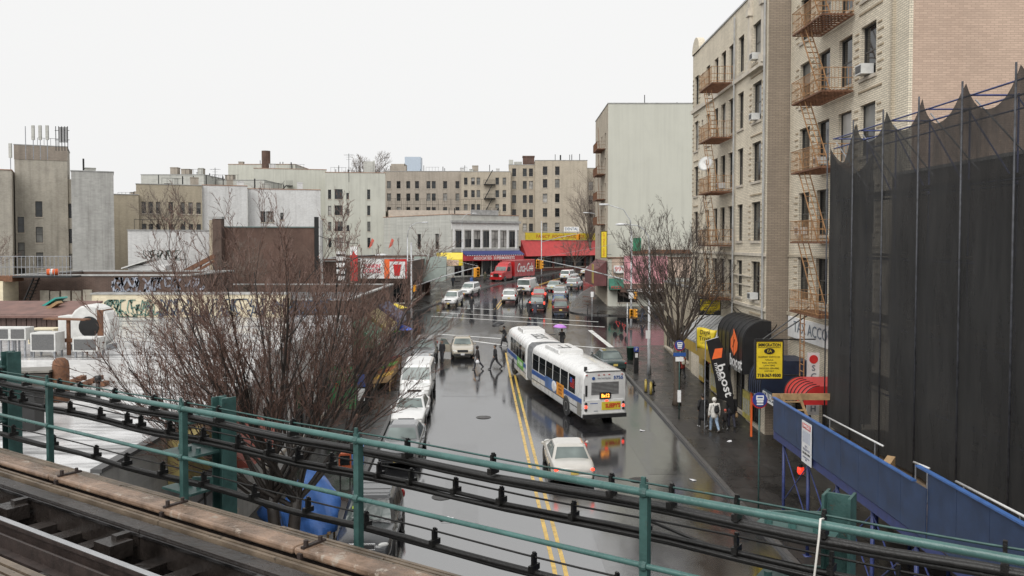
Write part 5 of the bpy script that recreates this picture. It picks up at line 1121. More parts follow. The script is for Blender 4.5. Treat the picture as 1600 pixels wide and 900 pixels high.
# advertisements on the left flank
k = MB(); k.b(-.008, 0, 4.3, 6.5, .84, 1.52); o = k.build('advert', mat('advert_blue', (.07, .14, .32), .4, .35, 1.5), rear, False, (-HWB - .004, 0, 0))
k = MB(); k.b(-.012, -.009, 3.0, 4.3, .84, 1.56); k.build('advert', mat('advert_orange', (.72, .30, .04), .4, .12, 3), rear, False, (-HWB - .002, 0, 0))
k = MB(); k.lathe([(.02, -.02), (.33, -.01), (.36, .0), (.02, .01)], n=16, ax='x'); o = k.build('advert_dog', mat('advert_white', (.7, .7, .72), .4, .15, 5), rear, True, (-HWB - .015, 4.75, 1.18)); o.scale = (1, 1.3, .9)
text('ADOPT A\nFRIEND\nTODAY', .2, mat('advert_brown', (.25, .08, .02), .5, 0), rear, (-HWB - .02, 3.6, 1.2), (R(90), 0, R(-90)), fit=.8)
k = MB(); k.b(-.008, 0, .9, 3.2, .84, 1.46); k.build('advert', mat('advert_green', (.16, .42, .08), .4, .35, 2), front, False, (-HWB - .004, 0, 0)); text('GO GREEN', .36, MATS['advert_white'], front, (-HWB - .014, 2.05, 1.15), (R(90), 0, R(-90)), fit=1.6)
k = MB(); [k.b(-.004, 0, 1.25, 1.95, 1.75 + i * .075, 1.785 + i * .075) for i in range(7)]; k.build('flag_decal', M_reds, rear, False, (-HWB - .0, 0, 0)); k = MB(); k.b(-.006, 0, 1.62, 1.95, 2.0, 2.28); k.build('flag_canton', M_bblue, rear, False, (-HWB - .0, 0, 0)); 
# rear face
def rf(nm, x0, x1, z0, z1, m, th=.02, y=0.0): k = MB(); k.b(x0, x1, -th + y, .03 + y, z0, z1); return k.build(nm, m, rear)
rf('rear_grille', -.78, .82, 1.62, 2.32, mat('grey_grille', (.30, .30, .30), .5, .2, 3), .015)
for i in range(9): rf('grille_slat', -.76, .80, 1.66 + i * .072, 1.69 + i * .072, M_trim, .022)
rf('vent_slot', -1.12, -1.0, 1.55, 2.15, M_trim); rf('vent_slot', -HWB + .09, -HWB + .12, 1.3, 1.7, M_trim)
o = rf('route_sign', -.3, .34, 1.40, 1.72, M_trim, .07); text('Bx12', .26, mat('led_orange', (.9, .3, .02), .4, 0, emit=(1, .35, .05, 1.8)), rear, (.02, -.08, 1.56), fit=.46, bold=.008)
text('5755', .24, M_bblue, rear, (.78, -.025, 2.52), fit=.55, bold=.006); text('New York City Bus', .14, MATS['grey_letters'], rear, (-.05, -.025, 2.52), fit=.75); k = MB(); k.lathe([(.02, -.01), (.09, -.01), (.09, 0), (.02, 0)], n=14, ax='y'); k.build('round_emblem', M_bblue, rear, False, (-.66, -.02, 2.52))
o = rf('rear_advert', -.18, .92, .78, 1.22, mat('advert_yellow', (.62, .50, .05), .4, .15, 4), .06); text("SLEEPY'S", .3, M_redp, rear, (.46, -.068, 1.0), fit=.86, bold=.012)
rf('engine_door', -1.12, 1.14, .62, 1.34, M_bw, .04); rf('bumper', -1.25, 1.25, .36, .58, M_trim, .12); rf('bumper_lip', -1.2, 1.2, .58, .62, M_copgrey, .13)
rf('small_lettering', -.85, -.4, 1.14, 1.18, M_bblue, .044); rf('small_lettering', -.62, -.4, .72, .76, MATS['grey_letters'], .044)
for sd in (-1, 1):
    for z, m in ((1.16, M_trim), (.98, M_tlon), (.82, M_trim)):
        k = MB(); k.lathe([(.02, -.02), (.075, -.015), (.085, .03), (.02, .03)], n=14, ax='y'); k.build('tail_light', m, rear, True, (sd * 1.08, -.05, z))
for x in (-1.05, -.35, -.05, .25, 1.0): rf('marker_light', x - .05, x + .05, 2.68, 2.72, M_tl, .03)
rf('brake_light', .02, .2, 1.25, 1.32, M_tlon, .06)
k = MB(); k.b(-.012, 0, .15, .75, .45, 1.15); k.build('side_grille', mat('side_grille', (.20, .19, .17), .6, .3, 20), rear, False, (-HWB - .002, 0, 0))
for yy, hh, w0, w1 in ((1.3, .0, .2, .4),): rf('roof_hatch', -.35, .35, 2.99, 3.05, M_bw, 0, 1.6)
# roof equipment
def hump(par, y0, y1, h, hw): 
    k = MB(); k.loft([[(-hw, y0, 2.95), (hw, y0, 2.95), (hw, y1, 2.95), (-hw, y1, 2.95)], [(-hw + .05, y0 + .1, 2.98 + h), (hw - .05, y0 + .1, 2.98 + h), (hw - .05, y1 - .1, 2.98 + h), (-hw + .05, y1 - .1, 2.98 + h)]]); o = k.build('roof_unit', M_bw, par); fixnormals(o); subs(o, 0, .05); return o
hump(rear, 5.4, 8.2, .22, .82); hump(front, 3.6, 5.8, .24, .82)
for par, y in ((rear, 6.9), (front, 4.7)):
    for x in (-.2, .25): k = MB(); k.b(x, x + .06, y - .7, y + .5, 3.2, 3.215); k.build('roof_line', M_trim, par)
    k = MB(); k.b(-.5, .3, y - .62, y - .55, 3.2, 3.22); k.build('roof_line', M_trim, par)
text('5755', 1.2, M_trim, front, (.05, 1.9, 3.025), (0, 0, R(90)), fit=2.2, ext=.003)
k = MB(); k.b(-1.1, 1.1, -.02, .1, 2.86, 2.9); k.build('roof_lip', M_trim, rear); k = MB(); k.cyl(-.98, .35, 2.8, 3.1, .09, 10); k.build('exhaust', M_trim, rear)
for sd in (-1, 1): k = MB(); k.b(-.1, .1, -.06, .06, -.2, .2); o = k.build('mirror', M_trim, front, True, (sd * 1.55, LF_ + .1, 2.2)); k = MB(); k.tube([(0, 0, .2), (-sd * .2, -.1, .45), (-sd * .35, -.2, .45)], .02, 6); k.build('mirror_arm', M_trim, o)
k = MB(); k.b(-1.1, 1.1, LF_ - .02, LF_ + .012, 1.2, 2.6); k.build('windshield', M_bg, front); k = MB(); k.b(-.9, .9, LF_ - .02, LF_ + .014, 2.63, 2.85); k.build('destination_sign', M_trim, front); k = MB(); k.b(-1.2, 1.2, LF_ - .05, LF_ + .1, .38, .68); k.build('front_bumper', M_trim, front)

# ---------------------------------------------------------------- red delivery truck
a, b_ = G(775, 441), G(846, 431); dv = (a - b_); dv.z = 0; dv.normalize(); tz = math.atan2(-dv.x, dv.y)
C_tr = paint('truck_red', (.42, .018, .02), .3)
tk = thing('delivery_truck', 'red drinks delivery truck with white script lettering facing left', 'truck', (a.x - dv.x * .0, a.y, zg(a.y)), tz)
# local: front at y=0, body towards -y
k = MB(); k.prism([(-.05, .55), (0, 1.0), (-.1, 1.55), (-1.35, 1.75), (-1.75, 2.5), (-1.95, 2.62), (-3.3, 2.65), (-3.35, .6), (-.4, .5)], -1.12, 1.12, plane='yz'); o = k.build('cab', C_tr, tk); subs(o, 0, .08)
k = MB(); k.prism([(-2.0, 2.6), (-2.4, 3.0), (-3.3, 3.3), (-3.3, 2.6)], -1.0, 1.0, plane='yz'); o = k.build('wind_deflector', C_tr, tk); subs(o, 0, .06)
k = MB(); k.add([(-.98, -1.385, 1.80), (.98, -1.385, 1.80), (.92, -1.72, 2.46), (-.92, -1.72, 2.46)], [(0, 1, 2, 3)]); o = k.build('windshield', M_cg, tk); s_ = o.modifiers.new('s', 'SOLIDIFY'); s_.thickness = .03; s_.offset = 0
for sd in (-1, 1): k = MB(); k.prism([(-1.65, 1.75), (-2.75, 1.75), (-2.75, 2.45), (-1.95, 2.45)], sd * 1.13 - .008, sd * 1.13 + .008, plane='yz'); k.build('side_window', M_cgd, tk); k = MB(); k.b(-.08, .08, -.05, .05, -.25, .25); k.build('mirror', M_trim, tk, False, (sd * 1.36, -1.6, 2.15)); k = MB(); k.b(-.16, .16, -.03, .04, -.1, .1); k.build('headlight', M_hl, tk, False, (sd * .82, -.03, 1.0))
k = MB(); k.b(-.5, .5, -.02, .03, .85, 1.4); k.build('grille', M_chr, tk); k = MB(); k.b(-1.12, 1.12, -.1, .12, .42, .72); k.build('front_bumper', C_tr, tk)
k = MB(); k.prism([(-4.0, .75), (-11.2, .75), (-11.2, 3.55), (-4.0, 3.3)], -1.22, 1.22, plane='yz'); o = k.build('cargo_body', C_tr, tk); subs(o, 0, .06)
k = MB(); k.b(-1.24, 1.24, -11.2, -4.0, 3.40, 3.46); o = k.build('top_rail', mat('truck_pink', (.55, .16, .16), .4, .1, 2), tk); o.location.z = .0
for sd, rr_ in ((-1, R(-90)), (1, R(90))):
    text('Coca-Cola', 2.1, M_whs, tk, (sd * 1.235, -7.6, 2.15), (R(90), 0, rr_), fit=5.6, shear=.35, bold=.03)
    for i in range(4): k = MB(); k.b(-.006, .006, -.02, .02, .85, 3.25); k.build('door_seam', C_mar, tk, False, (sd * 1.225, -5.4 - i * 1.45, 0))
k = MB(); k.b(-.9, .9, -11, -.6, .45, .7); k.build('chassis', M_trim, tk)
wheel_set(tk, [(sd * 1.15, y, sd) for sd in (-1, 1) for y in (-.95, -9.2, -10.2, -4.2)], .48, .3, .05, False)
# ================================================================ people
M_skin = mat('skin', (.36, .22, .15), .55, .1, 8); M_hair = mat('dark_hair', (.02, .015, .012), .6, .3, 20)
def cloth(name, c): return mat('cloth_' + name, c, .8, .25, 9, bump=.2)
def _ball(mb, c, r, sc=(1, 1, 1), n=10):
    pr = [(math.sin(a) * r, -math.cos(a) * r) for a in np.linspace(.12, math.pi - .12, 7)]
    o = len(mb.v); mb.lathe(pr, (0, 0, 0), n)
    for i in range(o, len(mb.v)): v = mb.v[i]; mb.v[i] = (c[0] + v[0] * sc[0], c[1] + v[1] * sc[1], c[2] + v[2] * sc[2])
def person(label, loc, rz, h=1.72, coat=(.02, .02, .022), legs=(.03, .03, .035), shoe=(.02, .02, .02), stride=.3, long=False, hood=False, arms=('swing', 'swing'), lean=0.0, hat=None, hair=True, group=None, wide=1.0, name='person', voxel=.024):
    t = thing(name, label, 'person', loc, rz, group); s = h / 1.72; cap = []
    mats = [cloth('%.3f_%.3f_%.3f' % coat, coat), cloth('%.3f_%.3f_%.3f' % legs, legs), cloth('%.3f_%.3f_%.3f' % shoe, shoe), M_skin]
    V = Vector
    def c_(p, q, r1, r2, m, sx=1.0): cap.append((V(p), V(q), r1, r2, m, sx))
    up = lambda y, z: lean * (z - .9)
    hipz = .92; hd = {}
    for sd, ph in ((-1, 1), (1, -1)):
        hip = (sd * .09, 0, hipz); f = ph * stride; kn = (sd * .1, f * .55 + .05, .50 + (.0 if f > 0 else .01)); an = (sd * .1, f - (.1 if f < -.1 else 0), .09 + (.10 if f < -.12 else 0))
        c_(hip, kn, .112, .085, 1); c_(kn, an, .082, .062, 1); c_((an[0], an[1] - .03, an[2] - .035), (an[0] * 1.1, an[1] + .15, .045 if f >= -.12 else .03), .045, .04, 2)
    sh = .19 * wide
    c_((0, up(0, .9), .9), (0, up(0, 1.1) + .01, 1.08), .15, .145, 0, 1.25 * wide); c_((0, up(0, 1.08) + .01, 1.08), (0, up(0, 1.36) + .015, 1.34), .135, .13, 0, 1.3 * wide)
    c_((-sh + .03, up(0, 1.4), 1.39), (sh - .03, up(0, 1.4), 1.39), .075, .075, 0)
    c_((0, up(0, 1.4), 1.4), (0, up(0, 1.5) + .02, 1.5), .06, .052, 0 if hood else 3)
    if long: c_((0, 0, .95), (0, -.02, .55), .16, .2, 0, 1.1)
    else: c_((0, up(0, .9), .92), (0, 0, .82), .145, .15, 0, 1.2)
    hp = V((0, up(0, 1.62) + .03, 1.61))
    c_(hp + V((0, .0, .03)), hp + V((0, .012, -.04)), .098, .078, 3); c_(hp + V((0, .09, -.01)), hp + V((0, .105, -.03)), .014, .016, 3)
    for sd in (-1, 1): c_(hp + V((sd * .09, -.005, 0)), hp + V((sd * .093, -.01, -.02)), .018, .014, 3)
    hands = []
    for sd, am in zip((-1, 1), arms):
        S = V((sd * sh, up(0, 1.4), 1.40)); ph = -sd
        if am == 'swing': E = S + V((sd * .05, -.12 * ph * (1 if stride > .1 else 0) - .02, -.28)); Hn = E + V((0, .1 - .06 * ph, -.23))
        elif am == 'up': E = S + V((sd * .05, .16, -.2)); Hn = E + V((-sd * .06, .16, .12))
        elif am == 'carry': E = S + V((sd * .06, -.02, -.28)); Hn = E + V((sd * .01, .04, -.25))
        elif am == 'pocket': E = S + V((sd * .09, -.06, -.27)); Hn = E + V((-sd * .08, .13, -.18))
        else: E = S + V((sd * .05, 0, -.28)); Hn = E + V((-sd * .1, .2, .02))
        c_(S, E, .07, .058, 0); c_(E, Hn, .058, .044, 0); d = (Hn - E).normalized(); c_(Hn, Hn + d * .09, .028, .034, 3); hands.append((Hn, d, sd))
    mb = MB()
    for (p, q, r1, r2, m, sx) in cap:
        o = len(mb.v); L_ = (q - p).length or .001; d = (q - p) / L_
        pts = [p - d * r1 * .9, p - d * r1 * .6, p, p + (q - p) * .5, q, q + d * r2 * .6, q + d * r2 * .9]; mb.tube(pts, [r1 * .4, r1 * .8, r1, (r1 + r2) / 2, r2, r2 * .8, r2 * .4], 12)
        if sx != 1:
            for i in range(o, len(mb.v)): v = mb.v[i]; mb.v[i] = (v[0] * sx, v[1], v[2])
    tmp = mb.build('tmp', mats); fixnormals(tmp); rm = tmp.modifiers.new('r', 'REMESH'); rm.mode = 'VOXEL'; rm.voxel_size = voxel
    sm = tmp.modifiers.new('s', 'SMOOTH'); sm.iterations = 2; sm.factor = .5
    dg = bpy.context.evaluated_depsgraph_get(); me = bpy.data.meshes.new_from_object(tmp.evaluated_get(dg)); bpy.data.objects.remove(tmp)
    vs = [v.co.copy() for v in me.vertices]; fs = [tuple(p.vertices) for p in me.polygons]; bpy.data.meshes.remove(me)
    A_ = np.array([[*p, *q] for p, q, *_ in cap]); r_ = np.array([[r1, r2] for _, _, r1, r2, *_ in cap]); sx_ = np.array([c[5] for c in cap]); mt = np.array([c[4] for c in cap])
    cen = np.array([np.mean([vs[i] for i in f], axis=0) for f in fs])
    best = np.full(len(fs), 9.0); bm_ = np.zeros(len(fs), int)
    for i in range(len(cap)):
        c2 = cen.copy(); c2[:, 0] /= sx_[i]; a, b_ = A_[i, :3], A_[i, 3:]; ab = b_ - a; u = np.clip(((c2 - a) @ ab) / max(1e-9, ab @ ab), 0, 1); dd = np.linalg.norm(c2 - a - u[:, None] * ab, axis=1) - (r_[i, 0] + (r_[i, 1] - r_[i, 0]) * u)
        k = dd < best; best[k] = dd[k]; bm_[k] = mt[i]
    out = MB(); out.v = [tuple(v) for v in vs]; out.f = fs; out.m = [int(x) for x in bm_]
    for Hn, d, sd in hands:      # four fingers and a thumb, rooted in the palm
        sidev = V((0, 1, 0)) if abs(d.y) < .8 else V((1, 0, 0)); sidev = (sidev - d * sidev.dot(d)).normalized(); inn = d.cross(sidev) * (-sd)
        for i, ln in enumerate((.062, .07, .066, .05)):
            b0 = Hn + d * .085 + sidev * (.026 - i * .017); out.tube([b0, b0 + d * ln * .5 + inn * .006, b0 + d * ln * .85 + inn * .024], [.0095, .009, .007], 5, 3)
        b0 = Hn + d * .035 + sidev * .028; out.tube([b0, b0 + sidev * .025 + d * .025, b0 + sidev * .03 + d * .055 + inn * .012], [.011, .010, .008], 5, 3)
    bo = out.build('body', mats, t, True); bo.scale = (s,) * 3
    hb = MB()
    if hood or hat: _ball(hb, hp + V((0, -.015, .035)), .122, (1, 1.08, 1.05)); hm = mats[0] if not hat else cloth('%.3f_%.3f_%.3f' % hat, hat)
    else: _ball(hb, hp + V((0, -.022, .045)), .104, (1.02, 1.05, 1.0)); hm = M_hair
    o = hb.build('hood' if hood else ('hat' if hat else 'hair'), hm, t, True); o.scale = (s,) * 3
    fb = MB()
    for sd in (-1, 1): _ball(fb, hp + V((sd * .036, .086, .012)), .011)
    fb.add([tuple(hp + V((x, .085, z))) for x, z in ((-.028, -.055), (.028, -.055), (.024, -.063), (-.024, -.063))], [(0, 1, 2, 3)])
    o = fb.build('face', M_hair, t, True); o.scale = (s,) * 3
    t['_s'] = s; hands_w = [Matrix.Translation(t.location) @ Matrix.Rotation(rz, 4, 'Z') @ ((Hn + d * .07) * s) for Hn, d, sd in hands]
    del t['_s']; return t, hands_w
def umbrella(label, tip, c, tilt=(0, 0), r=.52, hgt=.75):
    t = thing('umbrella', label, 'umbrella', tip); t.rotation_euler = (tilt[0], tilt[1], 0); k = MB(); n = 8; vs = []; rows = 6
    for j in range(rows + 1):
        f = j / rows
        for i in range(n * 2):
            a = math.pi * i / n; rr = r * math.sin(f * 1.25) / math.sin(1.25) * (1 if i % 2 == 0 else .955); vs.append((rr * math.cos(a), rr * math.sin(a), hgt + .02 - .27 * (1 - math.cos(f * 1.25)) / (1 - math.cos(1.25)) + (0 if i % 2 == 0 else .012 * f)))
    k.add(vs, [(j * 16 + i, j * 16 + (i + 1) % 16, (j + 1) * 16 + (i + 1) % 16, (j + 1) * 16 + i) for j in range(rows) for i in range(16)]); o = k.build('canopy', c, t, True); o.modifiers.new('s', 'SOLIDIFY').thickness = .006
    k = MB(); k.tube([(0, 0, -.08), (0, 0, hgt + .1)], .008, 6); k.build('shaft', M_galv, t); k = MB(); k.tube([(0, 0, -.14), (0, 0, -.02)], .014, 6); k.build('handle', M_trim, t)
    k = MB()
    for i in range(8): a = math.pi * i / 4; k.tube([(0, 0, hgt - .2), (r * .55 * math.cos(a), r * .55 * math.sin(a), hgt - .06)], .004, 4)
    kind(k.build('ribs', M_galv, t), 'stuff'); return t
def bag(label, p, m, w_=.32, h_=.36, d=.14, nm='carrier_bag'):
    t = thing(nm, label, 'bag', p); k = MB(); k.loft([[(-w_ / 2, -d / 2, -h_), (w_ / 2, -d / 2, -h_), (w_ / 2, d / 2, -h_), (-w_ / 2, d / 2, -h_)], [(-w_ * .55, -d * .6, -h_ * .6), (w_ * .55, -d * .6, -h_ * .6), (w_ * .55, d * .6, -h_ * .6), (-w_ * .55, d * .6, -h_ * .6)], [(-w_ * .3, -d * .2, -.04), (w_ * .3, -d * .2, -.04), (w_ * .3, d * .2, -.04), (-w_ * .3, d * .2, -.04)]]); o = k.build('pouch', m, t, True); fixnormals(o); subs(o, 1)
    k = MB(); k.tube([(-w_ * .25, 0, -.06), (-.03, 0, .03), (.03, 0, .03), (w_ * .25, 0, -.06)], .008, 5); k.build('strap', m, t); return t
def backpack(label, p, rz, m):
    t = thing('backpack', label, 'bag', p, rz); k = MB(); k.b(-.17, .17, -.2, 0, -.28, .22); o = k.build('pack', m, t, True); subs(o, 2); k = MB(); k.b(-.13, .13, -.24, -.12, -.22, 0); o = k.build('pocket', m, t, True); subs(o, 2)
    k = MB(); [k.tube([(x, -.02, .15), (x, .2, .24), (x, .26, .05), (x, .1, -.2)], .018, 5) for x in (-.12, .12)]; k.build('straps', m, t); return t
bk = (.018, .018, .02); WB = mat('white_plastic', (.7, .7, .72), .4, .1, 6)
def gp(px, py, h=0): return G(px, py, h)
p, hd = person('person in a dark jacket crossing with a white bag', gp(747, 577), R(96), 1.72, (.03, .025, .025), (.04, .04, .05), stride=.28, hood=True, arms=('carry', 'swing'), lean=.06); bag('white carrier bag held by the person crossing', hd[0], WB)
person('man in a black jacket and grey trousers striding across the street', gp(774, 577), R(92), 1.82, bk, (.05, .05, .055), stride=.36, arms=('pocket', 'pocket'))
p, hd = person('person in black crossing under a tilted black umbrella', gp(788, 541), R(100), 1.75, bk, (.02, .02, .022), stride=.3, long=True, arms=('swing', 'up')); umbrella('black umbrella tilted over the person in the crossing', hd[1] + Vector((0, 0, .02)), mat('black_umbrella', (.015, .015, .017), .4, .2, 5), (R(8), R(-14)), .58)
p, hd = person('person half hidden behind the bus under a grey umbrella', gp(836, 548), R(80), 1.72, bk, arms=('swing', 'up')); umbrella('dark grey umbrella seen over the bus roof', hd[1] + Vector((0, 0, .02)), mat('grey_umbrella', (.05, .05, .058), .4, .2, 5), (R(10), R(-8)), .6)
p, hd = person('person in black under a purple umbrella beside the bus', gp(878, 545), R(170), 1.7, bk, bk, long=True, arms=('swing', 'up')); umbrella('bright purple umbrella beside the bus', hd[1] + Vector((0, 0, .02)), mat('purple_umbrella', (.48, .20, .62), .5, .1, 5), (0, R(4)), .6)
person('dark clad person crossing beside the parked white cars', gp(737, 487), R(175), 1.75, bk, stride=.2)
person('dark clad person standing on the far crossing by the yellow line', gp(773, 486), R(175), 1.72, (.02, .022, .03), stride=.12, long=True)
p, hd = person('dark clad person walking behind the white car in the queue', gp(814, 475), R(200), 1.8, bk, stride=.25, arms=('swing', 'up')); umbrella('small black umbrella behind the white car', hd[1], MATS['black_umbrella'], (0, 0), .55)
person('person in black in front of the braking car on its left', gp(826, 494), R(150), 1.74, bk, long=True, stride=.15, hood=True)
person('person in slate blue in front of the braking car on its right', gp(836, 495), R(190), 1.68, (.05, .055, .075), (.03, .03, .04), long=True, stride=.1)
sw = SW + .01
person('person in a long black coat leading the group on the right pavement', gp(1098, 668, sw), R(20), 1.76, (.012, .012, .013), (.015, .015, .016), (.4, .4, .4), long=True, stride=.16, arms=('pocket', 'pocket'), wide=1.15)
p, hd = person('person in a white hooded jacket and light jeans on the right pavement', gp(1116, 675, sw), R(10), 1.76, (.62, .60, .56), (.24, .32, .42), (.25, .22, .2), stride=.22, hood=True, arms=('carry', 'carry'), wide=1.12)
q = p.location + Vector((math.sin(R(-10)) * -.0, 0, 0)); backpack('black backpack worn over the white hooded jacket', p.location + Matrix.Rotation(R(10), 3, 'Z') @ Vector((.02, -.14, 1.25)), R(10), cloth('pack', (.012, .012, .013)))
person('small child in black with a red hood held by the hand', gp(1133, 671, sw), R(5), 1.05, (.02, .018, .018), (.02, .02, .02), (.6, .6, .6), stride=.15, hat=(.5, .10, .07))
p, hd = person('man in a black leather jacket holding a tan bag', gp(1143, 668, sw), R(5), 1.78, (.02, .02, .021), (.03, .03, .045), stride=.12, arms=('carry', 'carry')); bag('tan paper bag held by the man in leather', hd[1], mat('tan_paper', (.42, .28, .14), .7, .15, 5), .22, .34)
person('dark clad person waiting by the orange post at the shop door', gp(1187, 668, sw), R(-60), 1.82, (.012, .012, .014), (.012, .012, .014), (.5, .5, .5), long=True, stride=.05, hood=True)
p, hd = person('person in a red jacket walking beneath the right tree', gp(1066, 592, sw), R(8), 1.72, (.30, .04, .03), bk, stride=.2); backpack('pale backpack on the red jacket', p.location + Matrix.Rotation(R(8), 3, 'Z') @ Vector((0, -.13, 1.22)), R(8), cloth('pale_pack', (.45, .42, .34)))
pz = Vector((10.55, 26.6, zg(26) + SW)); p, hd = person('person in black carrying shopping under the blue shed', pz, R(30), 1.72, (.014, .014, .015), (.05, .045, .045), long=True, arms=('carry', 'carry')); bag('pink and white shopping bag under the blue shed', hd[0], mat('pink_bag', (.6, .34, .34), .4, .2, 6), .36, .4); bag('checked shopping bag under the blue shed', hd[1], mat('check_bag', (.3, .3, .3), .5, .8, 30), .4, .42)
person('person in brown standing on the left corner behind the branches', gp(655, 541, sw), R(-70), 1.72, (.10, .06, .045), bk, long=True, stride=.1)
person('person standing behind the open car door', gp(691, 566), R(150), 1.7, bk, stride=.05)
person('person in dark clothes at the far right crossing by the signal pole', gp(1004, 503, sw), R(100), 1.72, (.03, .03, .035), (.05, .06, .09), stride=.2)
person('person in black among the far parked cars', gp(907, 447, sw), R(180), 1.8, bk, long=True)
person('person in blue beside the supermarket signal', gp(737, 449, sw), R(200), 1.72, (.06, .12, .3), bk)
person('person in dark clothes outside the yellow fruit awning', gp(708, 449, sw), R(180), 1.75, (.02, .025, .035), bk)
person('person in olive standing before the supermarket', gp(758, 442, sw), R(190), 1.75, (.06, .06, .035), bk, long=True)
person('person bending over the stall on the left pavement', Vector((-7.6, 40.5, zg(40) + SW)), R(40), 1.68, (.08, .05, .04), bk)
# ================================================================ bare trees
M_bark = mat('wet_bark', (.030, .024, .020), .5, .4, 5, bump=.5); M_bark2 = mat('brown_bark', (.085, .065, .050), .6, .35, 6, bump=.4)
M_twig = mat('red_brown_twig', (.13, .075, .057), .6, .35, 3); M_twigd = mat('dark_twig', (.060, .044, .036), .6, .3, 3); M_twigf = mat('far_twig', (.15, .12, .10), .7, .25, 2)
def tree(label, base, H, spread, leaders, seed, trunk_h, r0, mb_, mt, kidsn=(6, 5, 5, 3), amax=60, amin=8, stems=1, tw=.006, cat='tree', name='bare_tree', dead=0, curl=.05, ratio=.56, bias=(0, 0), amn=20, amx=44):
    """trunk, forked limbs and twigs; every order of branches is shorter, thinner and more crooked than the last"""
    rr = random.Random(seed); t = thing(name, label, cat, base, 0); tr = MB(); li = MB(); tg = MB(); nk = len(kidsn)
    def rv(s): return Vector((rr.gauss(0, s), rr.gauss(0, s), rr.gauss(0, s)))
    tops = []
    for s_ in range(stems):
        off = Vector(((s_ - (stems - 1) / 2) * .5, 0, 0)); lean = Vector((off.x * .25 + rr.uniform(-.05, .05), rr.uniform(-.05, .05), 1)).normalized()
        pts = [off * .45 + Vector((0, 0, -.1)), off * .5 + lean * trunk_h * .1, off * .55 + lean * trunk_h * .4 + rv(.025), off * .6 + lean * trunk_h * .75 + rv(.03), off * .7 + lean * trunk_h]
        tr.tube(pts, [r0 * 1.55, r0 * 1.08, r0 * .98, r0 * .93, r0 * .85], 10); tops.append(pts[-1])
    def branch(p, d, ln, r, lv):
        n = (8, 6, 5, 3, 2)[min(lv, 4)]; wob = (.035, .07, .10, .13, .15)[min(lv, 4)]; pts = [p]; ds = [d]
        for i in range(n): d = (d + Vector((0, 0, curl)) + rv(wob)).normalized(); p = p + d * (ln / n); pts.append(p); ds.append(d)
        r1 = max(tw * .45, r * .28); rs = [r + (r1 - r) * (i / n) ** .8 for i in range(n + 1)]
        (li if lv < 2 else tg).tube(pts, rs, 7 if lv == 0 else (5 if lv == 1 else 3), caps=False)
        if lv >= nk: return
        kn = kidsn[lv]; ph = rr.uniform(0, 6.28)
        for k in range(kn):
            f = .22 + .78 * (k + rr.random()) / kn; x = f * n; j = min(n - 1, int(x)); q = pts[j].lerp(pts[j + 1], x - j); e = ds[j + 1]; a1 = e.orthogonal().normalized(); a2 = e.cross(a1); ph += 2.4 + rr.uniform(-.5, .5)
            an = R(rr.uniform(amn, amx)); d2 = (e * math.cos(an) + (a1 * math.cos(ph) + a2 * math.sin(ph)) * math.sin(an)).normalized()
            if d2.z < .02: d2.z = .05 + .1 * rr.random(); d2.normalize()
            branch(q, d2, ln * ratio * rr.uniform(.7, 1.2) * (1.12 - .45 * f), max(tw * (1 - .12 * lv), rs[j] * .55), lv + 1)
        if dead and lv == 2 and rr.random() < .10 * dead: q = pts[-1]; u = rv(1).normalized() * .045; v = u.cross(rv(1)).normalized() * .03; tg.quad(q - u, q + v, q + u, q - v)
    for i in range(leaders):
        tp = tops[i % stems]; a = i * 2.399 + rr.uniform(-.25, .25); th = R(amin + (amax - amin) * math.sqrt((i + .5) / leaders)); d = Vector((math.cos(a) * math.sin(th) + bias[0], math.sin(a) * math.sin(th) + bias[1], math.cos(th))).normalized()
        reach = 1 / math.sqrt((math.sin(th) / spread) ** 2 + (math.cos(th) / (H - trunk_h)) ** 2)
        branch(tp - Vector((0, 0, rr.uniform(0, trunk_h * .2))), d, reach * rr.uniform(.72, .86), r0 * rr.uniform(.3, .48), 0)
    tr.build('trunk', mb_, t, True); li.build('limbs', mb_, t, True); kind(tg.build('crown', mt, t), 'stuff'); return t
tree('large bare street tree with many upright stems on the left pavement', (-6.75, 24.3, SW), 11.7, 6.9, 29, 11, 2.8, .19, M_bark, M_twig, (9, 6, 5, 3), 58, 4, 2, .0085, dead=2, curl=.06, ratio=.47, amn=12, amx=34, bias=(-.09, .03))
tree('bare street tree leaning over the right pavement by the bus', (9.75, 49.0, zg(49) + SW), 12.6, 5.4, 18, 5, 3.8, .2, M_bark2, M_twigd, (7, 5, 5, 3), 50, 4, 1, .0105, curl=.06, ratio=.5, amn=12, amx=34)
tree('bare tree rising from the yard behind the white wall', (Sx(262, 98), 98, 9.2), 8.6, 4.6, 10, 21, 1.6, .16, M_bark2, M_twigf, (6, 5, 4), 62, 5, 1, .016)
tree('bare street tree before the supermarket side wall', (Sx(672, 122), 122, zg(122)), 7.4, 4.2, 9, 31, 2.0, .14, M_bark2, M_twigf, (6, 5, 4), 62, 5, 1, .016)
tree('tall bare tree against the far tan building at the right', (Sx(922, 168), 168, zg(168)), 21, 6.5, 12, 41, 6, .3, M_bark2, M_twigf, (7, 5, 4), 40, 3, 1, .024)
tree('bare tree on the skyline behind the sage building', (Sx(578, 215), 215, 14), 22, 8.5, 16, 51, 7, .35, M_bark2, M_twigf, (8, 6, 6), 75, 5, 1, .045)
tree('bare street tree in front of the far red store', (Sx(898, 150), 150, zg(150)), 8.4, 4.4, 9, 61, 2.4, .16, M_bark2, M_twigf, (5, 5, 4), 60, 5, 1, .018)
tree('slim bare street tree on the far right pavement', (Sx(968, 106), 106, zg(106) + SW), 8.5, 3.2, 9, 71, 2.2, .1, M_bark2, M_twigd, (5, 5, 4), 55, 5, 1, .013)
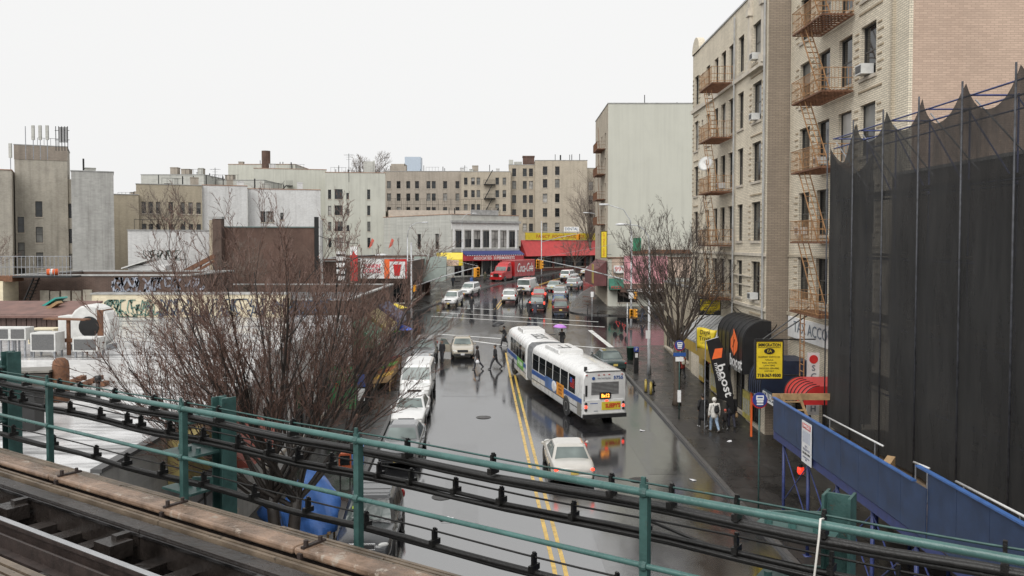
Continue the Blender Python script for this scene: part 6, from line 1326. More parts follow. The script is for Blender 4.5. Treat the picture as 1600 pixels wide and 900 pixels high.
tree('thin bare tree poking in at the left edge', (Sx(-30, 70), 70, 5.7), 6.5, 3.8, 8, 81, 1.5, .1, M_bark2, M_twig, (5, 5, 4), 70, 5, 1, .011)
tree('leafless shrub growing along the brown brick wall', (Sx(385, 71), 71, 5.5), 5.6, 3.4, 8, 91, .8, .07, M_bark2, M_twigf, (5, 5, 4), 70, 5, 1, .011)
# ================================================================ street furniture
M_pole = mat('galvanised_pole', (.42, .43, .44), .4, .2, 3, metal=.3); M_sigy = mat('signal_yellow', (.72, .33, .02), .45, .12, 4); M_green = mat('street_sign_green', (.03, .22, .12), .5, .15, 5)
M_rlamp = mat('red_signal_lit', (.9, .05, .03), .3, 0, emit=(1, .12, .06, 5)); M_wlamp = mat('amber_signal_lit', (.9, .4, .05), .3, 0, emit=(1, .45, .1, 4)); M_lens = mat('signal_lens', (.03, .03, .03), .2, .1, 8)
M_lum = mat('luminaire_grey', (.62, .63, .64), .4, .1, 4)
def street_lamp(label, base, h, arm, rz, dark=False, r=.1):
    t = thing('street_lamp', label, 'street lamp', base, rz); m = M_blk if dark else M_pole
    k = MB(); k.tube([(0, 0, 0), (0, 0, .8), (0, 0, h - .3)], [r * 1.5, r, r * .65], 10); k.build('pole', m, t, True)
    k = MB(); k.tube([(0, 0, h - .6), (arm * .05, 0, h + arm * .3), (arm * .25, 0, h + arm * .62), (arm * .55, 0, h + arm * .8), (arm, 0, h + arm * .84)], [.06, .05, .045, .04, .035], 8); k.build('arm', m, t, True)
    k = MB(); k.loft([[(x, y, z) for y, z in ((-w_, 0), (-w_ * .6, h2), (w_ * .6, h2), (w_, 0), (w_ * .5, -h2 * .8), (-w_ * .5, -h2 * .8))] for x, w_, h2 in ((arm - .05, .05, .05), (arm + .15, .13, .09), (arm + .55, .16, .1), (arm + .8, .08, .05))]); o = k.build('luminaire', M_lum, t, True, (0, 0, h + arm * .84)); fixnormals(o)
    return t
def signal(parent, loc, rz, lit=0, m=None, sc=1.0):
    k = MB(); k.b(-.17, .17, -.12, .12, -.5, .5); o = k.build('signal_head', M_sigy, parent, False, loc, (0, 0, rz)); o.scale = (sc,) * 3; subs(o, 0, .03)
    for i in range(3):
        k = MB(); k.lathe([(.02, -.02), (.1, -.02), (.11, .0), (.02, .0)], n=14, ax='y'); k.build('lens', (m or M_rlamp) if i == lit else M_lens, o, True, (0, -.125, .31 - i * .31))
        k = MB(); k.tube([(-.12, -.13, .30 - i * .31), (-.12, -.3, .33 - i * .31)], .008, 4); k.lathe([(.135, -.16), (.135, 0), (.125, 0), (.125, -.16)], n=14, ax='y'); k.build('visor', M_sigy, o, False, (0, -.13, .31 - i * .31))
    return o
def mast(label, base, h, a, z_a, tip, rz_sig=0, r=.1, light=None, ped=True):
    """pole with a guyed mast arm: arm starts at height z_a and ends at offset tip"""
    t = thing('traffic_signal', label, 'traffic light', base); k = MB(); k.tube([(0, 0, 0), (0, 0, 1), (0, 0, h)], [r * 1.4, r, r * .8], 10); k.build('pole', M_pole, t, True)
    k = MB(); k.cyl(0, 0, h, h + .12, r * 1.1, 10); k.build('cap', M_lum, t)
    k = MB(); k.tube([(0, 0, z_a), Vector((0, 0, z_a)).lerp(Vector(tip), .5) + Vector((0, 0, .12)), tip], [.07, .055, .04], 8); k.build('mast_arm', M_pole, t, True)
    k = MB(); k.tube([(0, 0, h - .8), Vector(tip) + Vector((0, 0, .1))], .012, 5); k.build('guy_wire', M_pole, t)
    signal(t, Vector(tip) + Vector((0, -.1, -.55)), rz_sig); signal(t, Vector(tip) + Vector((-.35 * (1 if tip[0] > 0 else -1), .1, -.6)), rz_sig + R(90), 2, M_lens)
    if ped: signal(t, (.35, -.1, 3.2), R(60), 2, M_wlamp, .75)
    return t
b0 = G(643, 497, SW); tip = P(747, 417, b0.y - 2) - b0
mast('traffic signal on a long mast arm at the left corner', b0, 8.0, 0, 3.3, tip)
k = MB(); o = [c for c in COL.objects if c.get('label', '') == 'traffic signal on a long mast arm at the left corner'][0]
b1 = G(986, 512, SW); tip = P(840, 405, b1.y + 10) - b1
mast('traffic signal on a long mast arm at the right corner', b1, 9.4, 0, 4.6, tip)
o1 = [c for c in COL.objects if c.get('label', '') == 'traffic signal on a long mast arm at the right corner'][0]
k = MB(); k.tube([(0, 0, 9.2), (-.1, 0, 10.6), (-.8, 0, 11.7), (-2.4, 0, 12.2)], [.06, .05, .045, .04], 8); k.build('lamp_arm', M_pole, o1, True)
k = MB(); k.b(-3.2, -2.3, -.14, .14, 12.1, 12.28); ob = k.build('luminaire', M_lum, o1); subs(ob, 0, .06)
k = MB(); k.b(.15, .95, -.02, .02, 7.6, 8.9); k.build('street_name_sign', M_green, o1); k = MB(); k.b(-.5, .5, -.15, -.12, 3.55, 3.85); ob = k.build('one_way_sign', M_blk, o1); text('ONE WAY', .2, M_whs, o1, (0, -.16, 3.7), fit=.8)
k = MB(); k.b(-.25, .3, -.15, -.12, 2.9, 3.5); k.build('white_sign', M_whs, o1)
b2 = G(846, 432, SW); 
mast('thin traffic signal pole before the far red store', b2, 9.5, 0, 6.0, P(905, 365, b2.y - 3) - b2, ped=False, r=.09)
street_lamp('tall street lamp with a curved arm above the right tree', G(1014, 585, SW), 9.3, 1.6, R(172), False, .12)
street_lamp('street lamp with a curved arm behind the left corner signal', G(637, 462, SW), 8.2, 2.0, R(12))
street_lamp('dark arm street lamp reaching over the doughnut sign', P(525, 560, 62), 5.2, 3.0, R(12), True)
street_lamp('slim street lamp at the far right kerb', G(936, 450, SW), 9.8, 1.6, R(175), False, .09)
street_lamp('distant street lamp before the tan building', G(722, 436, SW), 9.5, 1.8, R(20), False, .09)
# green street name signs on the supermarket side
# right pavement furniture
def pole_sign(name, label, base, h, build):
    t = thing(name, label, 'sign', base); k = MB(); k.tube([(0, 0, 0), (0, 0, h)], .03, 8); k.build('post', M_pole if name != 'bus_stop_sign' else M_teald, t, True); build(t, h); return t
def bus_stop(t, h, full=True):
    k = MB(); k.lathe([(.02, -.02), (.27, -.02), (.27, .02), (.02, .02)], n=24, ax='y'); k.build('disc', mat('bus_sign_blue', (.03, .05, .22), .4, .1, 4), t, False, (0, -.05, h))
    k = MB(); k.lathe([(.02, -.01), (.29, -.01), (.29, .01), (.02, .01)], n=24, ax='y'); k.build('red_ring', M_reds, t, False, (0, -.03, h - .04))
    k = MB(); k.b(-.14, .14, -.09, -.075, .0, .16); k.b(-.12, .12, -.09, -.075, -.1, -.02); k.b(-.12, .12, -.09, -.075, -.19, -.14); k.build('bus_symbol', M_whs, t, False, (0, 0, h)); k = MB(); k.b(-.1, .1, -.095, -.088, .07, .12); k.build('windscreen_symbol', M_bblue, t, False, (0, 0, h))
    if not full: return
    k = MB(); k.b(-.34, .34, -.04, -.01, -.62, -.42); k.build('route_panel', M_bblue, t, False, (0, 0, h)); k = MB(); k.b(-.22, .22, -.04, -.01, -.9, -.66); k.build('timetable', M_whs, t, False, (0, 0, h))
    k = MB(); k.b(-.09, .09, -.06, .06, .95, 1.6); k.build('guide_box', M_whs, t)
pole_sign('bus_stop_sign', 'round blue bus stop sign beside the right tree', G(1061, 655, SW), 4.1, bus_stop)
def bus_stop2(t, h): bus_stop(t, h)
pole_sign('bus_stop_sign', 'round blue bus stop sign at the corner of the blue shed', Vector((8.65 + .5, 30.6, zg(30) + SW)), 4.3, lambda t, h: bus_stop(t, h, False))
def park_sign(t, h): k = MB(); k.b(-.15, .15, -.03, 0, h - .55, h); k.build('plate', M_whs, t)
pole_sign('parking_sign', 'grey pole with a white parking plate near the meters', G(1012, 600, SW), 3.6, park_sign)
pole_sign('parking_sign', 'thin pole with a white plate past the crossing', G(925, 500, SW), 3.0, park_sign)
t = thing('parking_meter', 'dark parking pay station with a blue top on the right pavement', 'parking meter', G(994, 582, SW)); k = MB(); k.b(-.16, .16, -.14, .14, 0, 1.5); o = k.build('cabinet', M_blk, t); subs(o, 0, .03); k = MB(); k.b(-.17, .17, -.15, .15, 1.5, 1.85); o = k.build('head', MATS['bus_sign_blue'], t); subs(o, 0, .03); text('P', .3, M_whs, t, (0, -.16, 1.68)); k = MB(); k.b(-.1, .1, -.15, -.141, 1.1, 1.4); k.build('screen', M_ac, t)
for i, (px, py) in enumerate(((1009, 613), (1017, 617))):
    t = thing('bollard', ['yellow bollard on the right pavement, the farther of two', 'yellow bollard on the right pavement, the nearer of two'][i], 'bollard', G(px, py, SW)); k = MB(); k.cyl(0, 0, 0, .75, .085, 12); k.lathe([(.085, .75), (.06, .82), (.01, .84)], n=12); k.build('tube', mat('bollard_yellow', (.42, .32, .08), .5, .25, 5), t, True); k = MB(); k.cyl(0, 0, 0, .04, .13, 12); k.build('base', M_blk, t)
t = thing('fire_hydrant', 'black fire hydrant between the yellow bollards', 'hydrant', G(1020, 612, SW)); k = MB(); k.lathe([(.16, 0), (.16, .05), (.11, .08), (.1, .5), (.13, .52), (.12, .62), (.06, .7), (.03, .76)], n=14); k.build('barrel', M_blk, t, True); k = MB(); k.lathe([(.05, -.19), (.05, .19)], (0, 0, .4), 8, ax='x'); k.build('nozzle', M_blk, t, True)
for i, (px, py) in enumerate(((985, 562), (918, 492), (925, 486), (934, 496))):
    t = thing('bicycle_rack' if i else 'litter_bin', ['green litter bin behind the parked dark green sedan', 'black pavement post nearest the crossing kerb', 'black pavement post behind the crossing kerb', 'black pavement post beside the bicycles'][i], 'litter bin' if i == 0 else 'post', G(px, py, SW))
    if i == 0: k = MB(); k.lathe([(.24, 0), (.3, .95), (.32, .95), (.32, 1.0), (.27, 1.0), (.25, .5)], n=16); k.build('basket', mat('bin_green', (.04, .10, .07), .6, .3, 8), t, True)
    else: k = MB(); k.cyl(0, 0, 0, 1.05, .05, 10); k.lathe([(.05, 1.05), (.07, 1.1), (.03, 1.16)], n=10); k.build('shaft', M_blk, t, True)
# pedestrian signal on the near right corner
t = thing('traffic_signal', 'amber pedestrian signal on a pole behind the right tree', 'traffic light', G(980, 548, SW)); k = MB(); k.tube([(0, 0, 0), (0, 0, 4.0)], .05, 8); k.build('pole', M_pole, t, True); signal(t, (.3, -.1, 3.1), 0, 2, M_lens, .8); signal(t, (.6, 0, 3.1), R(80), 2, M_lens, .8)
# bicycles by the far right kerb
def bicycle(label, p, rz):
    t = thing('bicycle', label, 'bicycle', p, rz)
    for y in (-.5, .5): k = MB(); k.lathe([(.31, -.02), (.345, -.02), (.345, .02), (.31, .02), (.31, -.02)], (0, 0, 0), 20, ax='x'); k.build('wheel', M_tyre, t, False, (0, y, .345))
    k = MB()
    for a, b_ in (((0, -.5, .345), (0, -.05, .32)), ((0, -.05, .32), (0, .38, .75)), ((0, -.22, .8), (0, .36, .82)), ((0, -.05, .32), (0, -.22, .85)), ((0, -.5, .345), (0, -.2, .76)), ((0, .5, .345), (0, .34, .95))): k.tube([a, b_], .017, 6)
    k.build('frame', M_reds, t); k = MB(); k.b(-.07, .07, -.34, -.1, .87, .93); k.build('saddle', M_trim, t); k = MB(); k.tube([(-.28, .3, .98), (0, .34, .97), (.28, .3, .98)], .013, 6); k.build('handlebar', M_trim, t)
bicycle('red bicycle parked by the right corner signal pole', G(975, 520, SW), R(20)); bicycle('second bicycle leaning beside the first at the right corner', G(966, 516, SW), R(30))
# ---- left pavement: stall under a blue tarpaulin, news boxes, umbrellas
t = thing('tarpaulin', 'bright blue tarpaulin bundled over a stall below the railway', 'tarpaulin', Vector((-6.75, 27.7, zg(27) + SW))); rr = random.Random(4)
k = MB(); n, m_ = 22, 14; vs = []
for j in range(m_ + 1):
    f = j / m_; r = math.sin(min(1, f * 1.15 + .04) * math.pi * .55) * .82 if f < .7 else .82 - .12 * (f - .7)
    for i in range(n): a = 2 * math.pi * i / n; q = r * (1 + .17 * math.sin(a * 3 + f * 4) + .10 * math.sin(a * 7 - f * 9) + rr.uniform(-.05, .05)); vs.append((q * math.cos(a) * 1.05, q * math.sin(a), 2.2 - 1.75 * f + rr.uniform(-.03, .03)))
k.add(vs, [(j * n + i, j * n + (i + 1) % n, (j + 1) * n + (i + 1) % n, (j + 1) * n + i) for j in range(m_) for i in range(n)]); k.f.append(tuple(range(n))); k.m.append(0); o = k.build('sheet', mat('blue_tarp', (.09, .24, .68), .4, .2, 2, coat=.3), t); fixnormals(o); subs(o, 1); t.scale = (1.1, 1.0, 1.2)
k = MB(); [k.b(x - .03, x + .03, y - .03, y + .03, 0, .6) for x in (-.6, .6) for y in (-.5, .5)]; k.b(-.7, .7, -.6, .6, .42, .5); k.build('table', M_wood, t)
t = thing('tarpaulin', 'small end of blue sheeting beside the tree trunk', 'tarpaulin', Vector((-8.4, 28.6, zg(28) + SW + .5))); k = MB(); vs = []
for j in range(7):
    for i in range(12): a = 2 * math.pi * i / 12; r = (.1 + .28 * math.sin(j / 6 * 2.8)) * (1 + .25 * math.sin(a * 3 + j)); vs.append((r * math.cos(a), r * math.sin(a) * .8, .75 - j * .14))
k.add(vs, [(j * 12 + i, j * 12 + (i + 1) % 12, (j + 1) * 12 + (i + 1) % 12, (j + 1) * 12 + i) for j in range(6) for i in range(12)]); o = k.build('sheet', MATS['blue_tarp'], t, True); fixnormals(o)
for i, (x, y, c, lab) in enumerate(((-7.0, 34.6, (.42, .10, .04), 'orange red newspaper box by the left kerb'), (-6.65, 35.6, (.10, .22, .50), 'light blue newspaper box by the left kerb'))):
    t = thing('newspaper_box', lab, 'newspaper box', Vector((x, y, zg(y) + SW)), R(10)); k = MB(); k.b(-.26, .26, -.22, .22, .45, 1.25); o = k.build('cabinet', mat('box_%d' % i, c, .45, .15, 4), t); subs(o, 0, .03); [MB().b(x_ - .025, x_ + .025, y_ - .025, y_ + .025, 0, .45).build('leg', M_blk, t) for x_ in (-.2, .2) for y_ in (-.17, .17)]; k = MB(); k.b(-.2, .2, -.235, -.22, .75, 1.15); k.build('window', M_cgd, t)
t = thing('notice_stand', 'dark board with a blue and white poster by the left shops', 'sign', Vector((-8.6, 47.0, zg(47) + SW))); k = MB(); k.b(-.35, .35, -.04, .04, .2, 2.3); k.build('board', M_blk, t); k = MB(); k.b(-.28, .28, -.05, -.041, 1.5, 2.2); k.build('poster', M_bblue, t); k = MB(); k.b(-.25, .25, -.052, -.041, .7, 1.4); k.build('white_poster', M_whs, t)
def market_umbrella(label, p, c1, r=1.0):
    t = thing('market_umbrella', label, 'umbrella', p); k = MB(); n = 8; vs = [(0, 0, 2.6)] + [(r * math.cos(2 * math.pi * i / n), r * math.sin(2 * math.pi * i / n), 2.15) for i in range(n)]; k.add(vs, [(0, i + 1, (i + 1) % n + 1) for i in range(n)]); o = k.build('canopy', c1, t); o.modifiers.new('s', 'SOLIDIFY').thickness = .02; k = MB(); k.tube([(0, 0, 0), (0, 0, 2.62)], .025, 6); k.build('pole', M_galv, t)
p = G(618, 540, SW); market_umbrella('blue market umbrella at the left corner stall', G(627, 556, SW), mat('stall_blue', (.06, .12, .5), .5, .6, 3)); market_umbrella('lime green market umbrella at the left corner stall', G(612, 560, SW), mat('stall_green', (.12, .42, .05), .5, .15, 3), .7); market_umbrella('purple blue market umbrella at the left corner stall', G(601, 556, SW), mat('stall_purple', (.12, .10, .42), .5, .2, 3)); market_umbrella('yellow market umbrella before the doughnut shop', G(617, 515, SW), M_yels, 1.3); market_umbrella('white market umbrella before the supermarket', P(822, 418, 143) - Vector((0, 0, 2.4)), M_whs, 1.3)
for i, (x, y, c) in enumerate(((-8.4, 55.5, (.35, .12, .04)), (-8.6, 57.4, (.12, .25, .05)), (-8.3, 53.6, (.45, .28, .05)), (-8.7, 60.2, (.3, .05, .04)))):
    t = thing('fruit_stand', ['orange fruit stand under the green awning', 'green produce stand under the green awning', 'yellow fruit stand nearest the white van', 'red fruit stand under the mustard awning'][i], 'stall', Vector((x, y, zg(y) + SW))); k = MB(); k.prism([(-.6, .7), (.6, 1.05), (.6, .6), (-.6, .5)], -.8, .8); k.build('tray', M_wood, t); [MB().b(a_ - .04, a_ + .04, b_ - .04, b_ + .04, 0, .6).build('leg', M_wood, t) for a_ in (-.5, .5) for b_ in (-.7, .7)]
    k = MB(); r9 = random.Random(i)
    for _ in range(60): a_, b_ = r9.uniform(-.55, .55), r9.uniform(-.75, .75); _ball(k, (a_, b_, .9 + a_ * .29), .07, n=6)
    kind(k.build('produce', mat('produce_%d' % i, c, .5, .25, 9), t, True), 'stuff')
# ---- roof machinery on the white shop
RZ = 5.66
t = thing('roof_blower', 'big white rounded roof blower beside the metal frames', 'ventilator', P(148, 548, 36)); t.location.z = RZ; k = MB()
vs = [[( .9 * math.cos(a) * r, yy, 1.0 + .95 * math.sin(a) * r) for a in np.linspace(0, 2 * math.pi, 20)[:-1]] for yy, r in ((-.45, .92), (-.42, 1), (.42, 1), (.45, .92))]
k.loft(vs); o = k.build('scroll', M_ac, t); fixnormals(o); k = MB(); k.b(-1.35, -.5, -.4, .4, .35, 1.45); k.build('duct', M_ac, t); k = MB(); k.lathe([(.15, -.02), (.42, -.02), (.45, .02), (.15, .02)], n=18, ax='y'); k.build('inlet', M_blk, t, False, (0, -.47, 1.0)); k = MB(); k.b(.35, .62, -.46, .46, .5, 1.72); k.build('rust_band', M_rustd, t); [MB().b(x - .05, x + .05, -.5, .5, 0, .2).build('skid', M_galv, t) for x in (-.9, .7)]
for i, (px, py, w_, h_, dd) in enumerate(((75, 560, 1.0, .75, .7), (140, 556, 1.0, .55, .7), (72, 536, 1.1, .65, .8), (8, 562, .75, .5, .6), (35, 562, .65, .5, .6))):
    q = P(px, py, 33.5 + (2.5 if i == 2 else 0)); t = thing('roof_condenser', ['grey roof condenser with a dark grille in the front row', 'grey roof condenser right below the white blower', 'cream roof condenser behind the front row', 'small pale condenser at the left edge of the roof', 'small pale condenser on a post near the left edge'][i], 'air conditioner', (q.x, q.y, RZ)); z0 = .25 if i < 3 else .7
    k = MB(); k.b(-w_ / 2, w_ / 2, -dd / 2, dd / 2, z0, z0 + h_); k.build('casing', M_ac if i != 2 else M_cream, t); k = MB(); k.b(-w_ / 2 + .06, w_ / 2 - .06, -dd / 2 - .015, -dd / 2, z0 + .06, z0 + h_ - .06); k.build('coil', M_acg, t); [MB().b(x - .03, x + .03, y - .03, y + .03, 0, z0).build('leg', M_galv, t) for x in (-w_ / 2 + .08, w_ / 2 - .08) for y in (-dd / 2 + .08, dd / 2 - .08)]
t = thing('roof_frame', 'rusty steel frame between the roof condensers', 'frame', P(108, 565, 34)); t.location.z = RZ; k = MB(); k.bar((0, 0, 0), (0, 0, 1.5), .12, .12); k.bar((-.6, 0, .6), (.7, 0, .6), .1, .16); k.bar((-.6, .1, 0), (-.6, .1, .6), .05, .05); k.bar((.7, .1, 0), (.7, .1, .6), .05, .05); k.bar((-.9, 0, 1.5), (.8, 0, 1.45), .5, .05); k.build('steelwork', M_rustd, t)
t = thing('teal_skylight', 'sloping teal roof hatch behind the roof condensers', 'skylight', P(85, 520, 44)); t.location.z = RZ; k = MB(); k.prism([(-1.3, .6), (.6, 1.75), (.65, 1.68), (-1.2, .5)], -1.0, .2); k.build('cover', mat('teal_sheet', (.03, .32, .28), .4, .15, 3), t); k = MB(); k.prism([(-.7, .55), (1.0, 1.6), (1.1, 1.5), (-.5, .45)], -1.6, -1.1); k.build('ramp', M_wood, t); k = MB(); k.b(-1.2, .6, -.8, .1, 0, .55); k.build('kerb_box', M_rustd, t)
t = thing('roof_shed', 'brown corrugated roof shed at the left edge', 'shed', (Sx(30, 43) - 3.5, 41.0, RZ)); k = MB(); [k.b(-4 + i * .25, -3.78 + i * .25, -.03 * (i % 2), .1, 0, 1.05) for i in range(44)]; k.build('cladding', mat('brown_sheet', (.09, .055, .045), .6, .3, 3), t); k = MB(); k.prism([(-.3, 1.0), (3.2, 1.5), (3.2, 1.4), (-.3, .9)], -4.2, 7.2, plane='yz'); k.build('roof', mat('brown_felt', (.16, .09, .075), .7, .3, 1.5), t); k = MB(); k.b(-3.9, 6.9, .2, 3.0, 0, .9); k.build('core', M_rustd, t)
t = thing('roof_tank', 'brown roof box with a domed vent above the railing', 'roof box', P(62, 640, 28.5)); t.location.z = 4.82; k = MB(); k.b(-1.1, .55, -.4, .5, 0, 1.0); k.build('box', mat('brown_metal', (.055, .045, .038), .6, .3, 3), t); k = MB(); k.prism([(-1.15, 1.0), (.6, 1.05), (.6, 1.12), (-1.15, 1.07)], -.45, .55); k.build('lid', mat('grey_lid', (.17, .16, .14), .5, .25, 3), t); k = MB(); k.lathe([(.27, 0), (.27, 1.2), (.24, 1.38), (.14, 1.48), (.02, 1.5)], (.75, 0, 0), 14); k.build('vent', M_rustd, t, True)
t = thing('roof_duct', 'square dark duct stub on the silver roof', 'duct', P(47, 708, 24.2)); t.location.z = 4.82; k = MB(); k.b(-.3, .3, -.25, .25, 0, 1.1); k.b(-.33, .33, -.28, .28, 1.1, 1.2); k.build('duct', mat('black_tar', (.02, .02, .02), .5, .3, 4), t)
t = thing('roof_pipe', 'short soil pipe standing on the silver roof', 'pipe', P(154, 645, 28)); t.location.z = 4.82; k = MB(); k.cyl(0, 0, 0, .75, .07, 10); k.cyl(0, 0, .75, .95, .11, 10); k.build('pipe', M_blk, t, True)
t = thing('roof_ridge', 'row of roof tiles laid along the white parapet', 'tiles', P(105, 600, 31.6)); t.location.z = 4.82; k = MB(); [k.b(i * .22, i * .22 + .2, -.2, .2, .1 * (i % 3), .16 + .1 * (i % 3)) for i in range(7)]; k.build('tile_heap', M_rustd, t)
# fire stair and balcony on the brick building
t = thing('roof_stair', 'iron stair and balcony on the brown brick building', 'stair', (Sx(30, 51.8), 51.6, RZ)); k = MB()
for i in range(12): f = i / 11; k.b(.25 + .95 * f, .55 + .95 * f, -.55, .05, .15 + 2.3 * f, .18 + 2.3 * f)
for yy in (-.55, .05): k.bar((.25, yy, 0), (1.35, yy, 2.5), .04, .14); 
k.build('flight', M_blk, t); k = MB(); k.b(.2, 6.0 - 2.2, -.9, .3, 2.45, 2.55)
k.build('landing', M_blk, t); k = MB()
for x in np.arange(-1.0, 3.9, .25): k.bar((x, -.85, 2.55), (x, -.85, 3.75), .025, .025)
for z in (3.1, 3.75): k.bar((-1.0, -.85, z), (3.8, -.85, z), .035, .035)
k.build('railing', M_galv, t); k = MB(); k.b(-1.2, .2, -.9, .3, 2.2, 2.55); k.build('side_landing', M_rustd, t)
t = thing('traffic_barrel', 'orange and white barrel lying on the iron balcony', 'barrel', (Sx(86, 51.4), 51.1, RZ + 2.58)); k = MB(); k.lathe([(.2, -.3), (.2, .3)], (0, 0, .2), 14, ax='x'); k.build('drum', M_org, t, True); k = MB(); k.lathe([(.205, -.08), (.205, .08)], (0, 0, .2), 14, ax='x'); k.build('white_band', M_whs, t, True)
# graffiti strokes painted on the cream and blue-grey walls
def graffiti(label, p, w_, h_, m, seed, n=26, th=.05):
    rr = random.Random(seed); t = thing('graffiti', label, 'graffiti', p); k = MB()
    for i in range(n):
        x0 = w_ * i / n + rr.uniform(-.1, .1); z0 = rr.uniform(0, h_ * .5); pts = [(x0, 0, z0)]
        for _ in range(4): pts.append((pts[-1][0] + rr.uniform(-.25, .35), 0, min(h_, max(0, pts[-1][2] + rr.uniform(-.5, .8)))))
        for a, b_ in zip(pts[:-1], pts[1:]): k.obox((Vector(a) + Vector(b_)) / 2, (Vector(b_) - Vector(a)) / 2, (0, .004, 0), Vector((-(b_[2] - a[2]), 0, b_[0] - a[0])).normalized() * th / 2)
    kind(k.build('strokes', m, t), 'stuff'); return t
graffiti('green and teal graffiti on the cream wall', (Sx(157, 51.1), 51.17, RZ), 3.2, 1.05, mat('graffiti_green', (.12, .22, .18), .7, .4, 2), 2, 30, .06)
graffiti('blue and black graffiti on the cream wall behind the tree', (Sx(235, 51.1), 51.17, RZ), 11, 1.1, mat('graffiti_blue', (.06, .09, .14), .7, .6, 1), 3, 60, .07)
graffiti('white bubble graffiti on the brown brick parapet', (Sx(172, 52), 52.15, 7.1), 5.5, .9, mat('graffiti_white', (.26, .28, .33), .7, .6, 1), 5, 28, .13)
graffiti('black and green graffiti tags low on the white wall', (Sx(222, 76), 76.6, 8.6), 3.4, .9, mat('graffiti_black', (.05, .07, .06), .7, .5, 1), 6, 22, .07)
# antennas on the tenement
for i, px in enumerate((8, 40, 52, 63, 74)):
    q = P(px, 226, 98.5); t = thing('phone_antenna', ['antenna bundle at the far left of the tenement roof', 'thin whip antenna on the tenement roof', 'panel antenna, left of three on the tenement', 'panel antenna, middle of three on the tenement', 'panel antenna, right of three on the tenement'][i], 'antenna', (q.x + (.6 if i == 0 else 0), q.y, 20.0 if i else 17.9)); k = MB(); k.cyl(0, 0, 0, 3.9, .045, 8); k.build('mast', M_galv, t)
    if i != 1: k = MB(); k.b(-.16, .16, -.1, .1, 2.3, 4.0); k.build('panel', M_lgrey, t)
q = P(98, 226, 98.5); t = thing('phone_antenna', 'cluster of panel antennas at the tenement corner', 'antenna', (q.x, q.y, 21.0)); k = MB(); [k.tube([(-.8 + i * .35, 0, 0), (-.8 + i * .35, 0, 2.9)], .04, 6) for i in range(5)]; [k.tube([(-.9, 0, z), (.8, 0, z)], .035, 6) for z in (1.3, 2.4)]; k.build('frame', M_blk, t); k = MB(); [k.b(-.35 + i * .36, -.12 + i * .36, -.12, .1, 1.0, 2.8) for i in range(3)]; k.build('panels', mat('antenna_grey', (.25, .25, .25), .5, .2, 4), t)
for i, (px, py, Y, h) in enumerate(((336, 262, 150, 5.0), (329, 275, 150, 3.4), (545, 240, 158, 4.4))):
    q = P(px, py, Y); t = thing('television_aerial', ['television aerial on a tall mast behind the white house', 'shorter television aerial behind the white house', 'television aerial on the sage building roof'][i], 'antenna', (q.x, q.y, q.z - h)); k = MB(); k.cyl(0, 0, -1, h, .05, 6); k.build('mast', M_blk, t); k = MB(); k.bar((-.9, 0, h * .94), (.9, 0, h * .94), .04, .04); [k.bar((x, -.5, h * .94), (x, .5, h * .94), .03, .03) for x in (-.8, -.4, 0, .4, .8)]; [k.bar((-.5, 0, h * z), (.5, 0, h * z), .03, .03) for z in (.75, .85)]; k.build('elements', M_blk, t)
t = thing('chimney_stack', 'brick chimney beside the white wall', 'chimney', P(342, 398, 74.5)); k = MB(); k.b(-.45, .35, -.3, .5, -2, 3.2); k.build('stack', M_rbrick2, t); k = MB(); k.b(-.75, -.46, -.25, .4, -2, 3.1); k.build('side_flue', M_ytan, t); k = MB(); k.b(-.8, .42, -.36, .56, 3.2, 3.4); k.build('cap', M_copgrey, t)
t = thing('roof_truss', 'brown timber truss propped against the brick wall', 'truss', P(335, 400, 70)); k = MB(); k.bar((0, 0, 0), (-4.2, 0, -2.2), .25, .35); k.bar((0, 0, -.4), (-3.0, 0, -2.2), .15, .2); [k.bar((-i, 0, -.5 * i), (-i - .3, 0, -.5 * i - .8), .1, .1) for i in (1, 2, 3)]; k.build('timbers', M_rustd, t)
t = thing('rooftop_hut', 'white roof hut with a sloping cover and dark vent', 'shed', P(222, 425, 72)); k = MB(); k.b(-.8, 2.4, -.8, .8, -1.4, .6); k.build('walls', M_wbrick, t); k = MB(); k.prism([(-1.3, .4), (1.2, 1.2), (1.2, 1.1), (-1.3, .3)], -1.1, 1.1); k.build('cover', M_ac, t); k = MB(); k.cyl(-.5, -.9, -1.2, .2, .28, 12); k.build('vent', M_blk, t, True)
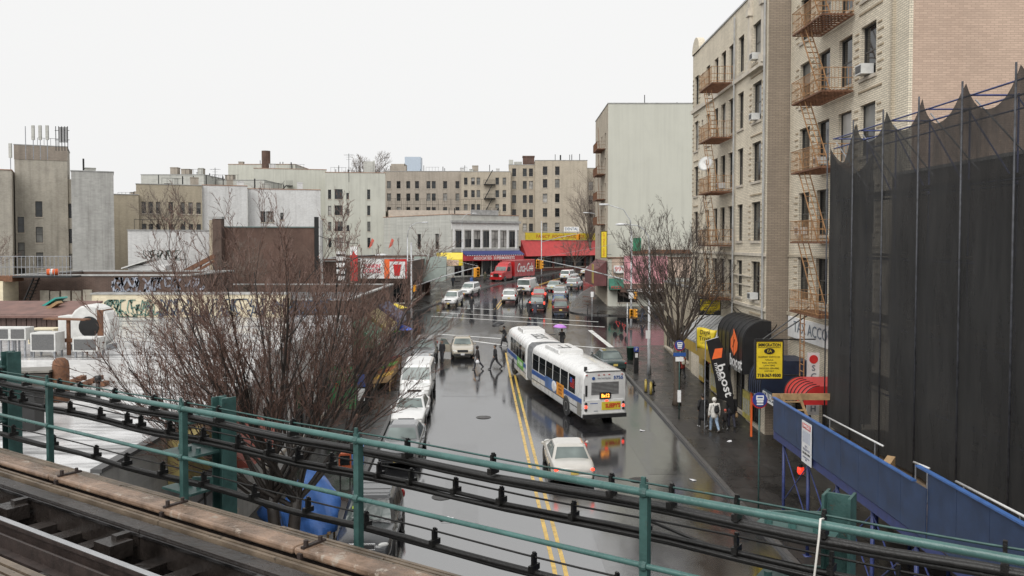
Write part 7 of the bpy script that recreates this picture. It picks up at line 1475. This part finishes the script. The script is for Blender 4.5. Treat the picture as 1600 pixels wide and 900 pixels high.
# overhead wires
def wire(label, a, b_, sag, r=.015, n=14):
    t = thing('overhead_wire', label, 'wire', a); k = MB(); d = b_ - a; k.tube([Vector(d) * f - Vector((0, 0, sag * 4 * f * (1 - f))) for f in np.linspace(0, 1, n)], r, 5); k.build('wire', M_blk, t); return t
wire('overhead wire from the brick wall to the left corner signs', P(497, 368, 72), P(560, 380, 72), .2, .03); wire('overhead wire across the street to the left corner pole', P(643, 420, 92), P(745, 412, 95), .1, .02); wire('overhead wire across the far street from the right pole', P(985, 410, 88), P(845, 402, 118), .3, .02)
for i, (a, b_) in enumerate(((W_(A, 10, -.1, 7.0), W_(A, 17.6, -.1, 6.3)), (W_(A, 17.6, -.15, 6.1), W_(B, 2, -1.2, 6.3)), (W_(A, 11, -.1, 6.6), W_(A, 17.6, -.12, 5.9)))): wire(['black service cable along the tan block above the awning', 'black service cable bridging the two blocks', 'lower black service cable on the tan block'][i], a, b_, .35, .025)
# red flags on the grey side wall
for i, px in enumerate((577, 608)):
    t = thing('flag', ['small red flag on the grey wall, left of two', 'small red flag on the grey wall, right of two'][i], 'flag', P(px + 4, 372, 128)); k = MB(); k.add([(0, 0, 0), (.35, 0, -.3), (.1, .1, -1.1), (-.5, 0, -1.6), (-.25, 0, -.8)], [(0, 1, 2, 3, 4)]); o = k.build('cloth', mat('flag_red', (.6, .12, .08), .6, .2, 4), t); o.modifiers.new('s', 'SOLIDIFY').thickness = .02; k = MB(); k.tube([(0, 0, .2), (.1, .02, -2.4)], .03, 5); k.build('staff', M_pole, t)
# litter on the wet street
for i, (px, py) in enumerate(((690, 812), (702, 809), (1082, 750), (652, 720), (1003, 673), (1140, 690), (1175, 642))):
    t = thing('litter', ['scrap of white paper on the street under the railing', 'second scrap of paper beside the first on the street', 'pale scrap in the gutter of the right kerb', 'dead leaf scrap by the parked cars', 'paper scrap beside the bus bumper', 'cigarette packet on the right pavement', 'paper cup on the pavement by the shops'][i], 'litter', G(px, py, .01 if i not in (5, 6) else SW + .02), rnd.uniform(0, 3)); k = MB(); rr = random.Random(i); vs = [(rr.uniform(.1, .24) * math.cos(a) , rr.uniform(.06, .14) * math.sin(a), rr.uniform(0, .04)) for a in np.linspace(0, 2 * math.pi, 9)[:-1]]; k.add(vs, [tuple(range(8))]); o = k.build('scrap', WB, t); o.modifiers.new('s', 'SOLIDIFY').thickness = .006
